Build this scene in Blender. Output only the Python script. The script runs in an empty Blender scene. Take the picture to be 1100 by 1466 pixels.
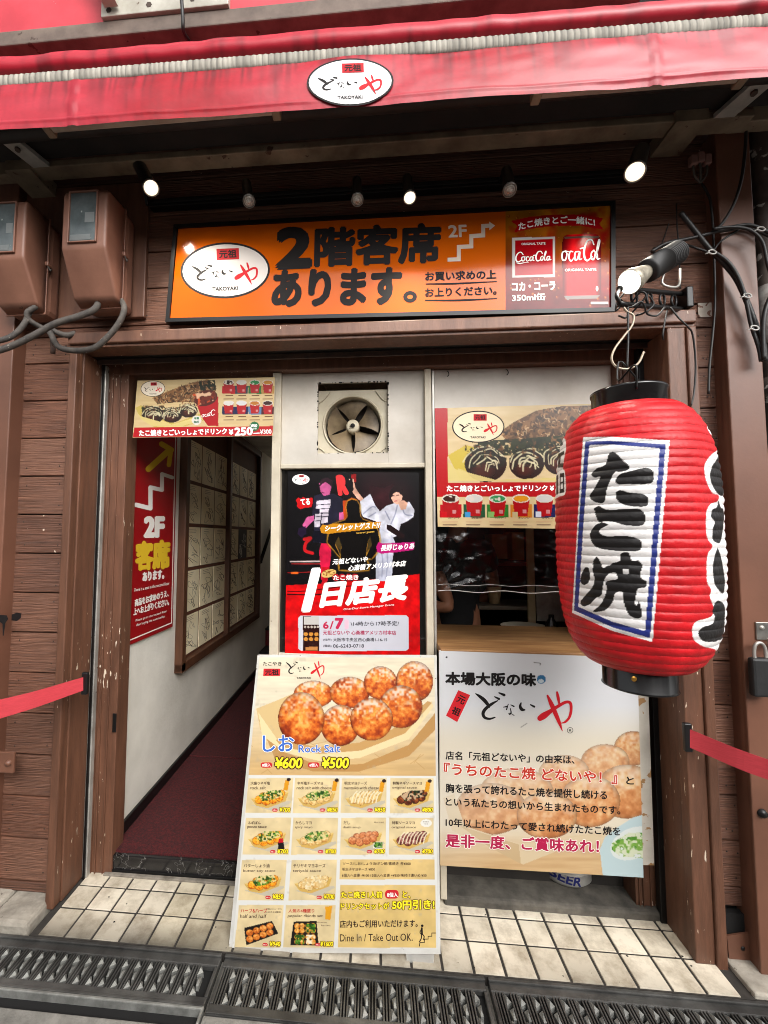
import bpy, bmesh, math, random
import numpy as np
from mathutils import Vector, Matrix

random.seed(7)
RS = np.random.RandomState(11)
S = bpy.context.scene
COL = S.collection

# ------------------------------------------------------------------ camera
FOC, PCX, PCY, IW, IH = 627.0, 478.5, 726.5, 1100.0, 1466.0
CAM = np.array([0.0, -1.75, 1.47])


def _rot(a, b, c):
    cx, sx, cy, sy, cz, sz = math.cos(a), math.sin(a), math.cos(b), math.sin(b), math.cos(c), math.sin(c)
    Rx = np.array([[1, 0, 0], [0, cx, -sx], [0, sx, cx]])
    Ry = np.array([[cy, 0, sy], [0, 1, 0], [-sy, 0, cy]])
    Rz = np.array([[cz, -sz, 0], [sz, cz, 0], [0, 0, 1]])
    return Rz @ Rx @ Ry @ np.array([[1, 0, 0], [0, 0, -1], [0, 1, 0]], float)


R = _rot(math.radians(-3.704), math.radians(4.971), math.radians(0.259))
cam = bpy.data.cameras.new('camera')
cam.sensor_fit = 'AUTO'
cam.sensor_width = 36.0
cam.lens = FOC * 36.0 / IH
cam.shift_x = (IW / 2 - PCX) / IH
cam.shift_y = -(IH / 2 - PCY) / IH
cam.clip_start, cam.clip_end = 0.02, 300
co = bpy.data.objects.new('camera', cam)
COL.objects.link(co)
M = Matrix.Identity(4)
for i in range(3):
    M[i][0], M[i][1], M[i][2], M[i][3] = R[0][i], -R[1][i], -R[2][i], CAM[i]
co.matrix_world = M
S.camera = co

# ------------------------------------------------------------------ world and sun
SUN_EL, SUN_AZ = math.radians(35), math.radians(154)      # high and behind the photographer, overcast
W = bpy.data.worlds.new('World')
S.world = W
W.use_nodes = True
nt = W.node_tree
bg = nt.nodes['Background']
sky = nt.nodes.new('ShaderNodeTexSky')
sky.sky_type = 'NISHITA'
sky.sun_disc = False
sky.sun_elevation = SUN_EL
sky.sun_rotation = SUN_AZ
sky.air_density, sky.dust_density, sky.ozone_density = 1.0, 6.0, 0.6
hs = nt.nodes.new('ShaderNodeHueSaturation')
hs.inputs['Saturation'].default_value = 0.1                # cloud cover: the sky is nearly white
nt.links.new(sky.outputs[0], hs.inputs['Color'])
nt.links.new(hs.outputs[0], bg.inputs['Color'])
bg.inputs['Strength'].default_value = 0.15
sl = bpy.data.lights.new('sun', 'SUN')
sl.energy, sl.angle, sl.color = 0.8, math.radians(70), (1, 0.98, 0.95)
so = bpy.data.objects.new('sun', sl)
COL.objects.link(so)
d = Vector((math.sin(SUN_AZ) * math.cos(SUN_EL), math.cos(SUN_AZ) * math.cos(SUN_EL), math.sin(SUN_EL)))
so.rotation_euler = (-d).to_track_quat('-Z', 'Y').to_euler()
S.view_settings.view_transform = 'Standard'
S.view_settings.look = 'None'
S.view_settings.gamma = 1
S.view_settings.exposure = 0.78
S.cycles.max_bounces = 8
S.cycles.use_denoising = True
S.cycles.filter_width = 1.0


# ------------------------------------------------------------------ photo pixel -> real plane
def PLN(p, n):
    return (np.array(p, float), np.array(n, float) / np.linalg.norm(n))


def PY(y): return PLN((0, y, 0), (0, -1, 0))
def PX(x): return PLN((x, 0, 0), (1, 0, 0))


def hit(uv, pl, eps=0.0):
    uv = np.atleast_2d(np.array(uv, float))
    dc = np.stack([(uv[:, 0] - PCX) / FOC, (uv[:, 1] - PCY) / FOC, np.ones(len(uv))], 1)
    dw = dc @ R
    p0 = pl[0] + pl[1] * eps
    t = ((p0 - CAM) @ pl[1]) / (dw @ pl[1])
    return CAM + dw * t[:, None]


def U(u, v, y): return hit((u, v), PY(y))[0]


def project(P):
    q = (P - CAM) @ R.T
    return PCX + FOC * q[:, 0] / q[:, 2], PCY + FOC * q[:, 1] / q[:, 2]


# ------------------------------------------------------------------ materials
def lin(c):
    c = np.array(c, float) / 255.0
    return np.where(c <= 0.04045, c / 12.92, ((c + 0.055) / 1.055) ** 2.4)


def L4(c): return (*lin(c), 1.0)


MATS = {}


def mat(name, c, c2=None, rough=0.6, metal=0.0, nscale=6.0, bump=0.0, bscale=60.0, st=(1, 1, 1), chip=None, chipamt=0.3,
        chipscale=30.0, chst=(1, 1, 1), spec=0.5, emit=0.0, alpha=1.0, coat=0.0, grime=0.25, trans=0.0):
    if name in MATS: return MATS[name]
    m = bpy.data.materials.new(name)
    m.use_nodes = True
    t = m.node_tree
    N, K = t.nodes, t.links.new
    b = N['Principled BSDF']
    tc = N.new('ShaderNodeTexCoord')
    mp = N.new('ShaderNodeMapping')
    mp.inputs['Scale'].default_value = st
    K(tc.outputs['Object'], mp.inputs['Vector'])
    n1 = N.new('ShaderNodeTexNoise')
    n1.inputs['Scale'].default_value = nscale
    n1.inputs['Detail'].default_value = 8
    n1.inputs['Roughness'].default_value = 0.62
    K(mp.outputs[0], n1.inputs['Vector'])
    rp = N.new('ShaderNodeValToRGB')
    rp.color_ramp.elements[0].position = 0.33
    rp.color_ramp.elements[1].position = 0.68
    rp.color_ramp.elements[0].color = L4(c2 if c2 is not None else [x * 0.86 for x in c])
    rp.color_ramp.elements[1].color = L4(c)
    K(n1.outputs['Fac'], rp.inputs['Fac'])
    out = rp.outputs[0]
    if grime:
        n2 = N.new('ShaderNodeTexNoise')
        n2.inputs['Scale'].default_value = 2.3
        n2.inputs['Detail'].default_value = 6
        K(tc.outputs['Object'], n2.inputs['Vector'])
        r2 = N.new('ShaderNodeMapRange')
        r2.inputs['From Min'].default_value, r2.inputs['From Max'].default_value = 0.35, 0.65
        r2.inputs['To Min'].default_value, r2.inputs['To Max'].default_value = 1 - grime, 1.0
        K(n2.outputs['Fac'], r2.inputs['Value'])
        mx = N.new('ShaderNodeMix')
        mx.data_type = 'RGBA'
        mx.blend_type = 'MULTIPLY'
        mx.inputs['Factor'].default_value = 1
        K(out, mx.inputs['A'])
        cb = N.new('ShaderNodeCombineColor')
        for k in range(3): K(r2.outputs[0], cb.inputs[k])
        K(cb.outputs[0], mx.inputs['B'])
        out = mx.outputs['Result']
    if chip is not None:
        n3 = N.new('ShaderNodeTexNoise')
        n3.inputs['Scale'].default_value = chipscale
        n3.inputs['Detail'].default_value = 5
        mp3 = N.new('ShaderNodeMapping')
        mp3.inputs['Scale'].default_value = chst
        K(tc.outputs['Object'], mp3.inputs['Vector'])
        K(mp3.outputs[0], n3.inputs['Vector'])
        n4 = N.new('ShaderNodeTexNoise')
        n4.inputs['Scale'].default_value = 3.1
        K(tc.outputs['Object'], n4.inputs['Vector'])
        ml = N.new('ShaderNodeMath')
        ml.operation = 'MULTIPLY'
        K(n3.outputs['Fac'], ml.inputs[0])
        ma = N.new('ShaderNodeMath')
        ma.operation = 'MULTIPLY_ADD'
        ma.inputs[1].default_value, ma.inputs[2].default_value = 0.4, 0.3
        K(n4.outputs['Fac'], ma.inputs[0])
        K(ma.outputs[0], ml.inputs[1])
        r3 = N.new('ShaderNodeMapRange')
        th = 0.385 - chipamt * 0.3
        r3.inputs['From Min'].default_value, r3.inputs['From Max'].default_value = th, th + 0.012
        K(ml.outputs[0], r3.inputs['Value'])
        mx = N.new('ShaderNodeMix')
        mx.data_type = 'RGBA'
        K(r3.outputs[0], mx.inputs['Factor'])
        K(out, mx.inputs['A'])
        mx.inputs['B'].default_value = L4(chip)
        out = mx.outputs['Result']
    K(out, b.inputs['Base Color'])
    b.inputs['Roughness'].default_value = rough
    b.inputs['Metallic'].default_value = metal
    b.inputs['Specular IOR Level'].default_value = spec
    b.inputs['Coat Weight'].default_value = coat
    b.inputs['Coat Roughness'].default_value = 0.12
    b.inputs['Alpha'].default_value = alpha
    b.inputs['Transmission Weight'].default_value = trans
    if emit:
        K(out, b.inputs['Emission Color'])
        b.inputs['Emission Strength'].default_value = emit
    if bump:
        n5 = N.new('ShaderNodeTexNoise')
        n5.inputs['Scale'].default_value = bscale
        n5.inputs['Detail'].default_value = 6
        K(mp.outputs[0], n5.inputs['Vector'])
        bp = N.new('ShaderNodeBump')
        bp.inputs['Strength'].default_value = bump
        bp.inputs['Distance'].default_value = 0.004
        K(n5.outputs['Fac'], bp.inputs['Height'])
        K(bp.outputs[0], b.inputs['Normal'])
    MATS[name] = m
    return m


def flat(c, rough=0.6):
    """ink of one colour"""
    k = 'ink_%02x%02x%02x' % tuple(int(x) for x in c)
    if k in MATS: return MATS[k]
    m = bpy.data.materials.new(k)
    m.use_nodes = True
    b = m.node_tree.nodes['Principled BSDF']
    b.inputs['Base Color'].default_value = L4(c)
    b.inputs['Specular IOR Level'].default_value = 0.2
    b.inputs['Roughness'].default_value = rough
    MATS[k] = m
    return m


def vcol(name, rough=0.4, coat=0.0, bump=0.0, bscale=90.0, spec=0.35):
    if name in MATS: return MATS[name]
    m = bpy.data.materials.new(name)
    m.use_nodes = True
    t = m.node_tree
    b = t.nodes['Principled BSDF']
    a = t.nodes.new('ShaderNodeAttribute')
    a.attribute_name = 'Col'
    t.links.new(a.outputs['Color'], b.inputs['Base Color'])
    b.inputs['Roughness'].default_value = rough
    b.inputs['Coat Weight'].default_value = coat
    b.inputs['Specular IOR Level'].default_value = spec
    b.inputs['Coat Roughness'].default_value = 0.15
    if bump:
        n = t.nodes.new('ShaderNodeTexNoise')
        n.inputs['Scale'].default_value = bscale
        tc = t.nodes.new('ShaderNodeTexCoord')
        t.links.new(tc.outputs['Object'], n.inputs['Vector'])
        bp = t.nodes.new('ShaderNodeBump')
        bp.inputs['Strength'].default_value = bump
        bp.inputs['Distance'].default_value = 0.004
        t.links.new(n.outputs['Fac'], bp.inputs['Height'])
        t.links.new(bp.outputs[0], b.inputs['Normal'])
    MATS[name] = m
    return m


BROWNSET = [mat('brown_painted_plank' + sfx, c1, c2, 0.55, nscale=ns, bump=1.6, bscale=bs_, st=(1.1, 1, 30), chip=(196, 178, 160), chipamt=0.0, chipscale=44)
            for sfx, c1, c2, ns, bs_ in (('', (128, 87, 67), (86, 56, 42), 4, 8), ('_pale', (140, 97, 76), (100, 66, 50), 5, 9), ('_dark', (116, 77, 59), (76, 49, 37), 3.4, 7), ('_warm', (132, 86, 64), (84, 53, 39), 4.5, 10))]
BROWN = BROWNSET[0]
BROWNV = mat('brown_painted_wood', (118, 80, 61), (94, 61, 46), 0.5, nscale=4, bump=0.15, bscale=40, st=(8, 8, 1), chip=(190, 168, 146), chipamt=0.02, chipscale=90, chst=(1, 1, 0.3))
BROWNS = mat('brown_painted_steel', (120, 80, 62), (104, 68, 52), 0.42, nscale=3, bump=0.06, bscale=90, chip=(170, 145, 125), chipamt=-0.1)
WORN = mat('worn_brown_casing', (116, 77, 57), (88, 57, 41), 0.5, nscale=5, bump=0.25, bscale=50, st=(8, 8, 1), chip=(205, 190, 170), chipamt=0.06, chipscale=90, chst=(1, 1, 0.25))
DARK = mat('dark_void', (16, 13, 12), rough=0.9, grime=0)
BLACKM = mat('black_metal', (22, 21, 21), rough=0.4, metal=0.3)
BLACKP = mat('black_plastic', (20, 20, 21), rough=0.32, bump=0.05)
CABLE = mat('weathered_cable', (92, 84, 77), (52, 48, 45), rough=0.75, nscale=30, bump=0.3, chip=(130, 122, 112), chipamt=0.1, chipscale=90)
WIRE = mat('black_wire', (26, 23, 22), rough=0.5)
WHITEP = mat('white_painted_panel', (206, 199, 188), (184, 174, 160), 0.5, nscale=4, bump=0.06, chip=(70, 58, 48), chipamt=-0.12, chipscale=60)
CREAM = mat('cream_stile', (208, 198, 178), (186, 174, 152), 0.5, nscale=8, bump=0.1, chip=(88, 70, 56), chipamt=0.02, chipscale=70)
PLASTER = mat('plaster_wall', (228, 223, 212), (212, 206, 194), 0.85, nscale=3, bump=0.5, bscale=45, grime=0.2)
ALU = mat('aluminium', (206, 203, 196), (172, 168, 160), 0.42, 0.55, nscale=14, chip=(70, 50, 38), chipamt=0.02)
DIRTALU = mat('grimy_beam', (150, 134, 112), (108, 92, 74), 0.6, 0.1, nscale=9, grime=0.4, chip=(74, 52, 40), chipamt=0.1, chipscale=24)
WOOD = mat('bare_wood', (176, 132, 84), (132, 90, 52), 0.6, nscale=4, st=(1, 10, 10), bump=0.2)
DWOOD = mat('dark_wood', (92, 56, 34), (70, 40, 24), 0.5, nscale=4, st=(6, 6, 1))


# ------------------------------------------------------------------ objects
def link(name, me, parent=None, root=None):
    o = bpy.data.objects.new(name, me)
    COL.objects.link(o)
    if parent is not None: o.parent = parent
    return o


def thing(name, label, cat, loc=(0, 0, 0), group=None):
    o = bpy.data.objects.new(name, None)
    o.empty_display_size = 0.1
    COL.objects.link(o)
    o.location = [float(x) for x in loc]
    o['label'], o['category'] = label, cat
    if group: o['group'] = group
    return o


def rootloc(p):
    l = Vector((0, 0, 0))
    while p is not None:
        l += p.location
        p = p.parent
    return l


class MB:
    """collects shapes in world coordinates, links them as ONE mesh object"""

    def __init__(s):
        s.v, s.f, s.mi, s.mats, s.sm = [], [], [], [], []

    def add(s, v, f, m, smooth=False):
        if m not in s.mats: s.mats.append(m)
        k, b = s.mats.index(m), len(s.v)
        s.v.extend([tuple(map(float, p)) for p in v])
        for q in f:
            s.f.append([b + i for i in q])
            s.mi.append(k)
            s.sm.append(smooth)

    def bm(s, bm, m, smooth=False):
        bm.verts.index_update()
        s.add([v.co[:] for v in bm.verts], [[v.index for v in f.verts] for f in bm.faces], m, smooth)
        bm.free()

    def box(s, x0, x1, y0, y1, z0, z1, m, bev=0.0025, rot=None, piv=None):
        b = bmesh.new()
        bmesh.ops.create_cube(b, size=1)
        sx, sy, sz = abs(x1 - x0), abs(y1 - y0), abs(z1 - z0)
        bmesh.ops.scale(b, vec=(sx, sy, sz), verts=b.verts)
        if bev:
            bmesh.ops.bevel(b, geom=b.edges[:], offset=min(bev, min(sx, sy, sz) * 0.3), segments=2, affect='EDGES', profile=0.5)
        bmesh.ops.translate(b, vec=((x0 + x1) / 2, (y0 + y1) / 2, (z0 + z1) / 2), verts=b.verts)
        if rot is not None:
            bmesh.ops.rotate(b, cent=piv or ((x0 + x1) / 2, (y0 + y1) / 2, (z0 + z1) / 2), matrix=rot, verts=b.verts)
        s.bm(b, m)

    def tube(s, pts, r, m, n=10, smooth_path=True, cap=True):
        P = [np.array(p, float) for p in pts]
        if smooth_path and len(P) > 2: P = catmull(P, 8)
        rr = r if isinstance(r, (list, tuple)) else [r] * len(P)
        if len(rr) != len(P): rr = list(np.interp(np.linspace(0, 1, len(P)), np.linspace(0, 1, len(rr)), rr))
        V, F = [], []
        t = P[1] - P[0]
        a = np.cross(t, (0, 0, 1.0))
        if np.linalg.norm(a) < 1e-6: a = np.cross(t, (1.0, 0, 0))
        a /= np.linalg.norm(a)
        for i, p in enumerate(P):
            t = P[min(i + 1, len(P) - 1)] - P[max(i - 1, 0)]
            t = t / (np.linalg.norm(t) + 1e-12)
            a = a - t * (a @ t)
            a /= np.linalg.norm(a) + 1e-12
            b = np.cross(t, a)
            for k in range(n):
                w = 2 * math.pi * k / n
                V.append(p + (a * math.cos(w) + b * math.sin(w)) * rr[i])
        for i in range(len(P) - 1):
            for k in range(n):
                F.append([i * n + k, i * n + (k + 1) % n, (i + 1) * n + (k + 1) % n, (i + 1) * n + k])
        if cap:
            F.append(list(range(n))[::-1])
            F.append([(len(P) - 1) * n + k for k in range(n)])
        s.add(V, F, m, True)

    def lathe(s, prof, org, axis, m, n=32, smooth=True, cap=False):
        ax = np.array(axis, float)
        ax /= np.linalg.norm(ax)
        a = np.cross(ax, (0, 0, 1.0))
        if np.linalg.norm(a) < 1e-4: a = np.array([1.0, 0, 0])
        a /= np.linalg.norm(a)
        b = np.cross(ax, a)
        org = np.array(org, float)
        V, F = [], []
        for r, h in prof:
            for k in range(n):
                w = 2 * math.pi * k / n
                V.append(org + ax * h + (a * math.cos(w) + b * math.sin(w)) * r)
        for i in range(len(prof) - 1):
            for k in range(n):
                F.append([i * n + k, i * n + (k + 1) % n, (i + 1) * n + (k + 1) % n, (i + 1) * n + k])
        if cap:
            F.append(list(range(n))[::-1])
            F.append([(len(prof) - 1) * n + k for k in range(n)])
        s.add(V, F, m, smooth)

    def prism(s, front, depth, m):
        """front: polygon corners (world); pushed along depth vector"""
        n = len(front)
        dv = np.array(depth, float)
        V = [np.array(p, float) for p in front] + [np.array(p, float) + dv for p in front]
        F = [list(range(n)), [n + k for k in range(n)][::-1]]
        for k in range(n): F.append([k, n + k, n + (k + 1) % n, (k + 1) % n])
        s.add(V, F, m)

    def build(s, name, parent=None, kind=None):
        me = bpy.data.meshes.new(name)
        rl = rootloc(parent)
        me.from_pydata([(x - rl.x, y - rl.y, z - rl.z) for x, y, z in s.v], [], s.f)
        for m in s.mats: me.materials.append(m)
        me.polygons.foreach_set('material_index', s.mi)
        me.polygons.foreach_set('use_smooth', s.sm)
        me.update()
        o = link(name, me, parent)
        if kind: o['kind'] = kind
        return o


def catmull(P, k=8):
    P = [np.array(p, float) for p in P]
    Q = [2 * P[0] - P[1]] + P + [2 * P[-1] - P[-2]]
    out = []
    for i in range(1, len(Q) - 2):
        p0, p1, p2, p3 = Q[i - 1], Q[i], Q[i + 1], Q[i + 2]
        for j in range(k):
            t = j / k
            out.append(0.5 * (2 * p1 + (p2 - p0) * t + (2 * p0 - 5 * p1 + 4 * p2 - p3) * t * t + (3 * p1 - p0 - 3 * p2 + p3) * t ** 3))
    out.append(P[-1])
    return out


def meshpart(name, parent, m, fn):
    b = MB()
    fn(b, m)
    return b.build(name, parent)


def tag(o, label, cat, group=None):
    o['label'], o['category'] = label, cat
    if group: o['group'] = group
    return o


# ------------------------------------------------------------------ lettering on a plane
_cu = bpy.data.curves.new('letters', 'FONT')
_cu.resolution_u = 3
_to = bpy.data.objects.new('letters', _cu)
COL.objects.link(_to)
_gc = {}


def glyph(body, off):
    k = (body, off)
    if k not in _gc:
        _cu.body, _cu.offset = body, off
        bpy.context.view_layer.update()
        me = bpy.data.meshes.new_from_object(_to.evaluated_get(bpy.context.evaluated_depsgraph_get()))
        v = np.empty(len(me.vertices) * 3)
        me.vertices.foreach_get('co', v)
        v = v.reshape(-1, 3)[:, :2]
        _gc[k] = (v, [list(p.vertices) for p in me.polygons])
        bpy.data.meshes.remove(me)
    return _gc[k]


BLK, WHT, RED, YEL = (24, 20, 20), (236, 234, 230), (190, 22, 34), (238, 214, 40)
LOGO_BLACK = [
    [(230, 238, 4), (248, 250, 13), (270, 268, 17), (288, 290, 14), (294, 302, 5)],
    [(332, 270, 5), (304, 286, 13), (278, 306, 15), (265, 328, 15), (272, 347, 13), (295, 354, 10), (320, 347, 6)],
    [(338, 234, 6), (362, 244, 13)], [(318, 252, 5), (338, 262, 11)],
    [(358, 300, 3), (374, 297, 7)], [(381, 286, 4), (373, 311, 6)], [(393, 289, 4), (407, 296, 7)],
    [(391, 306, 4), (394, 325, 6), (387, 333, 5), (384, 327, 3), (398, 331, 3), (408, 338, 4)],
    [(440, 280, 6), (436, 296, 13), (444, 310, 15), (457, 312, 7)], [(484, 288, 6), (501, 297, 10)]]
LOGO_RED = [
    [(528, 350, 26), (546, 338, 30), (575, 318, 20), (610, 295, 15), (645, 276, 14), (667, 280, 14), (671, 312, 13), (663, 345, 12), (645, 366, 10), (628, 372, 5)],
    [(562, 246, 9), (580, 285, 20), (600, 330, 20), (617, 370, 15), (631, 408, 3)], [(606, 230, 9), (611, 255, 14), (617, 287, 8)]]
COLA = [[(614, 274, 4), (604, 263, 4), (590, 268, 5), (580, 284, 6), (580, 300, 6), (590, 308, 5), (606, 300, 3)],
        [(618, 284, 4), (608, 288, 4), (608, 302, 5), (617, 303, 4), (622, 290, 4), (616, 284, 3), (628, 286, 2)],
        [(640, 286, 4), (632, 286, 4), (628, 298, 5), (634, 306, 4), (645, 298, 2)],
        [(658, 286, 4), (648, 288, 4), (646, 302, 5), (653, 303, 4), (662, 286, 4), (660, 302, 5), (668, 302, 2)],
        [(664, 280, 4), (674, 278, 4)],
        [(706, 272, 4), (700, 262, 4), (686, 264, 5), (676, 282, 6), (676, 298, 6), (684, 306, 5), (700, 298, 3)],
        [(706, 284, 4), (698, 290, 4), (698, 302, 5), (705, 303, 4), (710, 290, 4), (705, 284, 3)],
        [(712, 300, 2), (724, 268, 4), (722, 262, 4), (716, 280, 5), (716, 302, 5), (724, 302, 2)],
        [(738, 286, 4), (729, 288, 4), (727, 302, 5), (734, 303, 4), (741, 286, 4), (740, 302, 5), (748, 300, 2)],
        [(580, 312, 2), (598, 316, 5), (616, 313, 3), (640, 312, 1)]]


class Ink:
    """letters, strokes and shapes laid on a plane, given where they stand in the photograph's perspective"""

    def __init__(s, pl, base=0.0006):
        s.pl, s.b, s.base, s.n = pl, MB(), base, 0
        s.map = None
        s.rng = []

    def put(s, uv, faces, col, layer):
        uv = np.array(uv, float)
        if s.map is not None: uv = s.map(uv)
        s.n += 1
        v0, f0 = len(s.b.v), len(s.b.f)
        s.b.add(hit(uv, s.pl, s.base + layer * 0.0004 + (s.n % 13) * 0.000006), faces, flat(col) if isinstance(col, tuple) else col)
        s.rng.append((v0, len(s.b.v), f0, len(s.b.f)))

    def text(s, body, bl, br, h, col=BLK, bold=0.0, up=None, layer=1, arc=0.0, edge=None, ew=0.03, mx=None):
        v0, _ = glyph(body, 0.0)
        if len(v0) == 0: return
        mn, mxx = v0.min(0), v0.max(0)
        bl, br = np.array(bl, float), np.array(br, float)
        dx = br - bl
        w = np.linalg.norm(dx)
        if up is None: upv = np.array([dx[1], -dx[0]]) / w * h
        else: upv = np.array(up, float) / np.linalg.norm(up) * h

        def go(off, c, ly):
            v, f = glyph(body, 0.0)
            q = (v - mn) / (mxx - mn)
            P = bl + q[:, :1] * dx + q[:, 1:2] * upv
            if arc: P = P + (upv / h) * (arc * (1 - (2 * q[:, :1] - 1) ** 2))
            s.put(P, f, c, ly)
            if off > 0:      # a heavier weight: the outline struck again, shifted all round
                em = np.linalg.norm(upv) / max(mxx[1] - mn[1], 0.3)
                ks = 8 if h > 6 else 4
                for k_ in range(ks):
                    a = 2 * math.pi * (k_ + 0.5) / ks
                    s.put(P + np.array([math.cos(a), math.sin(a)]) * off * em, f, c, ly + 0.07 * (k_ + 1))
        if edge is not None: go(bold + ew, edge, layer)
        go(bold, col, layer + (1 if edge is not None else 0))

    def poly(s, pts, col, layer=0):
        s.put(pts, [list(range(len(pts)))], col, layer)

    def ell(s, cx, cy, rx, ry, col, layer=0, ang=0.0, n=40):
        c, d = math.cos(ang), math.sin(ang)
        s.poly([(cx + rx * math.cos(t) * c - ry * math.sin(t) * d, cy + rx * math.cos(t) * d + ry * math.sin(t) * c)
                for t in [2 * math.pi * k / n for k in range(n)]], col, layer)

    def stroke(s, pts, col, layer=1, fn=None, k=6, closed=False, ws=1.0):
        P = np.array(pts, float)
        if fn is not None:
            xy = fn(P[:, :2])
            P = np.concatenate([xy, P[:, 2:3] * ws], 1)
        if len(P) > 2: P = np.array(catmull(P, k))
        xy, w = P[:, :2], P[:, 2] / 2
        t = np.gradient(xy, axis=0)
        t /= np.linalg.norm(t, axis=1)[:, None] + 1e-9
        nn = np.stack([-t[:, 1], t[:, 0]], 1)
        a, b = xy + nn * w[:, None], xy - nn * w[:, None]
        n = len(xy)
        V = np.concatenate([a, b])
        F = [[i, i + 1, n + i + 1, n + i] for i in range(n - 1)]
        s.put(V, F, col, layer)
        for e, sg in ((0, -1), (n - 1, 1)):
            if w[e] > 0.3:
                a0 = math.atan2(t[e][1] * sg, t[e][0] * sg)
                fan = [(xy[e][0] + w[e] * math.cos(a0 + q), xy[e][1] + w[e] * math.sin(a0 + q)) for q in np.linspace(-math.pi / 2, math.pi / 2, 7)]
                s.put(fan, [list(range(7))], col, layer + 0.3)

    def line(s, a, b, w, col, layer=1):
        s.stroke([(*a, w), (*b, w)], col, layer)

    def rect(s, x0, y0, x1, y1, col, layer=0, r=0.0, skew=0.0):
        if r <= 0:
            s.poly([(x0, y0), (x1, y0), (x1, y1), (x0, y1)], col, layer)
            return
        pts = []
        for cx, cy, a in ((x1 - r, y0 + r, -90), (x1 - r, y1 - r, 0), (x0 + r, y1 - r, 90), (x0 + r, y0 + r, 180)):
            for q in range(5):
                t = math.radians(a + q * 22.5)
                pts.append((cx + r * math.cos(t), cy + r * math.sin(t)))
        s.poly(pts, col, layer)

    def brush(s, tl, tr, h, layer=1, black=BLK, red=RED):
        """the shop's brush-written name, spanning tl..tr, h tall"""
        tl, tr = np.array(tl, float), np.array(tr, float)
        dx = tr - tl
        dn = np.array([-dx[1], dx[0]]) / np.linalg.norm(dx) * h
        sc = np.linalg.norm(dx) / 450.0

        def fn(p):
            q = (p - np.array([228, 230])) / np.array([450.0, 180.0])
            return tl + q[:, :1] * dx + q[:, 1:2] * dn
        for st in LOGO_BLACK: s.stroke(st, black, layer, fn, ws=sc)
        for st in LOGO_RED: s.stroke(st, red, layer, fn, ws=sc)

    def script(s, bl, br, h, col=WHT, layer=2, sel=None, fat=1.0):
        bl, br = np.array(bl, float), np.array(br, float)
        dx = br - bl
        up = np.array([dx[1], -dx[0]]) / np.linalg.norm(dx) * h
        sc = np.linalg.norm(dx) / 172.0

        def fn(p):
            q = np.stack([(p[:, 0] - 577) / 172.0, (316 - p[:, 1]) / 54.0], 1)
            return bl + q[:, :1] * dx + q[:, 1:2] * up
        for st in (COLA if sel is None else [COLA[i] for i in sel]): s.stroke(st, col, layer, fn, ws=sc * fat)

    def emblem(s, cx, cy, rx, ry, ang=0.0, white=(226, 222, 218), fs=1.0, layer=0, rim=True):
        """white oval with the brush-written name"""
        if rim: s.ell(cx, cy, rx, ry, (30, 26, 26), layer, ang)
        s.ell(cx, cy, rx * 0.955, ry * 0.93, white, layer + 1, ang)
        c, d = math.cos(ang), math.sin(ang)

        def P(a, b): return (cx + a * rx * c - b * ry * d, cy + a * rx * d + b * ry * c)
        s.brush(P(-0.75, -0.22), P(0.73, -0.26 if ang == 0 else -0.24), ry * 0.78, layer + 2)
        s.poly([P(-0.18, -0.78), P(0.32, -0.78), P(0.32, -0.38), P(-0.18, -0.38)], (176, 26, 34), layer + 2)
        s.text('元祖', P(-0.12, -0.45), P(0.26, -0.45), ry * 0.27, BLK, 0.03, layer=layer + 3)
        s.text('TAKOYAKI', P(-0.3, 0.72), P(0.27, 0.72), ry * 0.13, BLK, 0.03, layer=layer + 2)

    def build(s, parent, name='lettering'):
        """one part per block of lettering that stands together"""
        V = np.array(s.b.v)
        nb = len(s.rng)
        lo = np.array([V[r[0]:r[1]].min(0) for r in s.rng])
        hi = np.array([V[r[0]:r[1]].max(0) for r in s.rng])
        par = list(range(nb))

        def root(i):
            while par[i] != i: i = par[i]
            return i
        for i in range(nb):
            g = np.maximum(0, np.maximum(lo[i] - hi, lo - hi[i]))
            for j in np.nonzero(np.sqrt((g ** 2).sum(1)) < 0.016)[0]:
                par[root(int(j))] = root(i)
        out = []
        for r in sorted(set(root(i) for i in range(nb))):
            b = MB()
            for i in range(nb):
                if root(i) == r:
                    v0, v1, f0, f1 = s.rng[i]
                    m = s.b.mats[s.b.mi[f0]]
                    b.add(s.b.v[v0:v1], [[q - v0 for q in f] for f in s.b.f[f0:f1]], m)
            out.append(b.build(name, parent))
        return out


# ------------------------------------------------------------------ printed pictures (fine meshes with printed colours)
def pip(Ua, Va, poly):
    P = np.array(poly, float)
    m = np.zeros(Ua.shape, bool)
    bb = (Ua >= P[:, 0].min()) & (Ua <= P[:, 0].max()) & (Va >= P[:, 1].min()) & (Va <= P[:, 1].max())
    idx = np.nonzero(bb)
    x, y = Ua[idx], Va[idx]
    r = np.zeros(x.shape, bool)
    j = len(P) - 1
    for i in range(len(P)):
        xi, yi, xj, yj = P[i][0], P[i][1], P[j][0], P[j][1]
        c = ((yi > y) != (yj > y))
        with np.errstate(divide='ignore', invalid='ignore'):
            r ^= c & (x < (xj - xi) * (y - yi) / (yj - yi + 1e-12) + xi)
        j = i
    m[idx] = r
    return m


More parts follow.
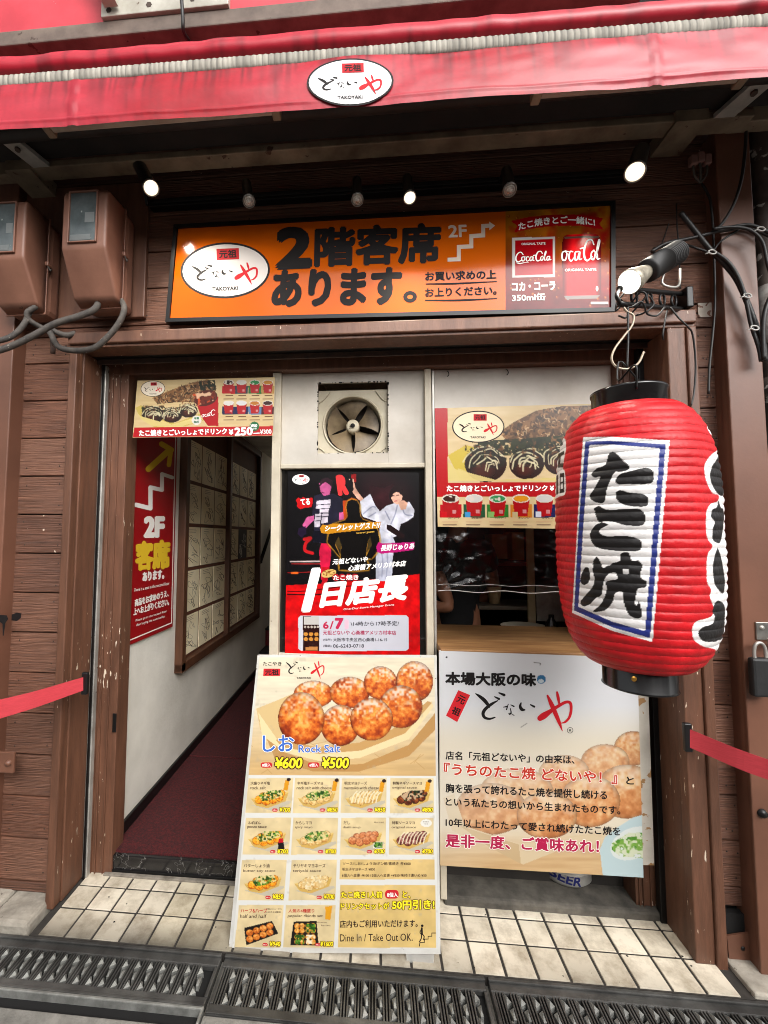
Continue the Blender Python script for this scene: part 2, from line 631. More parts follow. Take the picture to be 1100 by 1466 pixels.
def vnoise(x, y, seed=0):
    xi, yi = np.floor(x).astype(int), np.floor(y).astype(int)
    fx, fy = x - xi, y - yi
    fx, fy = fx * fx * (3 - 2 * fx), fy * fy * (3 - 2 * fy)

    def h(a, b):
        n = (a * 374761393 + b * 668265263 + seed * 974711) & 0x7fffffff
        n = ((n ^ (n >> 13)) * 1274126177) & 0x7fffffff
        return ((n ^ (n >> 16)) & 0xffff) / 65535.0
    return (h(xi, yi) * (1 - fx) + h(xi + 1, yi) * fx) * (1 - fy) + (h(xi, yi + 1) * (1 - fx) + h(xi + 1, yi + 1) * fx) * fy


class Pic:
    def __init__(s, tl, tr, br, bl, base, step=1.0):
        tl, tr, br, bl = [np.array(p, float) for p in (tl, tr, br, bl)]
        s.nx = int(max(np.linalg.norm(tr - tl), np.linalg.norm(br - bl)) / step) + 1
        s.ny = int(max(np.linalg.norm(bl - tl), np.linalg.norm(br - tr)) / step) + 1
        a, b = np.meshgrid(np.linspace(0, 1, s.nx), np.linspace(0, 1, s.ny))
        P = (tl * (1 - a[..., None]) + tr * a[..., None]) * (1 - b[..., None]) + (bl * (1 - a[..., None]) + br * a[..., None]) * b[..., None]
        s.u, s.v = P[..., 0], P[..., 1]
        s.c = np.ones(s.u.shape + (3,)) * np.array(base, float)

    def noise(s, sc, seed=0, sy=None): return vnoise(s.u / sc, s.v / (sy or sc), seed)

    def fbm(s, sc, seed=0): return (s.noise(sc, seed) + 0.5 * s.noise(sc / 2, seed + 1) + 0.25 * s.noise(sc / 4, seed + 2)) / 1.75

    def mix(s, m, col, a=1.0):
        m = (m * 1.0)[..., None] * (a[..., None] if isinstance(a, np.ndarray) else a)
        s.c = s.c * (1 - m) + np.array(col, float) * m

    def poly(s, pts, col, a=1.0): s.mix(pip(s.u, s.v, pts), col, a)

    def quad(s, x0, y0, x1, y1, col, a=1.0): s.poly([(x0, y0), (x1, y0), (x1, y1), (x0, y1)], col, a)

    def edist(s, cx, cy, rx, ry, ang=0.0):
        c, d = math.cos(ang), math.sin(ang)
        x, y = s.u - cx, s.v - cy
        return np.sqrt(((x * c + y * d) / rx) ** 2 + ((-x * d + y * c) / ry) ** 2)

    def ell(s, cx, cy, rx, ry, col, ang=0.0, a=1.0, soft=0.0):
        e = s.edist(cx, cy, rx, ry, ang)
        s.mix(np.clip((1 - e) / soft, 0, 1) if soft else e < 1, col, a)

    def line(s, pts, w, col, a=1.0, k=6):
        P = np.array(pts, float)
        if len(P) > 2: P = np.array(catmull(P, k))
        best = np.full(s.u.shape, 1e9)
        wmax = w
        bb = (s.u > P[:, 0].min() - w) & (s.u < P[:, 0].max() + w) & (s.v > P[:, 1].min() - w) & (s.v < P[:, 1].max() + w)
        idx = np.nonzero(bb)
        x, y = s.u[idx], s.v[idx]
        bd = np.full(x.shape, 1e9)
        for i in range(len(P) - 1):
            ax, ay = P[i][:2]
            bx, by = P[i + 1][:2]
            l2 = (bx - ax) ** 2 + (by - ay) ** 2 + 1e-9
            t = np.clip(((x - ax) * (bx - ax) + (y - ay) * (by - ay)) / l2, 0, 1)
            bd = np.minimum(bd, np.hypot(x - ax - t * (bx - ax), y - ay - t * (by - ay)))
        m = np.zeros(s.u.shape)
        m[idx] = np.clip((w / 2 + 0.35 - bd) / 0.7, 0, 1)
        s.mix(m, col, a)

    def wood(s, c1, c2, sx=40, sy=4, seed=5, a=1.0):
        n = 0.6 * s.noise(sx, seed, sy) + 0.4 * s.noise(sx / 3, seed + 1, sy / 2)
        s.c = s.c * (1 - a) + a * (np.array(c1) * (1 - n[..., None]) + np.array(c2) * n[..., None])

    def ball(s, cx, cy, rx, ry, powder=0.5, seed=0, dark=(150, 62, 14), mid=(214, 120, 40), lite=(238, 176, 92)):
        e2 = ((s.u - cx) / rx) ** 2 + ((s.v - cy) / ry) ** 2
        m = e2 < 1
        nz = np.sqrt(np.clip(1 - e2, 0, 1))
        n = 0.5 * s.fbm(max(2.6, rx / 2.6), seed) + 0.5 * s.fbm(max(1.8, rx / 6.5), seed + 17)
        h = np.clip(0.30 + 0.32 * nz - 0.16 * (s.v - cy) / ry + 2.1 * (n - 0.5), 0, 1)[..., None]
        col = np.where(h < 0.5, np.array(dark) * (1 - 2 * h) + np.array(mid) * 2 * h, np.array(mid) * (2 - 2 * h) + np.array(lite) * (2 * h - 1))
        if powder:
            p = np.clip((-(s.v - cy) / ry - 0.12) * 1.1 + (s.noise(max(1.6, rx / 9), seed + 40) - 0.5) * 1.5, 0, 1) * powder
            col = col * (1 - p[..., None]) + np.array((246, 232, 222)) * p[..., None]
        col = col * (0.62 + 0.38 * np.clip(nz * 1.7, 0, 1))[..., None]
        s.c = np.where(m[..., None], col, s.c)

    def fleck(s, poly, cols, sc, seed, thr=0.5, a=1.0):
        m = pip(s.u, s.v, poly) if poly is not None else np.ones(s.u.shape, bool)
        for i, c in enumerate(cols):
            n = s.noise(sc, seed + 7 * i) * 0.65 + s.noise(sc / 2, seed + 7 * i + 3) * 0.35
            s.mix(m * np.clip((n - thr) * 8, 0, 1), c, a)

    def build(s, name, parent, pl, m, eps=0.0004):
        P = hit(np.stack([s.u.ravel(), s.v.ravel()], 1), pl, eps)
        c = np.clip(s.c, 0, 255) / 255
        c = c + 0.10 * (c - c.mean(-1, keepdims=True))
        c = 222 * np.clip(c, 0, 1) ** 1.2
        return gridmesh(name, parent, P, s.nx, s.ny, c.reshape(-1, 3), m)


def gridmesh(name, parent, P, nx, ny, C, m, wrap=False, smooth=False):
    rl = rootloc(parent)
    P = P - np.array(rl)
    me = bpy.data.meshes.new(name)
    i, j = np.meshgrid(np.arange(nx if wrap else nx - 1), np.arange(ny - 1))
    k = (i + 1) % nx
    q = np.stack([j * nx + i, (j + 1) * nx + i, (j + 1) * nx + k, j * nx + k], -1).reshape(-1, 4)
    me.vertices.add(len(P))
    me.vertices.foreach_set('co', P.astype(np.float32).ravel())
    me.loops.add(q.size)
    me.loops.foreach_set('vertex_index', q.astype(np.int32).ravel())
    me.polygons.add(len(q))
    me.polygons.foreach_set('loop_start', np.arange(0, q.size, 4, dtype=np.int32))
    if smooth: me.polygons.foreach_set('use_smooth', np.ones(len(q), bool))
    me.update(calc_edges=True)
    at = me.color_attributes.new('Col', 'FLOAT_COLOR', 'POINT')
    c = np.ones((len(P), 4), np.float32)
    c[:, :3] = lin(np.clip(C, 0, 255))
    at.data.foreach_set('color', c.ravel())
    me.materials.append(m)
    return link(name, me, parent)


PRINT = vcol('printed_matt', 0.42)
GLOSSP = vcol('printed_laminate', 0.25)


def board(parent, quad, pl, thick, m, name='board', back=True):
    """flat panel whose face fills the quad (photo corners tl,tr,br,bl)"""
    b = MB()
    P = hit(quad, pl)
    b.prism(list(P)[::-1], -pl[1] * thick, m)
    return b.build(name, parent)


def Z(pts, ox, oy, sc): return [(ox + p[0] / sc, oy + p[1] / sc, *[q / sc for q in p[2:]]) for p in pts]
# ================================================================== setting: ground
CONC = mat('street_concrete', (150, 147, 140), (112, 109, 103), 0.85, nscale=18, bump=0.6, bscale=120, grime=0.3)
b = MB()
b.add([(-40, -40, -0.035), (40, -40, -0.035), (40, 40, -0.035), (-40, 40, -0.035)], [[0, 1, 2, 3]], CONC)
b.build('street', kind='structure')

TILE = vcol('glazed_floor_tile', 0.35, bump=0.12, bscale=70)
GROUT = mat('dark_grout', (58, 53, 48), (42, 38, 34), 0.9, nscale=30)


def tiled_floor():
    V, F, C = [], [], []
    ys = [-0.142, -0.13, -0.018, 0.092, 0.2]
    xs = np.arange(-1.232, 1.26, 0.105)
    for yi in range(1, len(ys) - 1):
        for xi in range(len(xs) - 1):
            x0, x1, y0, y1 = xs[xi] + 0.003, xs[xi + 1] - 0.003, ys[yi] + 0.003, ys[yi + 1] - 0.003
            if yi == 1: y0 = ys[0] + 0.004
            k = len(V)
            bv = 0.0025
            z = RS.uniform(-0.0008, 0.0008)
            V += [(x0, y0, -0.006), (x1, y0, -0.006), (x1, y1, -0.006), (x0, y1, -0.006),
                  (x0 + bv, y0 + bv, z), (x1 - bv, y0 + bv, z), (x1 - bv, y1 - bv, z), (x0 + bv, y1 - bv, z)]
            F += [[k + 4, k + 5, k + 6, k + 7]] + [[k + i, k + (i + 1) % 4, k + 4 + (i + 1) % 4, k + 4 + i] for i in range(4)]
            t = RS.uniform(-15, 8)
            w = 1.0 if xs[xi] > 0.2 else 0.93
            # older and greener tiles in the middle, dirt along the front edge
            base = np.array((224, 213, 193)) * w + t
            if -0.85 < xs[xi] < -0.5: base = np.array((206, 195, 172)) + t
            fd = RS.uniform(0.5, 0.8) if (yi == 1 and xs[xi] < -0.3) else (RS.uniform(0.8, 0.95) if yi == 1 else 1.0)
            C += [np.clip(base * (0.82 if j < 4 else 1.0) * (fd if j in (0, 1, 4, 5) else 1.0), 0, 255) for j in range(8)]
    me = bpy.data.meshes.new('tiled_floor')
    me.from_pydata(V, [], F)
    at = me.color_attributes.new('Col', 'FLOAT_COLOR', 'POINT')
    c = np.ones((len(V), 4), np.float32)
    c[:, :3] = lin(np.array(C))
    at.data.foreach_set('color', c.ravel())
    m = bpy.data.materials['glazed_floor_tile']
    # scattered grime over the tiles
    t = m.node_tree
    bs, atn = t.nodes['Principled BSDF'], [n for n in t.nodes if n.type == 'ATTRIBUTE'][0]
    tc = [n for n in t.nodes if n.type == 'TEX_COORD'][0]
    n = t.nodes.new('ShaderNodeTexNoise')
    n.inputs['Scale'].default_value = 9
    n.inputs['Detail'].default_value = 9
    n.inputs['Roughness'].default_value = 0.7
    t.links.new(tc.outputs['Object'], n.inputs['Vector'])
    rp = t.nodes.new('ShaderNodeValToRGB')
    rp.color_ramp.elements[0].position, rp.color_ramp.elements[1].position = 0.3, 0.56
    rp.color_ramp.elements[0].color = (0.35, 0.3, 0.24, 1)
    rp.color_ramp.elements[1].color = (1, 1, 1, 1)
    t.links.new(n.outputs['Fac'], rp.inputs['Fac'])
    mx = t.nodes.new('ShaderNodeMix')
    mx.data_type, mx.blend_type = 'RGBA', 'MULTIPLY'
    mx.inputs['Factor'].default_value = 0.8
    t.links.new(atn.outputs['Color'], mx.inputs['A'])
    t.links.new(rp.outputs[0], mx.inputs['B'])
    t.links.new(mx.outputs['Result'], bs.inputs['Base Color'])
    me.materials.append(m)
    o = link('tiled_floor', me)
    sp = MB()
    for k in range(26):      # trodden gum and chips
        x, y, r = RS.uniform(-1.15, 1.1), RS.uniform(-0.135, 0.12), RS.uniform(0.0012, 0.0042)
        sp.add([(x + r * RS.uniform(.6, 1.2) * math.cos(q), y + r * RS.uniform(.6, 1.2) * math.sin(q), 0.0014) for q in np.linspace(0, 5.6, 9)], [list(range(9))], DARK)
    sp.build('floor_specks', kind='structure')
    o['kind'] = 'structure'
    g = MB()
    g.add([(-1.26, -0.142, -0.0035), (1.34, -0.142, -0.0035), (1.34, 0.2, -0.0035), (-1.26, 0.2, -0.0035),
           (-1.26, -0.142, -0.2), (1.34, -0.142, -0.2)], [[0, 1, 2, 3], [4, 5, 1, 0]], GROUT)
    g.build('floor_screed', kind='structure')


tiled_floor()
CARPET = mat('maroon_carpet', (88, 12, 15), (32, 3, 6), 0.95, nscale=110, bump=1.0, bscale=260, grime=0.1)
b = MB()
b.box(-1.3, -0.3, 0.19, 1.02, -0.05, 0.078, CARPET, 0.004)
b.box(-1.3, -0.3, 1.026, 2.85, -0.05, 0.08, CARPET, 0.004)
b.build('carpet_floor', kind='structure')
b = MB()
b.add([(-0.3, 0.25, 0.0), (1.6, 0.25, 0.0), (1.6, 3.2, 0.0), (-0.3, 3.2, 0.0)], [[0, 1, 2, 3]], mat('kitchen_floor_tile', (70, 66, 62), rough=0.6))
b.build('kitchen_floor', kind='structure')
SILLC = mat('grey_cement', (112, 106, 96), (70, 66, 60), 0.9, nscale=14, bump=0.6, bscale=60, grime=0.4)
b = MB()
b.box(0.285, 1.13, 0.13, 0.5, -0.03, 0.032, SILLC, 0.012)
b.build('cement_ledge', kind='structure')

# stone kerbs beside the tiled floor
b = MB()
STONE = mat('chipped_stone', (190, 182, 168), (140, 132, 120), 0.9, nscale=12, bump=1.0, bscale=40, grime=0.35, chip=(96, 88, 78), chipamt=0.1)
for x0, x1 in ((-1.98, -1.66), (-1.655, -1.445), (-1.44, -1.275)):
    b.box(x0, x1, -0.135, 0.05, -0.1, 0.036 if x1 < -1.3 else 0.03, STONE, 0.014)
b.build('stone_kerb', kind='structure')
b = MB()
b.box(1.22, 1.34, -0.138, 0.02, -0.1, 0.012, STONE, 0.006)
b.box(1.345, 2.6, -0.138, 0.1, -0.1, 0.0, STONE, 0.006)
b.build('stone_kerb', kind='structure')

# ================================================================== the shop front
shop = thing('shop_building', 'brown plank clad shop front with a wide open doorway under the red awning', 'building', (0, 0, 0))


NAIL = mat('nail_head', (58, 42, 34), (38, 28, 24), 0.7, grime=0)


def planks(b, x0, x1, z0, z1, ph, pitch=0.163, y=0.0):
    z = ph - math.ceil((ph - z0) / pitch) * pitch
    while z < z1:
        a, c = max(z + 0.0022, z0), min(z + pitch - 0.0022, z1)
        if c - a > 0.01:
            dx = RS.uniform(0, 3)
            b.box(x0, x1, y + RS.uniform(0, 0.002), y + 0.022, a, c, BROWNSET[RS.choice(4, p=[.4, .2, .25, .15])], 0.004)
            for xe in ([x0 + 0.05, x1 - 0.04] if x1 - x0 < 0.5 else np.arange(x0 + 0.1, x1, 0.46)):
                for ze in (a + 0.035, c - 0.035):
                    if c - a > 0.1 and RS.rand() < 0.8:
                        xn = xe + RS.uniform(-.012, .012)
                        b.lathe([(0, .0012), (.0028, .0008), (.0034, 0)], (xn, y, ze + RS.uniform(-.006, .006)), (0, -1, 0), NAIL, 6)
        z += pitch
    b.box(x0, x1, y + 0.018, y + 0.03, z0, z1, DARK, 0)


b = MB(); planks(b, -1.53, -1.283, 0.03, 2.33, 2.05, 0.165); b.build('siding', shop)
b = MB(); planks(b, 1.21, 1.325, 0.17, 2.33, 2.118, 0.157); b.build('siding', shop)
b = MB(); planks(b, -1.53, 1.325, 2.335, 3.4, 2.37, 0.163); b.build('siding', shop)
b = MB()
b.box(-2.1, -1.515, -0.066, 0.03, 0.03, 2.5, BROWNS, 0.004)
b.box(-2.1, -1.54, -0.05, 0.03, 2.5, 3.4, BROWNV, 0.004)
b.build('corner_post', shop)
b = MB()
b.box(1.318, 1.322, -0.06, 0.03, -0.02, 3.02, BROWNS, 0.001)
b.box(1.296, 1.415, -0.068, -0.056, -0.03, 3.02, BROWNS, 0.004)
b.box(1.3, 1.33, -0.056, 0.03, -0.03, 3.02, BROWNS, 0.003)
b.box(1.375, 1.6, -0.05, 0.02, -0.03, 1.5, BROWNS, 0.003)
b.build('corner_post', shop)
b = MB()   # left casing: face strip and the deep reveal
b.box(-1.284, -1.249, -0.036, 0.005, 0.0, 2.262, WORN, 0.004)
b.box(-1.282, -1.243, 0.005, 0.13, 0.0, 2.262, WORN, 0.003)
b.build('door_casing', shop)
b = MB()
b.box(1.114, 1.178, -0.036, 0.005, 0.0, 2.262, WORN, 0.004)
b.box(1.178, 1.212, -0.046, 0.005, -0.03, 2.262, WORN, 0.005)
b.box(1.118, 1.2, 0.005, 0.125, 0.0, 2.262, WORN, 0.003)
b.build('door_casing', shop)
b = MB()
b.box(-1.244, -1.222, 0.128, 0.152, 0.0, 2.25, ALU, 0.002)
b.box(-1.236, -1.228, 0.120, 0.13, 0.0, 2.25, BLACKM, 0)
b.build('shutter_track', shop)
b = MB()
b.box(1.098, 1.122, 0.12, 0.15, 0.0, 2.25, BLACKM, 0.002)
b.build('shutter_track', shop)


def jamb(x0, x1):
    b = MB()
    b.box(x0, x1, 0.16, 0.25, 0.0, 2.3, WORN, 0.003)
    for f in (0.12, 0.3, 0.62): b.box(x0 + (x1 - x0) * f, x0 + (x1 - x0) * (f + 0.035), 0.153, 0.161, 0.0, 2.25, WORN, 0.002)
    return b.build('door_jamb', shop)


jamb(-1.238, -1.13)
jamb(1.03, 1.115)
b = MB()
b.box(-1.284, 1.212, -0.05, 0.004, 2.275, 2.325, BROWNV, 0.005)
b.box(-1.284, 1.212, -0.036, 0.06, 2.262, 2.2755, WORN, 0.003)
b.build('lintel_trim', shop)
b = MB()
b.box(-1.25, 1.2, 0.06, 0.14, 2.262, 2.29, BLACKM, 0.002)
b.box(-1.25, 1.2, 0.09, 0.10, 2.24, 2.264, mat('rusty_track', (80, 56, 44), (46, 34, 28), 0.7, nscale=30), 0.002)
b.build('shutter_track', shop)
b = MB()
b.box(-1.25, 1.2, 0.155, 0.245, 2.215, 2.34, WORN, 0.004)
b.build('header', shop)
b = MB()
b.box(-1.3, 1.3, 0.03, 0.16, 2.29, 2.4, DARK, 0)
b.box(-1.3, 1.6, 0.25, 3.3, 2.36, 2.4, mat('stairwell_ceiling', (226, 220, 208), rough=0.9), 0)
b.build('ceiling', shop)
# interior walls
b = MB()
b.box(-1.25, -1.165, 0.25, 4.6, -0.02, 2.4, PLASTER, 0)
b.build('corridor_wall', shop)
b = MB()
b.box(-1.166, -1.152, 0.24, 2.8, 0.08, 0.135, BLACKM, 0.002)
b.build('baseboard', shop)
b = MB()
b.box(-0.33, -0.28, 0.26, 4.6, -0.02, 2.4, mat('stairwell_wall', (222, 214, 198), (206, 198, 180), 0.9), 0)
b.box(-1.3, -0.28, 4.55, 4.6, -0.02, 3.4, mat('stairwell_wall', (150, 140, 124)), 0)
b.build('corridor_wall', shop)
b = MB()
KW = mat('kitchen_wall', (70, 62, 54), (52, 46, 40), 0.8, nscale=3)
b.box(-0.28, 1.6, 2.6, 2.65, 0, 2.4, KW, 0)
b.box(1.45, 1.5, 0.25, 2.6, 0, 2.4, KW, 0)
b.build('kitchen_wall', shop)
b = MB()      # side returns so that no daylight leaks in behind the front
b.box(1.205, 1.6, 0.03, 0.25, -0.03, 2.4, DARK, 0)
b.box(-2.1, -1.25, 0.03, 0.3, -0.03, 3.4, DARK, 0)
b.box(1.6, 2.6, 0.05, 0.1, -0.03, 3.4, mat('neighbour_wall', (62, 50, 44), (44, 35, 31), 0.8, bump=0.3), 0)
b.box(-2.1, 2.6, 0.06, 0.12, 2.4, 5.0, mat('upper_wall', (92, 74, 64), (70, 56, 48), 0.8), 0)
b.build('inner_structure', shop)
MARBLE = mat('black_marble', (44, 42, 42), (18, 17, 18), 0.18, nscale=5)
t = MARBLE.node_tree
wv = t.nodes.new('ShaderNodeTexNoise'); wv.inputs['Scale'].default_value = 7; wv.inputs['Detail'].default_value = 5
wv.inputs['Distortion'].default_value = 1.6
tcn = [n for n in t.nodes if n.type == 'TEX_COORD'][0]
t.links.new(tcn.outputs['Object'], wv.inputs['Vector'])
ab = t.nodes.new('ShaderNodeMath'); ab.operation = 'SUBTRACT'; ab.inputs[1].default_value = 0.5
t.links.new(wv.outputs['Fac'], ab.inputs[0])
a2 = t.nodes.new('ShaderNodeMath'); a2.operation = 'ABSOLUTE'; t.links.new(ab.outputs[0], a2.inputs[0])
rg = t.nodes.new('ShaderNodeMapRange'); rg.inputs['From Min'].default_value = 0.0; rg.inputs['From Max'].default_value = 0.007
rg.inputs['To Min'].default_value = 0.4; rg.inputs['To Max'].default_value = 0.0
t.links.new(a2.outputs[0], rg.inputs['Value'])
mx = t.nodes.new('ShaderNodeMix'); mx.data_type = 'RGBA'; mx.inputs['B'].default_value = (0.45, 0.43, 0.4, 1)
bs = t.nodes['Principled BSDF']
src = bs.inputs['Base Color'].links[0].from_socket
t.links.new(rg.outputs[0], mx.inputs['Factor']); t.links.new(src, mx.inputs['A']); t.links.new(mx.outputs['Result'], bs.inputs['Base Color'])
b = MB()
b.box(-1.14, -0.36, 0.17, 0.189, -0.02, 0.072, MARBLE, 0.003)
b.build('marble_step', shop)
b = MB()
b.box(-1.16, -0.3, 0.146, 0.164, -0.02, 0.008, mat('worn_sill', (150, 142, 130), (96, 88, 78), 0.7, nscale=20), 0.003)
b.box(-1.16, -0.3, 0.164, 0.17, -0.02, 0.016, BLACKM, 0.002)
b.build('door_sill', shop)
# meter back board on the wall, upper left
b = MB()
b.box(-1.53, -0.965, -0.022, -0.001, 2.395, 3.0, BROWNV, 0.004)
b.build('meter_board', shop)

# partition with the white panels
part = thing('partition', 'white panelled partition with cream stiles between the doorway and the serving hatch', 'partition', (-0.09, 0.22, 0))
for nm, x0, x1 in (('stile', -0.452, -0.412), ('stile', 0.232, 0.262)):
    b = MB(); b.box(x0, x1, 0.178, 0.24, 0.0, 2.213, CREAM, 0.003); b.build(nm, part)
b = MB(); b.box(0.266, 0.276, 0.19, 0.24, 0.0, 2.213, ALU, 0.002); b.build('channel', part)
FX0, FX1, FZ0, FZ1 = -0.246, 0.072, 1.842, 2.166
b = MB()
b.box(-0.412, FX0, 0.2, 0.215, 1.79, 2.213, WHITEP, 0.001)
b.box(FX1, 0.232, 0.2, 0.215, 1.79, 2.213, WHITEP, 0.001)
b.box(FX0, FX1, 0.2, 0.215, 1.79, FZ0, WHITEP, 0.001)
b.box(FX0, FX1, 0.2, 0.215, FZ1, 2.213, WHITEP, 0.001)
for k in range(90):    # torn ragged edge of the cut-out
    s_ = RS.randint(4)
    q = RS.uniform(0, 1)
    x = FX0 + (FX1 - FX0) * (q if s_ < 2 else (0 if s_ == 2 else 1))
    z = (FZ0 if s_ == 0 else FZ1) if s_ < 2 else FZ0 + (FZ1 - FZ0) * q
    r = RS.uniform(0.001, 0.0035) * (1.6 if abs(q - 0.5) > 0.45 else 1)
    b.box(x - r, x + r, 0.1985, 0.2, z - r * RS.uniform(0.5, 1.3), z + r, DARK, 0)
b.build('panel', part)
b = MB(); b.box(-0.412, 0.232, 0.185, 0.236, 1.772, 1.792, CREAM, 0.003); b.build('rail', part)
b = MB(); b.box(-0.412, 0.232, 0.2, 0.22, 0.02, 0.95, WHITEP, 0.002); b.build('panel', part)
b = MB(); b.box(-0.412, 0.232, 0.215, 0.221, 0.952, 1.772, mat('dark_glass', (30, 27, 25), rough=0.12), 0); b.build('window_pane', part)

# serving hatch
hatch = thing('serving_hatch', 'serving hatch with white header panel and bare wooden counter beside the lantern', 'serving hatch', (0.65, 0.22, 0.98))
b = MB(); b.box(0.277, 1.1, 0.2, 0.215, 1.86, 2.213, WHITEP, 0.001)
b.build('header_panel', hatch)
b = MB()
b.box(0.277, 1.06, 0.085, 0.6, 0.985, 1.014, WOOD, 0.004)
b.build('counter', hatch)
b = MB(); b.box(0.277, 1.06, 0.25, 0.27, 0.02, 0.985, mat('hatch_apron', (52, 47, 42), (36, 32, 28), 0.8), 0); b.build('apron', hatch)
b = MB(); b.box(0.272, 0.297, 0.13, 0.19, 0.02, 0.22, CREAM, 0.003); b.build('leg', hatch)
for x in (0.335, 0.59):
    b = MB()
    b.tube([(x, 0.197, 2.205), (x, 0.185, 2.2), (x + 0.004, 0.18, 2.185), (x - 0.002, 0.182, 2.175)], 0.002, BLACKM, 6)
    b.build('hook', hatch)

# staircase at the end of the corridor
stairs = thing('staircase', 'dark red carpeted staircase rising at the end of the dim corridor', 'staircase', (-0.75, 2.8, 0.08))
RISER = mat('red_riser', (120, 24, 34), rough=0.8)
TREAD = mat('black_nosing', (22, 20, 20), rough=0.6)
for k in range(9):
    b = MB()
    z0 = 0.08 + k * 0.19
    b.box(-1.165, -0.33, 2.8 + k * 0.24, 2.8 + (k + 1) * 0.24 + 0.02, z0, z0 + 0.168, RISER, 0.003)
    b.box(-1.165, -0.33, 2.785 + k * 0.24, 2.8 + (k + 1) * 0.24 + 0.02, z0 + 0.168, z0 + 0.19, TREAD, 0.004)
    b.build('step', stairs)
hr = thing('handrail', 'black handrail on the corridor wall climbing beside the stairs', 'handrail', (-1.13, 2.66, 1.23))
b = MB(); b.tube([(-1.12, 2.6, 1.2), (-1.12, 3.0, 1.5), (-1.12, 3.8, 2.1)], 0.018, BLACKM, 10, False); b.build('rail', hr)
for y, z in ((2.66, 1.235), (3.3, 1.72)):
    b = MB(); b.tube([(-1.165, y, z - 0.05), (-1.12, y, z - 0.04), (-1.12, y, z)], 0.008, BLACKM, 8, False); b.build('bracket', hr)

# unseen building across the street, added to block low horizon light
b = MB()
ob = thing('horizon_blocker_building', 'unseen plain grey building added across the street to block horizon light', 'building', (0, -6.2, 0))
b.box(-14, 14, -7.0, -6.2, -0.03, 3.6, mat('grey_render', (196, 192, 186), (180, 176, 170), 0.9), 0.0)
b.build('wall', ob)
b = MB()
for k in range(9):
    for z in (0.4,):
        x = -12 + k * 2.9
        b.box(x, x + 1.9, -6.2, -6.16, z, z + 2.2, mat('shop_glass', (60, 66, 70), rough=0.1), 0)
b.build('window', ob)

b = MB()
b.prism([U(x, y, .15) for x, y in ((953, 1268), (963, 1250), (972, 1272), (978, 1300), (988, 1330), (976, 1328), (962, 1306))], (0, .004, 0), mat('exposed_plaster', (214, 206, 192), (150, 140, 124), 0.9, nscale=30, bump=1.0))
b.build('bare_plaster', shop)
b = MB(); b.box(-1.145, -1.128, .152, .156, 0.6, 0.68, BLACKM, .001); b.build('strike_plate', shop)
# ================================================================== signs and posters
# ---- the long orange sign over the opening
pl = PY(-0.032)
sg = thing('shop_sign', 'long orange sign in a black frame above the opening, announcing upstairs seating', 'sign', U(560, 380, -0.03))
Q = [(250, 323), (880, 289), (880, 447), (238, 462)]
board(sg, Q, PY(-0.03), 0.026, BLACKM, 'backing')
b = MB()
for (a, c) in ((0, 1), (1, 2), (2, 3), (3, 0)):
    A, C = hit([Q[a], Q[c]], pl)
    dv = (C - A) / np.linalg.norm(C - A)
    nn = np.cross((0, -1, 0), dv) * -1
    cen = hit([(560, 380)], pl)[0]
    if nn @ (cen - A) < 0: nn = -nn
    b.prism([A, C, C + nn * 0.016 - dv * 0.016, A + nn * 0.016 + dv * 0.016], (0, -0.008, 0), BLACKM)
b.build('frame', sg)
Qi = [(255.5, 327), (874.5, 293.5), (874.5, 442.5), (244, 456.5)]
p = Pic((255.5, 327), (724, 302), (724, 445.5), (244, 456.5), (226, 122, 30), 3)
n = p.fbm(60, 3)[..., None]
p.c = p.c * (0.94 + 0.1 * n)
p.build('printed_face', sg, pl, vcol('printed_sign', 0.11, spec=0.2), 0.0006)
k = Ink(pl, 0.0012)
k.emblem(322.7, 387, 64, 40, -0.035, (214, 206, 202))
k.text('2', (398.5, 382), (443, 380), 52.5, BLK, 0.06, up=(0.03, -1))
k.text('階客席', (452, 380.5), (629, 374), 53.5, BLK, 0.045, up=(0.02, -1))
k.text('あります', (391, 438), (572, 433.5), 49, BLK, 0.05, up=(0.04, -1))
k.text('。', (579, 432), (596, 431.6), 14, BLK, 0.03)
k.text('2F', (643, 339.5), (668, 338.5), 16.5, (214, 196, 178), 0.03)
st = Z([(262, 297), (314, 295), (314, 238), (372, 235), (372, 188), (427, 184), (427, 141), (456, 139)], 560, 280, 3.235)
w = 2.8
up_, lo_ = [], []
for i, (x, y) in enumerate(st):      # one outline round the stepped line
    sx = -w if i % 2 else w
    if i == 0: up_.append((x, y - w)); lo_.append((x, y + w))
    elif i == 7: up_.append((x, y - w)); lo_.append((x, y + w))
    elif i % 2: up_.append((x - w, y - w)); lo_.append((x + w, y + w))
    else: up_.append((x - w, y - w)); lo_.append((x + w, y + w))
k.poly(up_ + lo_[::-1], (214, 196, 178), 1)
k.poly(Z([(454, 120), (482, 139), (456, 160)], 560, 280, 3.235), (214, 196, 178), 1)
k.text('お買い求めの上', (609.5, 402), (710.5, 399), 12.5, BLK, 0.035)
k.stroke([(610.5, 406.5, 1.6), (650, 406, 2.4), (711, 403, 1.2)], BLK)
k.text('お上りください。', (609.5, 425), (711, 421.5), 12, BLK, 0.035)
k.stroke([(609.5, 430, 1.4), (660, 429.8, 2.6), (711.5, 427.3, 1.2)], BLK)
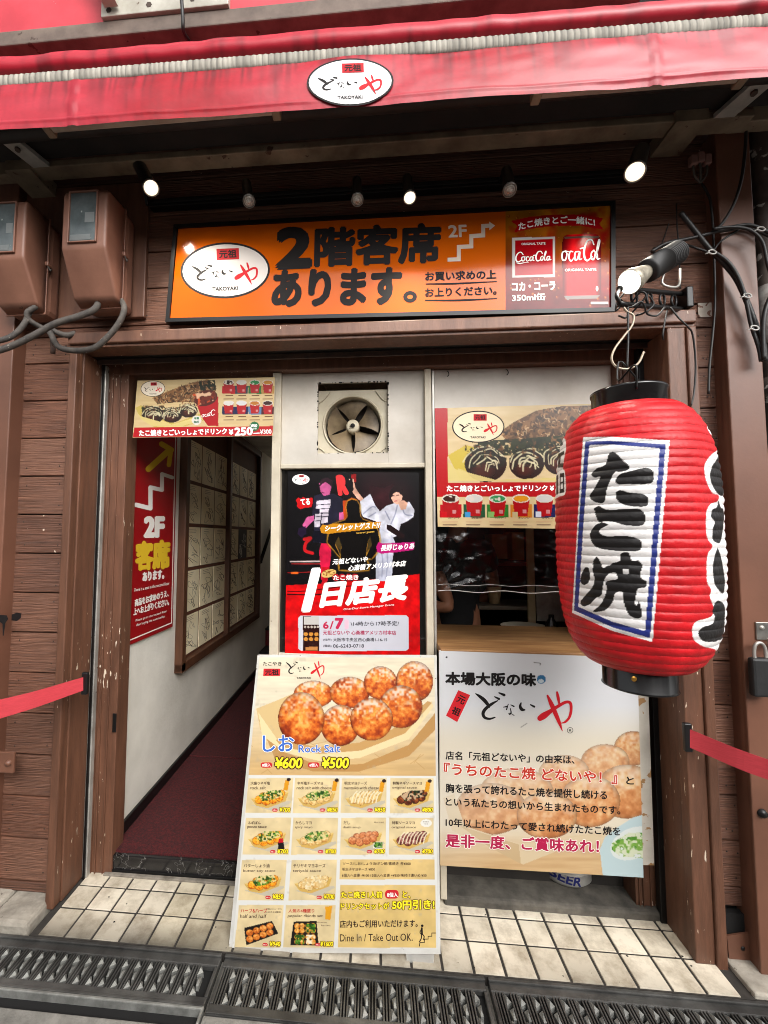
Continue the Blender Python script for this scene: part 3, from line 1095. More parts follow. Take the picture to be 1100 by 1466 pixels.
# drink picture on the right of the sign
p = Pic((724, 302), (874.5, 293.5), (874.5, 442.5), (724, 445.5), (120, 30, 26), 1.0)
g = np.clip((p.v - 300) / 140, 0, 1)
n = p.fbm(28, 9)
p.c = (np.array((196, 138, 32)) * (1 - g[..., None]) + np.array((112, 20, 30)) * g[..., None]) * (0.72 + 0.5 * n[..., None])
p.mix(np.clip((p.fbm(24, 21) - 0.5) * 4, 0, 1), (160, 22, 26), 0.75)
for i in range(70):
    x, y, r = RS.uniform(724, 874), RS.uniform(300, 442), RS.uniform(0.8, 3)
    p.ell(x, y, r, r, (150, 80, 40), a=0.5); p.ell(x - r * .3, y - r * .3, r * 0.45, r * 0.45, (230, 170, 90), a=0.6)
X = lambda q: Z(q, 560, 280, 3.235)
p.poly(X([(555, 118), (640, 98), (760, 88), (880, 88), (985, 105), (965, 130), (985, 158), (880, 140), (760, 140), (640, 155), (570, 172), (585, 140)]), (178, 24, 32))
p.poly(X([(562, 196), (760, 190), (760, 376), (562, 380)]), (226, 220, 216))
p.poly(X([(573, 207), (749, 201), (749, 365), (573, 369)]), (184, 20, 36))
can = X([(800, 190), (815, 180), (950, 178), (966, 190), (972, 220), (972, 450), (950, 478), (815, 482), (795, 455), (792, 220)])
p.poly(can, (190, 22, 34))
cx = (p.u - 833) / 28
mk = pip(p.u, p.v, can)
sh = np.clip(1.12 - 0.65 * np.abs(cx) ** 2.5 + 0.2 * np.exp(-((cx + 0.45) / 0.2) ** 2), 0.3, 1.35)
p.c = np.where(mk[..., None], np.clip(p.c * sh[..., None], 0, 255), p.c)
p.poly(X([(800, 466), (968, 462), (950, 478), (815, 482)]), (150, 140, 138))
p.poly(X([(802, 190), (966, 186), (962, 196), (806, 200)]), (120, 92, 84))
p.build('drink_picture', sg, pl, vcol('printed_sign', 0.11, spec=0.2), 0.0007)
k.text('たこ焼きとご一緒に!', (743, 330), (852, 323.5), 10.5, WHT, 0.03, arc=6.5)
k.text('ORIGINAL TASTE', (747, 351), (781, 350), 3.2, WHT, 0.02)
k.script((738.4, 377.5), (790, 376), 16.5, fat=1.15)
k.script((791.5, 381), (871, 379), 36, sel=[1, 2, 3, 4, 5, 6, 7], fat=1.0)
k.text('ORIGINAL TASTE', (809, 388.5), (854, 387.3), 3.6, WHT, 0.02)
k.text('コカ・コーラ', (733.7, 416.5), (795, 414.5), 12, WHT, 0.045)
k.text('350ml缶', (733.7, 431.5), (781, 429.5), 10.5, WHT, 0.03)
k.ell(855, 413.5, 1.8, 3.6, WHT, 1)
k.rect(846, 432, 871, 435.5, (222, 206, 200), 1)
k.build(sg)

# ---- hanging drinks banner across the corridor
def cup(p, cx, cy, w, tab, drink, ice=None):
    """paper cup printed with its coloured tab"""
    h = w * 1.05
    p.quad(cx - w * 0.62, cy - h * 0.1, cx + w * 0.62, cy + h * 0.62, tab)
    p.poly([(cx - w * 0.5, cy - h * 0.42), (cx + w * 0.5, cy - h * 0.42), (cx + w * 0.36, cy + h * 0.55), (cx - w * 0.36, cy + h * 0.55)], (176, 28, 36))
    p.quad(cx + w * 0.1, cy + h * 0.2, cx + w * 0.3, cy + h * 0.4, (214, 150, 150))
    p.ell(cx, cy - h * 0.42, w * 0.5, w * 0.24, (232, 226, 216))
    p.ell(cx, cy - h * 0.41, w * 0.43, w * 0.19, drink)
    if ice: p.fleck([(cx - w * .4, cy - h * .55), (cx + w * .4, cy - h * .55), (cx + w * .4, cy - h * .28), (cx - w * .4, cy - h * .28)], [ice], w * 0.2, int(cx), 0.55)


def sauced(p, pts, scale, seed):
    """sauced takoyaki under mayonnaise lines"""
    for i, (cx, cy, rx, ry) in enumerate(pts):
        p.ell(cx, cy, rx, ry, (52, 30, 22))
        p.ell(cx - rx * .1, cy + ry * .35, rx * .62, ry * .5, (92, 44, 30), a=0.8, soft=0.5)
        p.fleck([(cx - rx, cy - ry), (cx + rx, cy - ry), (cx + rx, cy + ry * .2), (cx - rx, cy + ry * .2)], [(38, 42, 26)], scale * 3, seed + i, 0.5, 0.8)
        p.ell(cx - rx * .35, cy + ry * .1, rx * .2, ry * .16, (150, 96, 74), a=0.6, soft=0.8)
        for j in range(6):      # mayonnaise trailing over the dome
            f = 1.0 - j * 0.15 + RS.uniform(-.05, .05)
            ox = rx * (RS.uniform(-.1, .12) + 0.06 * j)
            t1 = math.pi * RS.uniform(0.06, 0.3)
            t0 = math.pi * RS.uniform(0.8, 1.02)
            q = [(cx + ox + rx * f * math.cos(t) + RS.uniform(-.09, .09) * rx, cy + ry * 0.55 - ry * (0.7 + f) * 0.86 * max(0.0, math.sin(t)) ** 0.7 * (0.6 + 0.4 * f) + RS.uniform(-.1, .1) * ry)
                 for t in np.linspace(t0, t1, 7)]
            p.line(q, scale * RS.uniform(0.8, 1.7), (226, 218, 186), 0.95, k=3)
        p.fleck([(cx - rx, cy - ry * 1.05), (cx + rx, cy - ry * 1.05), (cx + rx * .8, cy - ry * .35), (cx - rx * .8, cy - ry * .35)], [(40, 46, 28), (120, 84, 52)], scale * 2.6, seed + 90 + i, 0.6, 0.9)


def bonito(p, poly, seed, sc):
    """heap of shaved bonito: many short curled flakes over a darker bed"""
    p.poly(poly, (112, 82, 54))
    p.fleck(poly, [(70, 52, 34), (150, 114, 78)], sc, seed, 0.5)
    P = np.array(poly)
    lo, hi = P.min(0), P.max(0)
    rs = np.random.RandomState(seed)
    n = 0
    while n < 230:
        x, y = rs.uniform(lo[0], hi[0]), rs.uniform(lo[1], hi[1])
        if not pip(np.array([x]), np.array([y]), poly)[0]: continue
        n += 1
        a, l, w = rs.uniform(0, math.pi), sc * rs.uniform(0.5, 1.3), sc * rs.uniform(0.16, 0.4)
        c = [(206, 172, 130), (226, 198, 160), (170, 128, 86), (140, 98, 62), (92, 68, 44), (186, 146, 102)][rs.randint(6)]
        dx, dy = math.cos(a) * l / 2, math.sin(a) * l / 2
        p.line([(x - dx, y - dy), (x - dy * .4, y + dx * .4), (x + dx, y + dy)], w, c, 0.9, k=2)


bn = thing('drinks_banner', 'small wide drinks price banner hung across the top of the corridor entrance', 'banner', U(292, 585, 0.165))
pl = PY(0.150)
q = [(197, 545), (394, 540), (391, 624), (190, 626.5)]
board(bn, q, pl, 0.002, WHITEP, 'sheet')
p = Pic(*q, (214, 186, 140), 0.8)
p.wood((214, 190, 146), (226, 206, 166), 30, 3)
X = lambda a: Z(a, 180, 530, 5)
p.poly(X([(70, 270), (110, 250), (350, 380), (640, 270), (660, 330), (430, 400), (210, 410), (110, 350)]), (206, 186, 110))
p.poly(X([(110, 290), (330, 390), (620, 300), (640, 320), (380, 410), (180, 380)]), (226, 210, 150))
bonito(p, X([(190, 200), (330, 140), (470, 90), (590, 68), (650, 110), (640, 190), (520, 230), (380, 230), (230, 240)]), 12, 3.5)
p.fleck(X([(520, 70), (640, 70), (650, 180), (540, 160)]), [(46, 50, 30)], 4, 31, 0.45)
sauced(p, [X([(195, 320)])[0] + (16, 13), X([(330, 320)])[0] + (15, 11), X([(450, 290)])[0] + (13, 10)], 1.0, 5)
p.poly(X([(80, 300), (110, 330), (330, 392), (520, 350), (520, 372), (340, 410), (190, 400), (110, 350)]), (222, 206, 146))
p.poly(X([(500, 220), (640, 180), (664, 190), (664, 400), (590, 400), (540, 330)]), (178, 26, 36))
p.ell(*X([(575, 200)])[0], 17, 11, (96, 40, 22), -0.3)
p.fleck(X([(480, 170), (640, 150), (650, 210), (500, 260)]), [(206, 96, 44), (236, 200, 170), (120, 50, 26)], 5, 77, 0.5)
cols = [(60, 30, 20), (226, 222, 216), (60, 150, 90), (206, 150, 60), (226, 222, 216), (222, 222, 222), (190, 130, 60), (70, 32, 24)]
tabs = [(184, 24, 40), (70, 76, 86), (60, 120, 60), (186, 150, 90), (40, 44, 84), (36, 40, 84), (110, 140, 170), (90, 26, 30)]
for i in range(8):
    cx, cy = X([((738, 830, 925, 1018)[i % 4], 120 if i < 4 else 268)])[0]
    cup(p, cx, cy, 15, tabs[i], cols[i], (230, 220, 210) if i in (0, 2) else None)
p.poly(X([(62, 412), (800, 402), (1056, 398), (1050, 470), (52, 480)]), (190, 30, 42))
p.ell(*X([(922, 402)])[0], 6.8, 6.8, (40, 120, 76))
p.ell(*X([(508, 358)])[0], 6.8, 6.8, (232, 228, 220))
p.build('printed_face', bn, pl, PRINT)
k = Ink(pl)
k.emblem(*X([(196, 132)])[0], 17.5, 11.5, -0.02, (216, 204, 184))
k.text('たこ焼きとごいっしょでドリンク', *X([(98, 472), (724, 458)]), 8.6, WHT, 0.045)
k.text('¥', *X([(742, 462), (770, 461)]), 7.5, WHT, 0.05)
k.text('250', *X([(784, 466), (908, 462)]), 10.5, WHT, 0.05)
k.text('¥300', *X([(964, 458), (1044, 454)]), 6.5, WHT, 0.02)
k.line(*X([(918, 452), (958, 450)]), 1.4, WHT)
k.text('¥50', *X([(896, 408), (942, 406)]), 4.0, WHT, 0.04)
k.text('お得', *X([(908, 426), (938, 425)]), 2.8, WHT, 0.02)
k.text('増量', *X([(490, 352), (526, 351)]), 3.2, (50, 110, 80), 0.03)
k.text('無料', *X([(490, 378), (526, 377)]), 3.2, (50, 110, 80), 0.03)
k.script(*X([(520, 352), (690, 318)]), 9, sel=[1, 2, 3, 4, 5], fat=0.9)
for i in range(8):
    cx, cy = X([((738, 830, 925, 1018)[i % 4], 182 if i < 4 else 332)])[0]
    k.line((cx - 4, cy), (cx + 6, cy - 0.2), 1.2, (96, 66, 46)); k.line((cx - 7, cy + 4.8), (cx + 7, cy + 4.6), 1.2, (120, 92, 70))
k.build(bn)

# ---- red upstairs sign on the corridor wall
pw = PX(-1.150)
up = thing('wall_sign', 'tall red sign with a yellow arrow and white stair line on the corridor wall', 'sign', (-1.16, 0.5, 1.5))
q = [(194.3, 606), (254.6, 609), (247.5, 897), (184.4, 924)]
board(up, q, pw, 0.012, mat('sign_edge', (200, 190, 180)), 'board')
p = Pic(*q, (166, 24, 34), 2.2)
p.c = p.c * (0.93 + 0.12 * p.fbm(30, 4)[..., None])
p.build('printed_face', up, pw, PRINT, 0.001)
k = Ink(pw, 0.0018)
X = lambda a: Z(a, 170, 520, 3.33)
yl, wh = (214, 176, 40), (226, 220, 212)
k.stroke([(*q_, 8.5) for q_ in X([(142, 505), (238, 418)])], yl)
k.stroke([(*q_, 7.5) for q_ in X([(205, 385), (252, 413)])], yl)
k.stroke([(*q_, 6.5) for q_ in X([(250, 410), (240, 485)])], yl)
st = X([(83, 675), (152, 692), (152, 592), (207, 604), (207, 528), (256, 545)])
for i in range(5): k.stroke([(*st[i], 6.4 - i * .3), (*st[i + 1], 6.4 - i * .3)], wh)
k.text('2F', *X([(126, 826), (213, 824)]), 27, wh, 0.06, up=(0.02, -1))
k.text('客席', *X([(85, 985), (241, 974)]), 39, yl, 0.05, up=(0, -1))
k.text('あります。', *X([(116, 1040), (216, 1026)]), 12.5, wh, 0.05, up=(0, -1))
k.text('There is a seat in the second floor', *X([(73, 1090), (242, 1056)]), 4.6, wh, 0.01, up=(0, -1))
k.text('商品をお求めのうえ、', *X([(78, 1160), (238, 1112)]), 10, wh, 0.035, up=(0, -1))
k.text('上へお上がりください。', *X([(72, 1202), (240, 1152)]), 10, wh, 0.035, up=(0, -1))
k.text('Please go to the second floor', *X([(82, 1236), (230, 1190)]), 4.4, wh, 0.01, up=(0, -1))
k.text('after buying the commodity.', *X([(84, 1258), (222, 1214)]), 4.4, wh, 0.01, up=(0, -1))
k.line(*X([(50, 1322), (252, 1238)]), 1.6, wh)
k.line(*X([(252, 1238), (272, 340)]), 1.2, wh)
k.build(up)

# ---- framed wall of autograph cards
af = thing('autograph_frame', 'large wooden frame of signed white cards hung along the corridor wall', 'picture frame', (-1.165, 1.7, 0.68))
b = MB()
for y0, y1, z0, z1 in ((0.80, 0.855, 0.66, 2.3), (2.55, 2.6, 0.66, 2.3), (0.8, 2.6, 0.655, 0.71), (0.8, 2.6, 2.26, 2.32), (1.625, 1.675, 0.7, 2.27)):
    b.box(-1.166, -1.118, y0, y1, z0, z1, DWOOD, 0.004)
b.build('frame', af)
b = MB(); b.box(-1.1645, -1.156, 0.85, 2.56, 0.7, 2.28, mat('card_mount', (104, 58, 36), (86, 46, 28), 0.7), 0); b.build('backing', af)
cols_y = [0.872, 1.128, 1.378, 1.69, 1.975, 2.225, 2.52]
rows_z = [0.722, 0.985, 1.262, 1.54, 1.815, 2.09, 2.25]
CARD = mat('card_paper', (250, 238, 206), (244, 226, 184), 0.55, nscale=5)
CARDB = mat('card_paper_dark', (44, 44, 56), (36, 36, 48), 0.6)
INKB = mat('marker_ink', (40, 34, 30), rough=0.5)
for ci in range(6):
    for ri in range(5 if ci != 9 else 6):
        b = MB()
        y0, y1 = cols_y[ci] + 0.004, cols_y[ci + 1] - (0.014 if ci != 2 else 0.03)
        z0, z1 = rows_z[ri] + 0.006, rows_z[ri + 1] - 0.018
        if ri == 4: z1 = min(2.25, rows_z[5] - 0.01)
        dk = (ci == 4 and ri == 2)
        b.box(-1.1565, -1.1525, y0, y1, z0, z1, CARDB if dk else CARD, 0.001)
        kk = Ink(PX(-1.1525), 0.0006)
        rs = np.random.RandomState(ci * 17 + ri)

        def yz(pts): return np.array([project(np.array([[-1.1525, y, z]]))for y, z in pts])[:, :, 0]
        ww, hh = y1 - y0, z1 - z0
        for s_ in range(5):
            n_ = rs.randint(4, 9)
            cy, cz = y0 + ww * rs.uniform(0.25, 0.75), z0 + hh * (0.16 + 0.13 * s_)
            a = rs.uniform(0.1, 0.3)
            pts = [(min(max(cy + ww * a * math.sin(t * rs.uniform(.8, 1.5)) + ww * .08 * rs.randn(), y0 + .01), y1 - .01),
                    min(max(cz + hh * 0.1 * math.cos(t * 1.7) + hh * .05 * rs.randn(), z0 + .01), z1 - .01)) for t in np.linspace(0, 6, n_)]
            kk.stroke(np.concatenate([yz(pts), np.full((n_, 1), rs.uniform(0.3, 0.6))], 1), (200, 196, 190) if dk else (84, 70, 60), 0, k=4)
        for s_ in range(3):      # the dedication down one side
            yy, zz = y0 + ww * 0.2, z1 - hh * (0.06 + 0.045 * s_)
            kk.stroke(np.concatenate([yz([(yy, zz), (yy + ww * rs.uniform(.3, .6), zz + .003)]), np.full((2, 1), 0.4)], 1), (70, 58, 50), 0)
        b.v += kk.b.v
        off = len(b.v) - len(kk.b.v)
        for m_ in kk.b.mats:
            if m_ not in b.mats: b.mats.append(m_)
        for f_, mi_ in zip(kk.b.f, kk.b.mi):
            b.f.append([off + i for i in f_]); b.mi.append(b.mats.index(kk.b.mats[mi_])); b.sm.append(False)
        b.build('autograph_card', af)

# ---- event poster in the partition window
ev = thing('event_poster', 'glossy black and red event poster with a karate kick, below the exhaust fan', 'poster', U(505, 800, 0.2))
pl = PY(0.205)
q = [(412.5, 675), (600, 676.5), (601.5, 937.5), (408, 936.5)]
board(ev, q, pl, 0.0015, BLACKP, 'sheet')
p = Pic(*q, (22, 19, 22), 0.75)
X = lambda a: Z(a, 400, 660, 5)
Y6 = lambda a: Z(a, 400, 800, 5)
p.ell(545, 715, 60, 60, (70, 34, 40), soft=0.9, a=0.9)
p.c = p.c * (0.85 + 0.3 * p.fbm(25, 8)[..., None])
p.poly(Y6([(40, 190), (300, 178), (640, 150), (1010, 108), (1010, 700), (30, 700)]), (206, 24, 30))
p.line(Y6([(60, 235), (200, 230), (400, 205), (560, 190)]), 1.2, (70, 10, 14))
p.line(Y6([(60, 255), (240, 258), (330, 250)]), 1.6, (40, 10, 14))
p.line(Y6([(80, 20), (300, 18)]), 2, (216, 200, 196)); p.line(Y6([(90, 36), (300, 36)]), 1.2, (196, 60, 60))
p.line(Y6([(60, 100), (320, 92)]), 1, (180, 30, 30)); p.line(Y6([(90, 102), (130, 101)]), 3, (230, 120, 50))
# wrestler
sk, skd = (206, 112, 160), (160, 60, 110)
p.poly(X([(300, 590), (365, 585), (372, 660), (360, 760), (345, 860), (300, 850), (296, 760), (285, 650)]), (204, 40, 84))
p.poly(Y6([(300, 60), (360, 60), (350, 130), (335, 190), (300, 200), (310, 130)]), (180, 26, 44))
p.poly(X([(250, 250), (300, 232), (390, 232), (455, 270), (462, 400), (430, 470), (370, 480), (352, 590), (240, 580), (250, 470), (232, 400)]), (44, 42, 60))
p.poly(X([(240, 500), (350, 500), (352, 590), (240, 575)]), (20, 20, 34))
p.poly(X([(200, 400), (250, 390), (248, 425), (190, 480), (165, 462)]), sk)
p.poly(X([(140, 480), (190, 465), (195, 520), (160, 550), (130, 520)]), (46, 30, 60))
p.poly(X([(430, 370), (460, 365), (468, 420), (430, 425)]), sk)
p.poly(X([(285, 160), (330, 140), (368, 150), (372, 190), (360, 240), (320, 250), (296, 220)]), sk)
p.poly(X([(284, 190), (300, 130), (345, 118), (384, 140), (378, 190), (362, 170), (330, 150), (300, 172)]), (58, 36, 46))
p.poly(X([(300, 222), (325, 225), (318, 232)]), (90, 30, 60))
for a in ([(268, 285), (368, 275), (366, 305), (264, 312)], [(264, 318), (366, 310), (364, 336), (262, 342)], [(290, 346), (355, 342), (353, 368), (290, 370)],
          [(256, 380), (300, 376), (290, 470), (252, 474)], [(306, 378), (352, 374), (346, 440), (300, 448)]):
    p.poly(X(a), (214, 206, 216))
p.line(X([(262, 400), (292, 396)]), 1, (30, 26, 40)); p.line(X([(260, 430), (290, 426)]), 1, (30, 26, 40)); p.line(X([(306, 400), (350, 396)]), 1.2, (30, 26, 40))
# red display letters behind
k = Ink(pl, 0.0009)
k.text('R', *X([(432, 240), (490, 232)]), 26, (196, 44, 46), 0.06)
p.poly(X([(515, 95), (550, 92), (550, 150), (515, 152)]), (150, 34, 36))
p.poly(X([(455, 285), (480, 283), (520, 262), (555, 275), (540, 300), (495, 300), (485, 420), (462, 420)]), (206, 92, 40))
p.line(X([(180, 560), (225, 552), (190, 590), (186, 640), (238, 660)]), 4.6, (190, 40, 46))
# woman in white dogi kicking
wh, whd = (214, 214, 224), (166, 168, 186)
p.poly(X([(500, 130), (530, 125), (545, 190), (570, 230), (610, 280), (600, 300), (560, 270), (520, 215)]), (222, 180, 160))
p.poly(X([(495, 140), (525, 120), (532, 205), (515, 245), (500, 225)]), (30, 22, 24))
p.poly(X([(580, 290), (650, 235), (690, 320), (720, 360), (770, 320), (830, 300), (880, 320), (930, 290), (968, 350), (960, 400), (900, 440), (870, 450), (850, 530), (790, 560), (740, 500), (690, 430), (600, 400), (575, 340)]), wh)
p.poly(X([(695, 600), (720, 480), (800, 520), (830, 580), (812, 700), (806, 860), (690, 860), (692, 720)]), (196, 198, 212))
for a in ([(600, 380), (660, 330), (690, 330)], [(640, 400), (690, 370)], [(760, 360), (790, 420)], [(880, 330), (900, 380), (950, 390)], [(720, 620), (740, 700), (735, 830)], [(770, 600), (775, 720), (765, 840)], [(845, 320), (830, 380), (800, 450)]):
    p.line(X(a), 1.8, whd)
p.poly(X([(770, 455), (800, 460), (900, 530), (890, 560), (860, 550), (770, 490)]), (40, 24, 26))
p.poly(X([(740, 500), (795, 520), (800, 555), (770, 560), (740, 545)]), (206, 206, 214))
p.poly(X([(786, 270), (790, 215), (815, 180), (860, 170), (900, 190), (918, 240), (912, 290), (890, 300), (800, 290)]), (44, 30, 32))
p.poly(X([(803, 235), (830, 222), (868, 224), (882, 250), (876, 285), (848, 312), (816, 296), (803, 268)]), (232, 192, 172))
p.poly(X([(798, 262), (806, 214), (850, 196), (884, 222), (872, 246), (858, 226), (836, 222), (816, 236), (806, 258)]), (40, 27, 29))
p.poly(X([(850, 295), (890, 280), (920, 300), (905, 345), (870, 350)]), (226, 184, 162))
for a in ([(812, 250), (822, 248)], [(840, 246), (856, 243)]): p.line(X(a), 1.2, (60, 36, 34))
p.line(X([(826, 288), (842, 285)]), 1.2, (190, 80, 90))
# silhouetted guest, gold rimmed
sil = X([(480, 330), (490, 290), (520, 275), (555, 285), (575, 320), (578, 390), (600, 420), (680, 450), (705, 500), (720, 570), (700, 650), (660, 700), (620, 690), (660, 600), (650, 540), (630, 590), (620, 690), (640, 780), (430, 780), (440, 690), (400, 600), (425, 545), (445, 600), (440, 690), (395, 640), (345, 580), (360, 500), (390, 450), (470, 425), (490, 395)])
for w, c, a in ((5, (130, 96, 30), 0.35), (2.4, (196, 150, 60), 0.7)): p.line(sil + sil[:1], w, c, a, 2)
p.poly(sil, (16, 13, 12))
p.poly(X([(425, 540), (445, 600), (438, 640), (400, 590)]), (80, 66, 36)); p.poly(X([(650, 540), (665, 600), (640, 640), (632, 590)]), (80, 66, 36))
p.c = np.clip(p.c * (0.8 + 0.42 * p.fbm(9, 44)[..., None]), 0, 255)
# splashes under names
for (pts, c) in (([(120, 280), (135, 262), (160, 270), (170, 255), (195, 268), (238, 262), (240, 300), (230, 330), (180, 335), (150, 345), (125, 325), (130, 305)], (206, 34, 40)),
                 ([(292, 480), (310, 455), (345, 460), (380, 448), (560, 444), (728, 434), (720, 480), (560, 498), (420, 512), (350, 522), (300, 515)], (206, 150, 44)),
                 ([(695, 610), (712, 580), (740, 590), (970, 580), (962, 636), (820, 655), (730, 664), (700, 650)], (190, 40, 130))):
    p.poly(X(pts), c)
# white information box and stall picture
bx = Y6([(150, 408), (910, 404), (925, 420), (925, 645), (905, 660), (155, 658), (138, 645), (136, 424)])
p.poly(bx, (222, 222, 230))
p.poly(Y6([(170, 412), (286, 411), (286, 658), (170, 658)]), (56, 24, 22))
p.poly(Y6([(175, 414), (286, 412), (286, 470), (178, 472)]), (214, 210, 206))
for i in range(6): p.ell(*Y6([(190 + 38 * (i % 3), 540 if i < 3 else 575)])[0], 3, 2.8, (216, 160, 84))
for i in range(5): p.ell(*Y6([(185 + 23 * i, 488)])[0], 1.6, 1.6, (210, 200, 190))
p.poly(Y6([(190, 632), (275, 628), (275, 656), (190, 657)]), (206, 150, 96))
# takoyaki boat by the title
p.ell(*Y6([(355, 105)])[0], 11, 5.5, (226, 196, 130), -0.25)
p.fleck(Y6([(310, 90), (400, 80), (400, 115), (315, 125)]), [(150, 90, 40)], 2, 5, 0.5)
for i in range(4): p.ell(*Y6([(405 + 46 * i, 133)])[0], 4.9, 5.2, (184, 40, 50))
p.build('printed_face', ev, pl, GLOSSP, 0.0005)
k.emblem(*X([(155, 132)])[0], 13, 8, 0.0, (232, 230, 228), rim=False)
k.text('てる', *X([(155, 316), (220, 312)]), 8.5, WHT, 0.04)
k.text('シークレットゲスト!?', *X([(325, 505), (715, 478)]), 8.6, WHT, 0.035, up=(0.18, -1))
k.text('Secret guest', *X([(550, 526), (680, 514)]), 3.4, (206, 160, 60), 0.02, up=(0.2, -1))
k.text('長野じゅりあ', *X([(725, 645), (962, 628)]), 8.4, WHT, 0.035, up=(0.18, -1))
k.text('元祖どないや', *X([(380, 742), (630, 722)]), 8, WHT, 0.035, up=(0.2, -1))
k.text('心斎橋アメリカ村本店', *X([(492, 788), (902, 752)]), 8.4, WHT, 0.035, up=(0.2, -1))
k.text('1', *Y6([(172, 370), (212, 368)]), 60, WHT, 0.035, up=(0.25, -1))
k.text('日店長', *Y6([(295, 345), (900, 288)]), 36, WHT, 0.055, up=(0.22, -1))
k.text('たこ焼き', *Y6([(388, 152), (566, 150)]), 7, WHT, 0.035)
k.text('One-Day Store Manager Event', *Y6([(458, 372), (820, 338)]), 3.4, (236, 200, 196), 0.03, up=(0.2, -1))
k.text('6', *Y6([(318, 500), (352, 498)]), 9.5, (176, 30, 70), 0.04)
k.text('/', *Y6([(362, 502), (388, 502)]), 11, (176, 30, 70), 0.02)
k.text('7', *Y6([(404, 498), (455, 498)]), 14, (176, 30, 70), 0.06)
k.rect(493.6, 887, 499.2, 901, (216, 170, 186), 0, 2)
k.text('\\14時から17時予定/', *Y6([(512, 482), (858, 478)]), 6.6, (40, 36, 44), 0.01)
k.text('元祖どないや 心斎橋アメリカ村本店', *Y6([(314, 544), (836, 544)]), 6.2, (170, 40, 80), 0.015)
k.text('(住所)', *Y6([(316, 590), (374, 590)]), 4, (50, 46, 54), 0.01)
k.text('大阪市中央区西心斎橋1-16-15', *Y6([(386, 592), (772, 592)]), 5.4, (40, 36, 44), 0.01)
k.text('(電話)', *Y6([(316, 634), (374, 634)]), 4, (50, 46, 54), 0.01)
k.text('06-6243-0718', *Y6([(386, 636), (606, 636)]), 5, (40, 36, 44), 0.01)
k.build(ev)

# ---- drinks poster on the hatch
wp = thing('drinks_poster', 'large takoyaki and drinks poster hung in the hatch behind the lantern', 'poster', U(750, 670, 0.19))
pl = PY(0.190)
q = [(622.5, 584.5), (884, 577), (882, 758.5), (627, 754)]
board(wp, q, pl, 0.002, WHITEP, 'sheet')
p = Pic(*q, (222, 200, 160), 0.9)
X = lambda a: Z(a, 610, 520, 3.332)
p.wood((214, 192, 150), (232, 214, 178), 40, 5)
p.poly(X([(30, 210), (103, 214), (105, 570), (835, 565), (930, 565), (930, 636), (45, 638)]), (186, 26, 36))
p.poly(X([(105, 440), (190, 390), (230, 400), (300, 560), (160, 552)]), (212, 192, 96))
p.poly(X([(150, 500), (330, 560), (620, 545), (900, 500), (900, 562), (170, 562)]), (222, 206, 140))
bonito(p, X([(350, 330), (420, 280), (530, 225), (650, 205), (900, 195), (900, 330), (700, 360), (560, 400), (420, 410)]), 52, 4.5)
p.fleck(X([(220, 375), (430, 360), (640, 345), (830, 330), (830, 400), (430, 440), (240, 440)]), [(46, 50, 30), (60, 64, 36)], 5, 91, 0.42)
sauced(p, [X([(285, 480)])[0] + (30, 26), X([(480, 480)])[0] + (25, 22), X([(640, 460)])[0] + (24, 22), X([(790, 450)])[0] + (24, 22)], 1.5, 15)
p.poly(X([(104, 470), (140, 505), (330, 556), (600, 548), (900, 505), (900, 562), (330, 563), (105, 563)]), (226, 210, 150), 0.95)
for i in range(6):
    cx, cy = X([(118 + 112 * i, 682)])[0]
    cup(p, cx, cy, 25, [(184, 24, 40), (48, 96, 66), (60, 130, 60), (206, 140, 60), (40, 46, 96), (36, 40, 84)][i], [(70, 36, 26), (214, 214, 210), (66, 150, 96), (222, 160, 50), (216, 214, 210), (206, 206, 206)][i], (226, 216, 206) if i in (0, 1, 2) else None)
    p.quad(cx - 13, cy + 8, cx - 5, cy + 16, [(196, 24, 40), (90, 160, 206), (150, 190, 120), (206, 190, 150), (220, 224, 236), (220, 224, 236)][i])
p.build('printed_face', wp, pl, GLOSSP, 0.0005)
k = Ink(pl, 0.0009)
k.emblem(*X([(250, 303)])[0], 37.5, 23, 0.0, (222, 206, 176))
k.text('たこ焼きとごいっしょでドリンク ¥', *X([(100, 612), (610, 610)]), 8.6, WHT, 0.045)
k.text('250', *X([(630, 618), (720, 618)]), 13, WHT, 0.06)
for i, s_ in enumerate(('コカ・コーラ', '爽健茶', 'メロンソーダ', 'オレンジ', 'カルピス', 'ソーダ')):
    cx, cy = X([(112 + 112 * i, 742)])[0]
    k.text(s_, (cx - 2, cy), (cx + 14, cy), 3.2, (70, 50, 40), 0.02)
    k.line((cx - 10, cy + 4.5), (cx + 12, cy + 4.5), 0.7, (176, 120, 96)); k.line((cx - 9, cy + 8.6), (cx + 10, cy + 8.6), 1.3, (110, 84, 66))
k.build(wp)
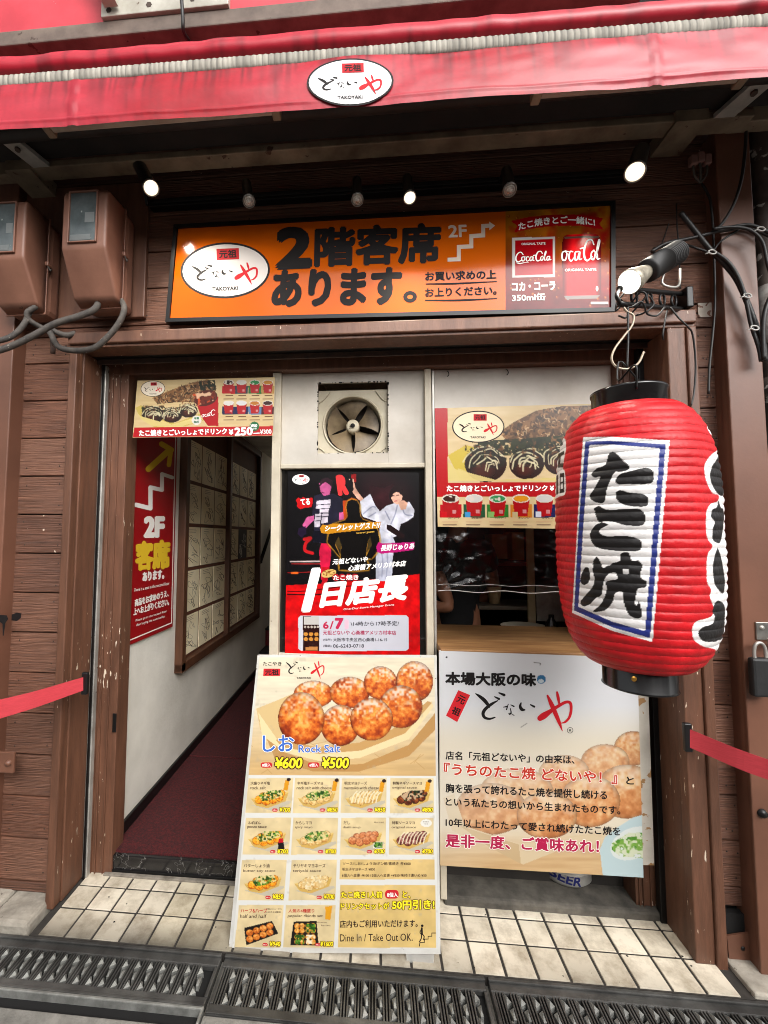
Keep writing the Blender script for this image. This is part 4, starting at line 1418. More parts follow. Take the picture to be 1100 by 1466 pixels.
# ---- leaning menu board in front of the partition
mb0, mb1 = U(479, 1362, -0.118), U(497, 937.5, 0.062)
nrm = np.cross((1, 0, 0), mb1 - mb0)
if nrm[1] > 0: nrm = -nrm
pm = PLN(mb0, nrm)
mn = thing('menu_board', 'white menu board with takoyaki photos and prices leaning against the partition', 'menu board', (mb0[0], mb0[1], 0))
MQ = [(369, 937.5), (625.5, 938), (631, 1366), (327, 1363)]
b = MB()
P = hit(MQ, pm)
EDGE = mat('board_edge', (214, 212, 206), (190, 186, 178), 0.6, chip=(110, 96, 84), chipamt=0.12, chipscale=60)
b.prism(list(P)[::-1], -pm[1] * 0.014, EDGE)
b.build('board', mn)
b = MB()
FOOT = mat('clear_foot', (206, 204, 198), rough=0.2, alpha=0.45, grime=0)
for u0, u1 in ((334, 379),): pass
for i, (u0, u1) in enumerate(((334, 379), (580, 624))):
    b = MB()
    A = hit([(u0, 1350), (u1, 1350), (u1 - 3, 1379), (u0 + 3, 1381)], PLN(P[3] + np.array([0, 0.003, 0]), nrm))
    b.prism(list(A)[::-1], (0, 0.004, 0), FOOT)
    b.build('foot', mn)
p = Pic((372, 941), (622, 941.5), (627.5, 1359), (333, 1356), (232, 231, 226), 0.8)
X = lambda a: Z(a, 340, 930, 3.667)
top = [(365, 938), (630, 938), (632, 1111), (340, 1109)]
mk = pip(p.u, p.v, top)
old = p.c.copy()
n = 0.6 * p.noise(50, 5, 5) + 0.4 * p.noise(14, 6, 2.2)
g = np.clip((p.v - 1010) / 90, 0, 1)
p.c = np.array((238, 228, 206)) * (1 - g[..., None]) + np.array((220, 190, 142)) * g[..., None]
p.c = p.c * (0.93 + 0.1 * n[..., None])
for i in range(26):     # straw weave and grain
    x, y = RS.uniform(345, 620), RS.uniform(1060, 1108)
    p.line([(x, y), (x + RS.uniform(-16, 22), y - RS.uniform(2, 14))], 0.8, (186, 152, 100), 0.6)
p.poly(X([(100, 310), (200, 270), (330, 215), (360, 320), (220, 480), (120, 420)]), (222, 198, 152))
p.poly(X([(110, 360), (230, 530), (430, 610), (660, 600), (900, 500), (1040, 330), (1040, 420), (900, 560), (640, 640), (400, 640), (200, 580)]), (196, 158, 106))
p.poly(X([(110, 330), (230, 500), (420, 530), (640, 500), (820, 430), (1020, 270), (1030, 300), (900, 470), (640, 570), (430, 585), (250, 540), (130, 450)]), (240, 222, 182))
p.poly(X([(200, 470), (420, 512), (640, 488), (810, 420), (1000, 270), (1022, 280), (880, 440), (650, 530), (430, 548), (230, 510)]), (206, 170, 118))
for i, (x, y, rx, ry) in enumerate(((400, 235, 105, 72), (590, 225, 105, 82), (752, 175, 88, 88), (930, 168, 98, 108), (860, 300, 112, 112), (540, 398, 102, 108), (705, 366, 112, 112), (336, 362, 122, 138))):
    p.ball(*X([(x, y)])[0], rx / 3.667, ry / 3.667, 0.85 if i not in (7,) else 0.7, 60 + i, (150, 58, 16), (212, 116, 44), (244, 186, 104))
p.c = np.where(mk[..., None], p.c, old)


def sl(x): return -0.094 + 0.106 * (x - 350) / 275


def cell(x0, y0, x1, y1, c=(234, 216, 176)):
    h = (y1 - y0) / 2
    pts = [(x0 - sl(x0) * h * -1 * -1, y0), (x1 - sl(x1) * h, y0), (x1 + sl(x1) * h, y1), (x0 + sl(x0) * h, y1)]
    p.poly(pts, c)
    m_ = pip(p.u, p.v, pts)
    nn = 0.9 + 0.16 * p.fbm(16, int(x0))[..., None]
    p.c = np.where(m_[..., None], np.clip(p.c * nn, 0, 255), p.c)


GREEN = [(70, 120, 40), (110, 160, 60), (44, 88, 30)]


def dish(cx, cy, kind, seed):
    w, h = 27, 11
    p.poly([(cx - w * 1.0, cy + 8), (cx + w * 0.3, cy + 17), (cx + w * 1.15, cy + 4), (cx + w * 1.1, cy + 1), (cx, cy + 6)], (206, 198, 180))
    p.poly([(cx - w, cy - 2), (cx - w * 0.6, cy - 4), (cx + w * .7, cy - 10), (cx + w, cy - 12), (cx + w * 0.85, cy + 2), (cx - w * .1, cy + 12), (cx - w * .7, cy + 9)], (232, 206, 140))
    p.poly([(cx - w, cy - 2), (cx - w * .2, cy + 6), (cx + w, cy - 10), (cx + w * 0.85, cy + 2), (cx - w * .1, cy + 12), (cx - w * .7, cy + 9)], (216, 184, 112))
    d, m_, l_ = {'soy': ((190, 100, 20), (238, 166, 44), (250, 206, 96)), 'dark': ((70, 30, 16), (120, 60, 30), (180, 110, 60)), 'dashi': ((150, 80, 40), (206, 130, 84), (232, 176, 130)),
                 'mayo': ((200, 150, 80), (232, 200, 140), (246, 230, 190)), 'sauce': ((80, 30, 30), (140, 70, 60), (220, 190, 180))}[kind.split('_')[0]]
    for i, (dx, dy, r) in enumerate(((-9, -5, 6), (0, -7, 6), (9, -8, 6), (17, -9, 5.5), (-15, 0, 6.5), (-5, 2, 6.5), (5, 0, 6.3), (14, -3, 6))):
        p.ball(cx + dx, cy + dy, r, r * .95, 0.25 if kind == 'dashi' else 0, seed + i, d, m_, l_)
    tp = [(cx - 16, cy - 6), (cx - 4, cy - 13), (cx + 16, cy - 14), (cx + 20, cy - 6), (cx + 4, cy), (cx - 10, cy + 2)]
    if kind.endswith('green'): p.fleck(tp, GREEN + [(226, 214, 160)], 2.6, seed, 0.5)
    if kind.endswith('nori'): p.fleck(tp, [(40, 60, 26), (24, 30, 18), (206, 180, 150)], 3, seed, 0.45)
    if kind.endswith('lines'):
        for j in range(8):
            x = cx - 18 + j * 5
            p.line([(x, cy + 4), (x + 3, cy - 6), (x + 8, cy - 12)], 1.6, (240, 232, 206), k=3)
    if kind.endswith('white'): p.fleck(None if False else [(cx - 20, cy - 4), (cx, cy - 14), (cx + 20, cy - 14), (cx + 20, cy + 2), (cx - 8, cy + 8)], [(240, 228, 196), (226, 200, 150)], 3, seed, 0.5)


R1, R2, R3, R4 = (1114, 1164), (1170.7, 1223.6), (1231, 1289), (1295.6, 1356.7)
kinds = {(0, 0): 'soy_green', (0, 1): 'mayo_green', (0, 2): 'mayo_lines', (0, 3): 'dark_nori', (1, 0): 'soy_green', (1, 1): 'mayo_green', (1, 2): 'dashi', (1, 3): 'sauce_lines', (2, 0): 'soy_green', (2, 1): 'mayo_white'}
XC = [[(354, 418.5), (421, 486), (489, 553.6), (558.5, 621)], [(350, 415.4), (418.5, 483.5), (487.5, 552.7), (557.5, 621)], [(344, 408.7), (415.4, 481.4)], [(339, 404.5), (407.7, 479.4)]]
for r_, (y0, y1) in enumerate((R1, R2, R3, R4)):
    for c_, (x0, x1) in enumerate(XC[r_]):
        cell(x0, y0, x1, y1)
        cx, cy = (x0 + x1) / 2, y0 + (y1 - y0) * 0.62
        if (r_, c_) in kinds: dish(cx, cy, kinds[(r_, c_)], 100 + r_ * 40 + c_ * 9)
        elif c_ == 0:
            p.poly([(cx - 22, cy - 5), (cx + 18, cy - 15), (cx + 27, cy + 3), (cx - 19, cy + 20)], (34, 26, 24))
            for i in range(8): p.ball(cx - 14 + 9.6 * (i % 4), cy + (2 if i < 4 else 11) - 3.2 * (i % 4), 5.2, 4.8, 0, i, (170, 84, 26), (220, 140, 64), (240, 190, 120))
        else:
            p.poly([(cx - 23, cy - 14), (cx + 10, cy - 15), (cx + 13, cy + 20), (cx - 28, cy + 20)], (34, 26, 24))
            for i in range(4):
                x, y = cx - 15 + 16 * (i % 2), cy - 5 + 16 * (i // 2)
                for a_, b_ in ((-3, -3), (4, -3), (-3, 4), (4, 4)): p.ball(x + a_, y + b_, 4, 4, 0, i, (190, 110, 40), (232, 170, 80), (246, 214, 150))
                if i in (1, 2): p.fleck([(x - 6, y - 6), (x + 7, y - 6), (x + 7, y + 7), (x - 6, y + 7)], GREEN, 3, i, 0.45)
                if i == 3: p.fleck([(x - 6, y - 6), (x + 7, y - 6), (x + 7, y + 7), (x - 6, y + 7)], [(244, 236, 214)], 3, i, 0.4)
# soup cup, soy bottle
p.ell(541, 1211, 7, 6, (236, 232, 222)); p.fleck([(535, 1206), (548, 1206), (548, 1214), (535, 1214)], GREEN, 2.4, 5, 0.5)
p.poly([(398, 1206), (406, 1204), (408, 1217), (399, 1219)], (30, 22, 22)); p.poly([(399, 1201), (405, 1200), (406, 1206), (399, 1207)], (196, 30, 50))
cell(487, 1230.5, 622.5, 1259, (232, 206, 150)); cell(485.8, 1267, 624, 1356.7, (232, 206, 146))
# gold ribbons on new items
for x, y in ((411, 1115), (480, 1116), (547.5, 1117), (613, 1117)):
    p.poly([(x - 2.5, y + 2), (x + 4, y + 1), (x + 1, y + 17), (x - 5, y + 16)], (222, 164, 40)); p.ell(x + 2.5, y + 1, 3, 2.6, (60, 36, 30))
p.poly([(466, 1298), (476, 1297), (473, 1317), (466, 1316)], (226, 170, 50))
p.ell(610.5, 1178.5, 8, 5.6, (240, 238, 230))
# worn and stained white margin
p.mix(np.clip((p.fbm(9, 70) - 0.72) * 6, 0, 1), (190, 180, 164), 0.35)
p.build('printed_face', mn, pm, PRINT, 0.0008)
k = Ink(pm, 0.0014)
BR = (60, 40, 34)
k.text('たこやき', *X([(135, 84), (232, 84)]), 5.4, BLK, 0.02)
k.poly(X([(138, 100), (226, 100), (224, 138), (136, 138)]), (186, 30, 36), 0)
k.text('元祖', *X([(146, 133), (216, 133)]), 8, BLK, 0.03)
k.brush(*X([(254, 62), (458, 62)]), 25)
k.text('TAKOYAKI', *X([(312, 154), (386, 154)]), 2.6, BLK, 0.03)
BLU = (52, 96, 178)
k.text('しお', *X([(135, 535), (296, 535)]), 23, BLU, 0.02, edge=(238, 238, 234), ew=0.03)
k.text('Rock Salt', *X([(322, 540), (540, 538)]), 10.5, BLU, 0.02, edge=(238, 238, 234), ew=0.035)
for x, s_, pr, x1, x2 in ((123, '8個入', '¥600', 195, 346), (371, '6個入', '¥500', 442, 590)):
    q_ = X([(x, 592), (x + 60, 620)])
    k.rect(q_[0][0], q_[0][1], q_[1][0], q_[1][1], (186, 30, 40), 0, 3.4)
    k.text(s_, *X([(x + 8, 615), (x + 53, 615)]), 4.8, WHT, 0.02, layer=2)
    k.text(pr, *X([(x1, 622), (x2 - 10, 622)]), 15, YEL, 0.03, up=(0.14, -1), edge=(60, 34, 14), ew=0.075)
names = {(0, 0): ('大盛りネギ塩', 'rock salt', '¥700'), (0, 1): ('ネギ塩チーズマヨ', 'rock salt with cheese', '¥850'), (0, 2): ('明太マヨチーズ', 'mentaiko with cheese', '¥850'), (0, 3): ('特製ネギソースマヨ', 'original sauce', '¥800'),
         (1, 0): ('ネギぽん', 'ponzu sauce', '¥700'), (1, 1): ('からしマヨ', 'spicy mayo', '¥700'), (1, 2): ('だし', 'dashi soup', '¥700'), (1, 3): ('特製ソースマヨ', 'original sauce', '¥700'),
         (2, 0): ('バターしょう油', 'butter soy sauce', '¥850'), (2, 1): ('テリヤキマヨネーズ', 'teriyaki sauce', '¥700'), (3, 0): ('ハーフ&ハーフ', 'half and half', '¥940'), (3, 1): ('人気の4種盛り', 'popular 4kinds set', '¥1600')}
for (r_, c_), (a_, e_, pr) in names.items():
    x0, x1 = XC[r_][c_]
    y0, y1 = (R1, R2, R3, R4)[r_]
    s_ = 1.0 if r_ < 2 else 1.15
    x0 += -sl(x0) * 12 * (1 if r_ < 3 else 1.6)
    wj = min(len(a_) * 4.6 * s_, 46)
    k.text(a_, (x0 + 4, y0 + 9.5 * s_), (x0 + 4 + wj, y0 + 9.5 * s_), 4.6 * s_, BR if r_ < 3 else (176, 40, 40), 0.015)
    we = min(len(e_) * 2.5 * s_, 50)
    k.text(e_, (x0 + 3, y0 + 16 * s_), (x0 + 3 + we, y0 + 16 * s_), 4.2 * s_, BR, 0.005, up=(0.1, -1))
    xr = x1 + sl(x1) * 20
    k.text(pr, (xr - 17 - (3 if len(pr) > 4 else 0), y1 - 1.8), (xr - 2, y1 - 1.8), 6.2 * s_, YEL, 0.02, up=(0.12, -1), edge=(70, 44, 14), ew=0.08)
    k.rect(xr - 27, y1 - 6.6, xr - 19.5, y1 - 2, (186, 30, 40), 0, 2)
    k.text('8個入', (xr - 26, y1 - 3.2), (xr - 20.5, y1 - 3.2), 2, WHT, layer=2)
k.text('おすすめ', (606, 1177.5), (614, 1177.5), 2.1, (90, 60, 50)); k.text('です', (607.5, 1181), (613, 1181), 2.1, (90, 60, 50))
k.text('明太マヨ付', (536, 1178.5), (550, 1178.5), 2.3, BR)
k.text('定番メニューから', (381, 1302.5), (403.5, 1302.5), 2.5, BR); k.text('お好きな2種類', (380.5, 1307), (402, 1307), 2.5, BR)
k.text('(This dish serves', (444, 1321.5), (468, 1322), 2.3, BR); k.text('for two.', (460, 1326), (474, 1326), 2.3, BR)
V5 = lambda a: Z(a, 320, 1220, 3.4375)
k.text('ソース/しお/しょう油/ポン酢/素焼き 各¥600', *V5([(588, 64), (922, 64)]), 4.6, BR, 0.01)
k.text('明太子マヨネーズ ¥800', *V5([(586, 92), (746, 92)]), 4.6, BR, 0.01)
k.text('6個入へ変更 -¥100 12個入へ変更 +¥350 味付け濃いめ ¥50', *V5([(584, 122), (1000, 122)]), 4.6, BR, 0.01)
OL = (74, 54, 14)
k.text('たこ焼き1人前', *V5([(580, 226), (782, 226)]), 9.6, YEL, 0.025, edge=OL, ew=0.07)
k.rect(551.5, 1274, 571, 1286.5, (186, 30, 40), 1, 5)
k.text('8個入', *V5([(806, 221), (858, 221)]), 6.4, WHT, 0.02, layer=3)
k.text('と、', *V5([(882, 224), (920, 226)]), 9, YEL, 0.025, edge=OL, ew=0.07)
k.text('ドリンクセットが', *V5([(578, 282), (816, 280)]), 9.2, YEL, 0.025, edge=OL, ew=0.07)
k.text('50円引き!', *V5([(832, 282), (1038, 280)]), 13.2, YEL, 0.03, edge=OL, ew=0.07)
k.text('店内もご利用いただけます。', *V5([(574, 372), (956, 368)]), 10.5, (44, 30, 26), 0.015)
k.text('Dine In / Take Out OK.', *V5([(574, 440), (932, 436)]), 10.5, (44, 30, 26), 0.0)
k.stroke([(*q_, 1.3) for q_ in V5([(965, 462), (968, 444), (990, 444), (990, 428), (1008, 428), (1008, 414), (1026, 414), (1026, 398), (1044, 398)])], BLK, 1, k=1)
k.ell(*V5([(979, 362)])[0], 1.8, 1.8, BLK, 1)
k.stroke([(*q_, 2.4) for q_ in V5([(977, 374), (978, 404)])], BLK); k.stroke([(*q_, 1.4) for q_ in V5([(978, 402), (988, 414), (986, 430)])], BLK)
k.stroke([(*q_, 1.4) for q_ in V5([(976, 402), (974, 424), (966, 440)])], BLK); k.stroke([(*q_, 1.2) for q_ in V5([(976, 378), (968, 394), (975, 404)])], BLK)
k.build(mn)

# ---- white story board under the hatch
sb = thing('story_board', 'white printed board telling the shop name story, standing below the serving hatch', 'sign', U(780, 1240, 0.08))
pl = PY(0.085)
q = [(629, 931.7), (912.5, 941.5), (921.6, 1256.5), (630, 1239)]
board(sb, q, pl, 0.012, EDGE, 'board')
p = Pic(*q, (216, 216, 218), 0.9)
X = lambda a: Z(a, 610, 920, 3.235)
g = np.clip((p.v - 1010) / 60, 0, 1)[..., None]
p.c = np.array((236, 236, 238)) * (1 - g) + np.array((238, 228, 208)) * g
g = np.clip((p.v - 1180) / 50, 0, 1)[..., None]
wn = (0.6 * p.noise(60, 5, 5) + 0.4 * p.noise(20, 6, 2))[..., None]
p.c = p.c * (1 - g) + (np.array((200, 160, 110)) * wn + np.array((226, 194, 148)) * (1 - wn)) * g
FD, FM, FL = (182, 104, 48), (220, 148, 88), (244, 206, 156)
for i, (x, y, rx, ry) in enumerate(((960, 490, 90, 80), (830, 550, 112, 80), (640, 610, 120, 90), (420, 690, 170, 110), (930, 690, 150, 125), (760, 735, 140, 120), (300, 770, 165, 120), (560, 800, 140, 110))):
    p.ball(*X([(x, y)])[0], rx / 3.235, ry / 3.235, 0.5, 30 + i, FD, FM, FL)
p.poly(X([(80, 720), (130, 700), (180, 850), (430, 930), (620, 900), (830, 880), (820, 905), (620, 960), (450, 1028), (300, 950), (120, 870)]), (226, 206, 172))
p.poly(X([(160, 850), (430, 935), (440, 1025), (290, 945)]), (206, 178, 136))
p.mix(np.clip(0.82 - 0.45 * (p.u - 640) / 280 - 0.45 * (p.v - 1080) / 150, 0.22, 0.8) * np.clip((p.v - 1045) / 40, 0, 1), (240, 232, 218), 1.0)      # the print is faded behind the text
p.poly(X([(805, 960), (830, 900), (880, 860), (960, 810), (1030, 790), (1030, 1100), (820, 1080)]), (206, 222, 224))
p.ell(*X([(960, 930)])[0], 34, 22, (232, 236, 232), -0.4)
p.fleck(X([(860, 930), (940, 880), (1010, 880), (1010, 1000), (900, 990), (860, 960)]), [(96, 150, 60), (140, 180, 90), (226, 230, 206)], 5, 3, 0.45)
p.ell(*X([(535, 170)])[0], 6.4, 6.4, (70, 130, 170)); p.ell(*X([(533, 178)])[0], 4.2, 2.8, (216, 226, 230))
p.line(X([(500, 92), (530, 96), (528, 104)]), 0.9, (96, 92, 88)); p.line(X([(440, 392), (468, 374)]), 0.8, (120, 116, 112))
p.ell(*X([(96, 68)])[0], 1.3, 1.3, (40, 40, 40))
p.build('printed_face', sb, pl, PRINT, 0.0006)
k = Ink(pl, 0.0011)
k.text('本場大阪の味', *X([(92, 194), (508, 201)]), 17.5, BLK, 0.05, up=(0, -1))
k.poly(X([(150, 220), (205, 243), (145, 368), (93, 338)]), (196, 34, 42), 0)
k.text('元', *X([(140, 272), (172, 288)]), 10.5, BLK, 0.03)
k.text('祖', *X([(116, 326), (150, 342)]), 11, BLK, 0.03)
k.brush(*X([(228, 228), (680, 230)]), 56)
k.text('Ⓡ' if False else 'R', *X([(663, 412), (674, 412)]), 3.6, BLK, 0.01)
k.stroke([(*X([(668 + 13 * math.cos(t), 406 + 13 * math.sin(t))])[0], 0.7) for t in np.linspace(0, 6.283, 18)], BLK, k=2)
k.text('店名「元祖どないや」の由来は、', *X([(92, 541), (688, 562)]), 11.8, BLK, 0.024, up=(0, -1))
k.text('『うちのたこ焼 どないや！』', *X([(85, 612), (885, 655)]), 17, (186, 52, 30), 0.03, up=(0, -1), edge=(238, 232, 224), ew=0.04)
k.text('と', *X([(928, 655), (962, 657)]), 10.5, BLK, 0.024)
k.text('胸を張って誇れるたこ焼を提供し続ける', *X([(92, 693), (838, 727)]), 12.5, BLK, 0.024, up=(0, -1))
k.text('という私たちの想いから生まれたものです。', *X([(92, 755), (900, 796)]), 11.8, BLK, 0.024, up=(0, -1))
k.text('10年以上にわたって愛され続けたたこ焼を', *X([(92, 851), (900, 894)]), 12, BLK, 0.024, up=(0, -1))
k.text('是非一度、ご賞味あれ！', *X([(92, 946), (800, 974)]), 18.5, (168, 28, 70), 0.035, up=(0, -1), edge=(240, 236, 232), ew=0.04)
k.build(sb)
wb = thing('weathered_board', 'weathered white board with peeling edge sticking out behind the story board', 'board', U(928, 1236, 0.11))
b = MB()
b.prism(list(hit([(880, 960), (927.5, 962), (937, 1239), (890, 1237)], PY(0.099)))[::-1], (0, 0.02, 0),
        mat('peeling_white', (212, 206, 194), (186, 176, 160), 0.7, chip=(150, 112, 70), chipamt=0.32, chipscale=26))
b.build('panel', wb)
# ================================================================== awning
REDV = vcol('red_awning_vinyl', 0.42, 0.12, 0.3, 26)
aw = thing('awning', 'red vinyl shop awning with the brush-written oval emblem on its valance', 'awning', (0, -0.3, 3.0))


def zb(x): return 2.812 - 0.012 * x - 0.012 * math.exp(-((x - 0.3) / 0.35) ** 2)


nx, ny = 460, 44
ax = np.linspace(-2.1, 2.1, nx)
vz = np.linspace(0, 1, ny)
XX, TT = np.meshgrid(ax, vz)
ZB = np.vectorize(zb)(XX)
ZT = 2.984 - 0.012 * XX
ZZ = ZT * (1 - TT) + ZB * TT
wr = vnoise(XX * 4, ZZ * 14 + XX * 1.2, 3) * 0.5 + vnoise(XX * 11, ZZ * 30 - XX * 3, 4) * 0.22
YY = -0.45 - 0.016 * wr - 0.012 * np.sin(TT * 2.4) - 0.012 * np.exp(-((XX - 0.35) / 0.3) ** 2) * TT
we_ = np.exp(-(np.hypot((XX - hit([(501.5, 112.5)], PY(-0.47))[0][0]) / 0.165, (ZZ - hit([(501.5, 112.5)], PY(-0.47))[0][2]) / 0.095)) ** 6)
YY = YY * (1 - we_) - 0.468 * we_      # the stiff emblem keeps the cloth flat
hem = (TT > 0.86)
YY -= 0.003 * np.exp(-((TT - 0.87) / 0.02) ** 2) * (1 - we_)
sheen = np.clip(0.75 + 0.5 * (vnoise(XX * 2.2, ZZ * 3, 31) - 0.5) - sum(0.9 * np.exp(-((XX - xq) / 0.19) ** 2) for xq in (U(265, 130, -.45)[0], U(735, 105, -.45)[0])) + 0.35 * (vnoise(XX * 9, ZZ * 40, 32) - 0.5), 0, 1)[..., None]
C = np.array((158, 14, 30)) * (1 - sheen) + np.array((178, 50, 64)) * sheen      # sky sheen painted in as pink, glossy reflections as two crimson patches
stk = vnoise(XX * 60, ZZ * 3, 8)
stk2 = vnoise(XX * 7, ZZ * 2, 9)
stk = 0.5 * vnoise(XX * 70 + 0.4 * ZZ, ZZ * 4, 8) + 0.5 * vnoise(XX * 26, ZZ * 3, 18)
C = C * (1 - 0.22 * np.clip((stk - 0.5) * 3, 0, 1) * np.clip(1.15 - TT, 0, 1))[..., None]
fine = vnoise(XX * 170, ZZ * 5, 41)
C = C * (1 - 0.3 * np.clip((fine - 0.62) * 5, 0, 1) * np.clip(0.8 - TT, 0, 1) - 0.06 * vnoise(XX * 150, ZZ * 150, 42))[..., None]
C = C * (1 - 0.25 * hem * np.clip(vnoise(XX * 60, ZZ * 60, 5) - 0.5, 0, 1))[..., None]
for px in (107, 938):
    xs = U(px, 160, -0.45)[0]
    m_ = np.abs(XX - xs) < 0.011
    C[m_] = np.array((150, 22, 40))
    YY -= 0.003 * m_
    YY += 0.0022 * np.exp(-np.abs(XX - xs) / 0.06) * np.sin(ZZ * 90) * (~m_)
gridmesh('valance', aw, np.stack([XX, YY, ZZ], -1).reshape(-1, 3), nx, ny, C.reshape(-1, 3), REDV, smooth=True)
# fabric: rolls over the front bar and climbs back to the wall
prof = [(-0.452, 3.022), (-0.468, 3.032), (-0.474, 3.05), (-0.466, 3.072), (-0.445, 3.09), (-0.3, 3.16), (-0.02, 3.3)]
prof = np.array(catmull([np.array(q_) for q_ in prof], 5))
nx2 = 300
ax2 = np.linspace(-2.1, 2.1, nx2)
G = np.zeros((len(prof), nx2, 3))
G[..., 0] = ax2
G[..., 1] = prof[:, :1]
G[..., 2] = prof[:, 1:2] - 0.012 * ax2
G[..., 1] += 0.006 * (vnoise(G[..., 0] * 16, G[..., 2] * 12, 2) - 0.5)
C2 = np.ones(G.shape) * np.array((168, 30, 46))
C2 = C2 * (1 - 0.3 * np.clip((vnoise(G[..., 0] * 50, G[..., 2] * 8, 3) - 0.6) * 3, 0, 1))[..., None]
gridmesh('canopy', aw, G.reshape(-1, 3), nx2, len(prof), C2.reshape(-1, 3), REDV, smooth=True)
# pleated pale trim between roll and valance
nt = 1300
ax3 = np.linspace(-2.1, 2.1, nt)
tp = np.array([(-0.452, 2.978), (-0.457, 2.985), (-0.459, 3.001), (-0.457, 3.017), (-0.452, 3.024)])
G = np.zeros((5, nt, 3))
G[..., 0] = ax3
pl_ = 0.5 + 0.5 * np.sin(ax3 * 2 * math.pi / 0.019 + 5 * vnoise(ax3 * 16, ax3 * 0, 5))
G[..., 1] = tp[:, :1] - 0.0025 * pl_ * np.array([0, 1, 1.2, 1, 0])[:, None]
G[..., 2] = tp[:, 1:2] - 0.012 * ax3
C3 = np.ones(G.shape) * np.array((170, 164, 152))
C3 = C3 * (0.66 + 0.34 * np.clip(pl_ * 4 + vnoise(ax3 * 130, ax3 * 0, 4) - .3, 0, 1))[None, :, None]  # pleat hollows darkened: their shade is painted into the colour
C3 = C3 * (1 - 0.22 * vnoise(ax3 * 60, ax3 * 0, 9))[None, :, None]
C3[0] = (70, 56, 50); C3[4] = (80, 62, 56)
gridmesh('trim', aw, G.reshape(-1, 3), nt, 5, C3.reshape(-1, 3), vcol('trim_fabric', 0.75), smooth=True)
k = Ink(PLN((0, -0.482, 0), (0, -1, 0)), 0.0)
k.emblem(501.5, 112.5, 62.5, 34, -0.03, (226, 222, 222))
gy = YY[::-1]
for i, (x, y, z) in enumerate(k.b.v):
    fx = (x + 2.1) / 4.2 * (nx - 1)
    ztop, zbot = 2.984 - 0.012 * x, zb(x)
    tt = np.clip((ztop - z) / (ztop - zbot), 0, 1) * (ny - 1)
    k.b.v[i] = (x, float(YY[int(round(tt)), int(round(fx))]) - 0.005 + (y + 0.482), z)
em_ = k.build(aw, 'emblem')
b = MB()
b.box(-2.1, 2.1, -0.44, -0.40, 2.93, 2.99, mat('awning_bar', (120, 112, 104), (90, 82, 76), 0.5), 0.004)
b.build('front_bar', aw)
for x0, x1 in ((-1.115, -0.3), (0.5, 1.115)):
    b = MB()
    b.box(x0, x1, -0.44, -0.415, 2.838 - 0.01 * x0, 2.878 - 0.01 * x0, mat('tube_casing', (176, 164, 150), (136, 124, 112), 0.5, chip=(96, 60, 44), chipamt=0.02), 0.006)
    for x in (x0 + 0.012, x1 - 0.012): b.box(x - 0.014, x + 0.014, -0.443, -0.40, 2.834 - 0.01 * x0, 2.882 - 0.01 * x0, DIRTALU, 0.004)
    b.build('light_strip', aw)
b = MB()
b.box(-2.1, 2.1, -0.40, -0.165, 3.0, 3.03, mat('awning_shade_box', (40, 33, 31), (24, 20, 19), 0.9, nscale=6), 0)  # dark box added under the canopy to blacken its underside and block light
b.lathe([(0.03, -1.5), (0.03, 1.5)], (0, -.3, 2.985), (1, 0, 0), mat('roller_tube', (52, 44, 40), (34, 29, 27), 0.7, nscale=9), 16)
b.build('roller_and_shade_box', aw)
b = MB()
b.box(-1.42, 1.36, -0.158, -0.1, 2.996, 3.046, mat('stained_beam', (126, 92, 76), (88, 62, 52), 0.7, nscale=12), 0.003)
b.box(-1.42, 1.36, -0.163, -0.095, 2.968, 2.996, DIRTALU, 0.004)
b.build('cassette_beam', aw)
for sx in (-1, 1):
    bx = -1.34 if sx < 0 else 1.25
    b = MB()
    cs = 1 if sx < 0 else -1
    b.prism([(bx - 0.035, -0.17, 2.962), (bx + 0.035, -0.17, 2.962), (bx + 0.035 - cs * 0.10, -0.40, 2.99), (bx - 0.035 - cs * 0.10, -0.40, 2.99)], (0, 0, 0.016), ALU)
    b.prism([(bx - 0.16, -0.172, 2.958), (bx - 0.05, -0.172, 2.958), (bx - 0.05, -0.02, 2.958), (bx - 0.16, -0.02, 2.958)], (0, 0, 0.06), DIRTALU)
    b.box(bx + sx * 0.06, bx + sx * 0.5, -0.14, -0.09, 2.97, 3.03, DIRTALU, 0.004)
    b.tube([(bx - cs * 0.07, -0.39, 2.985), (bx + cs * 0.25, -0.25, 3.03), (bx + cs * 0.75, -0.12, 3.02)], 0.02, mat('awning_arm', (96, 88, 80), rough=0.5, metal=0.3), 8, False)
    b.build('bracket', aw)
    for (ox, oy, oz) in ((0.0, -0.172, 2.982), (-cs * 0.035, -0.25, 2.968), (-cs * 0.075, -0.34, 2.98)):
        b = MB(); b.lathe([(0.0, -0.006), (0.010, -0.006), (0.010, 0.004), (0.0, 0.004)], (bx + ox, oy, oz - 0.002), (0, -0.2, -1), mat('rusty_bolt', (84, 66, 54), (48, 36, 30), 0.6, 0.3), 6, False)
        b.build('bolt', aw)
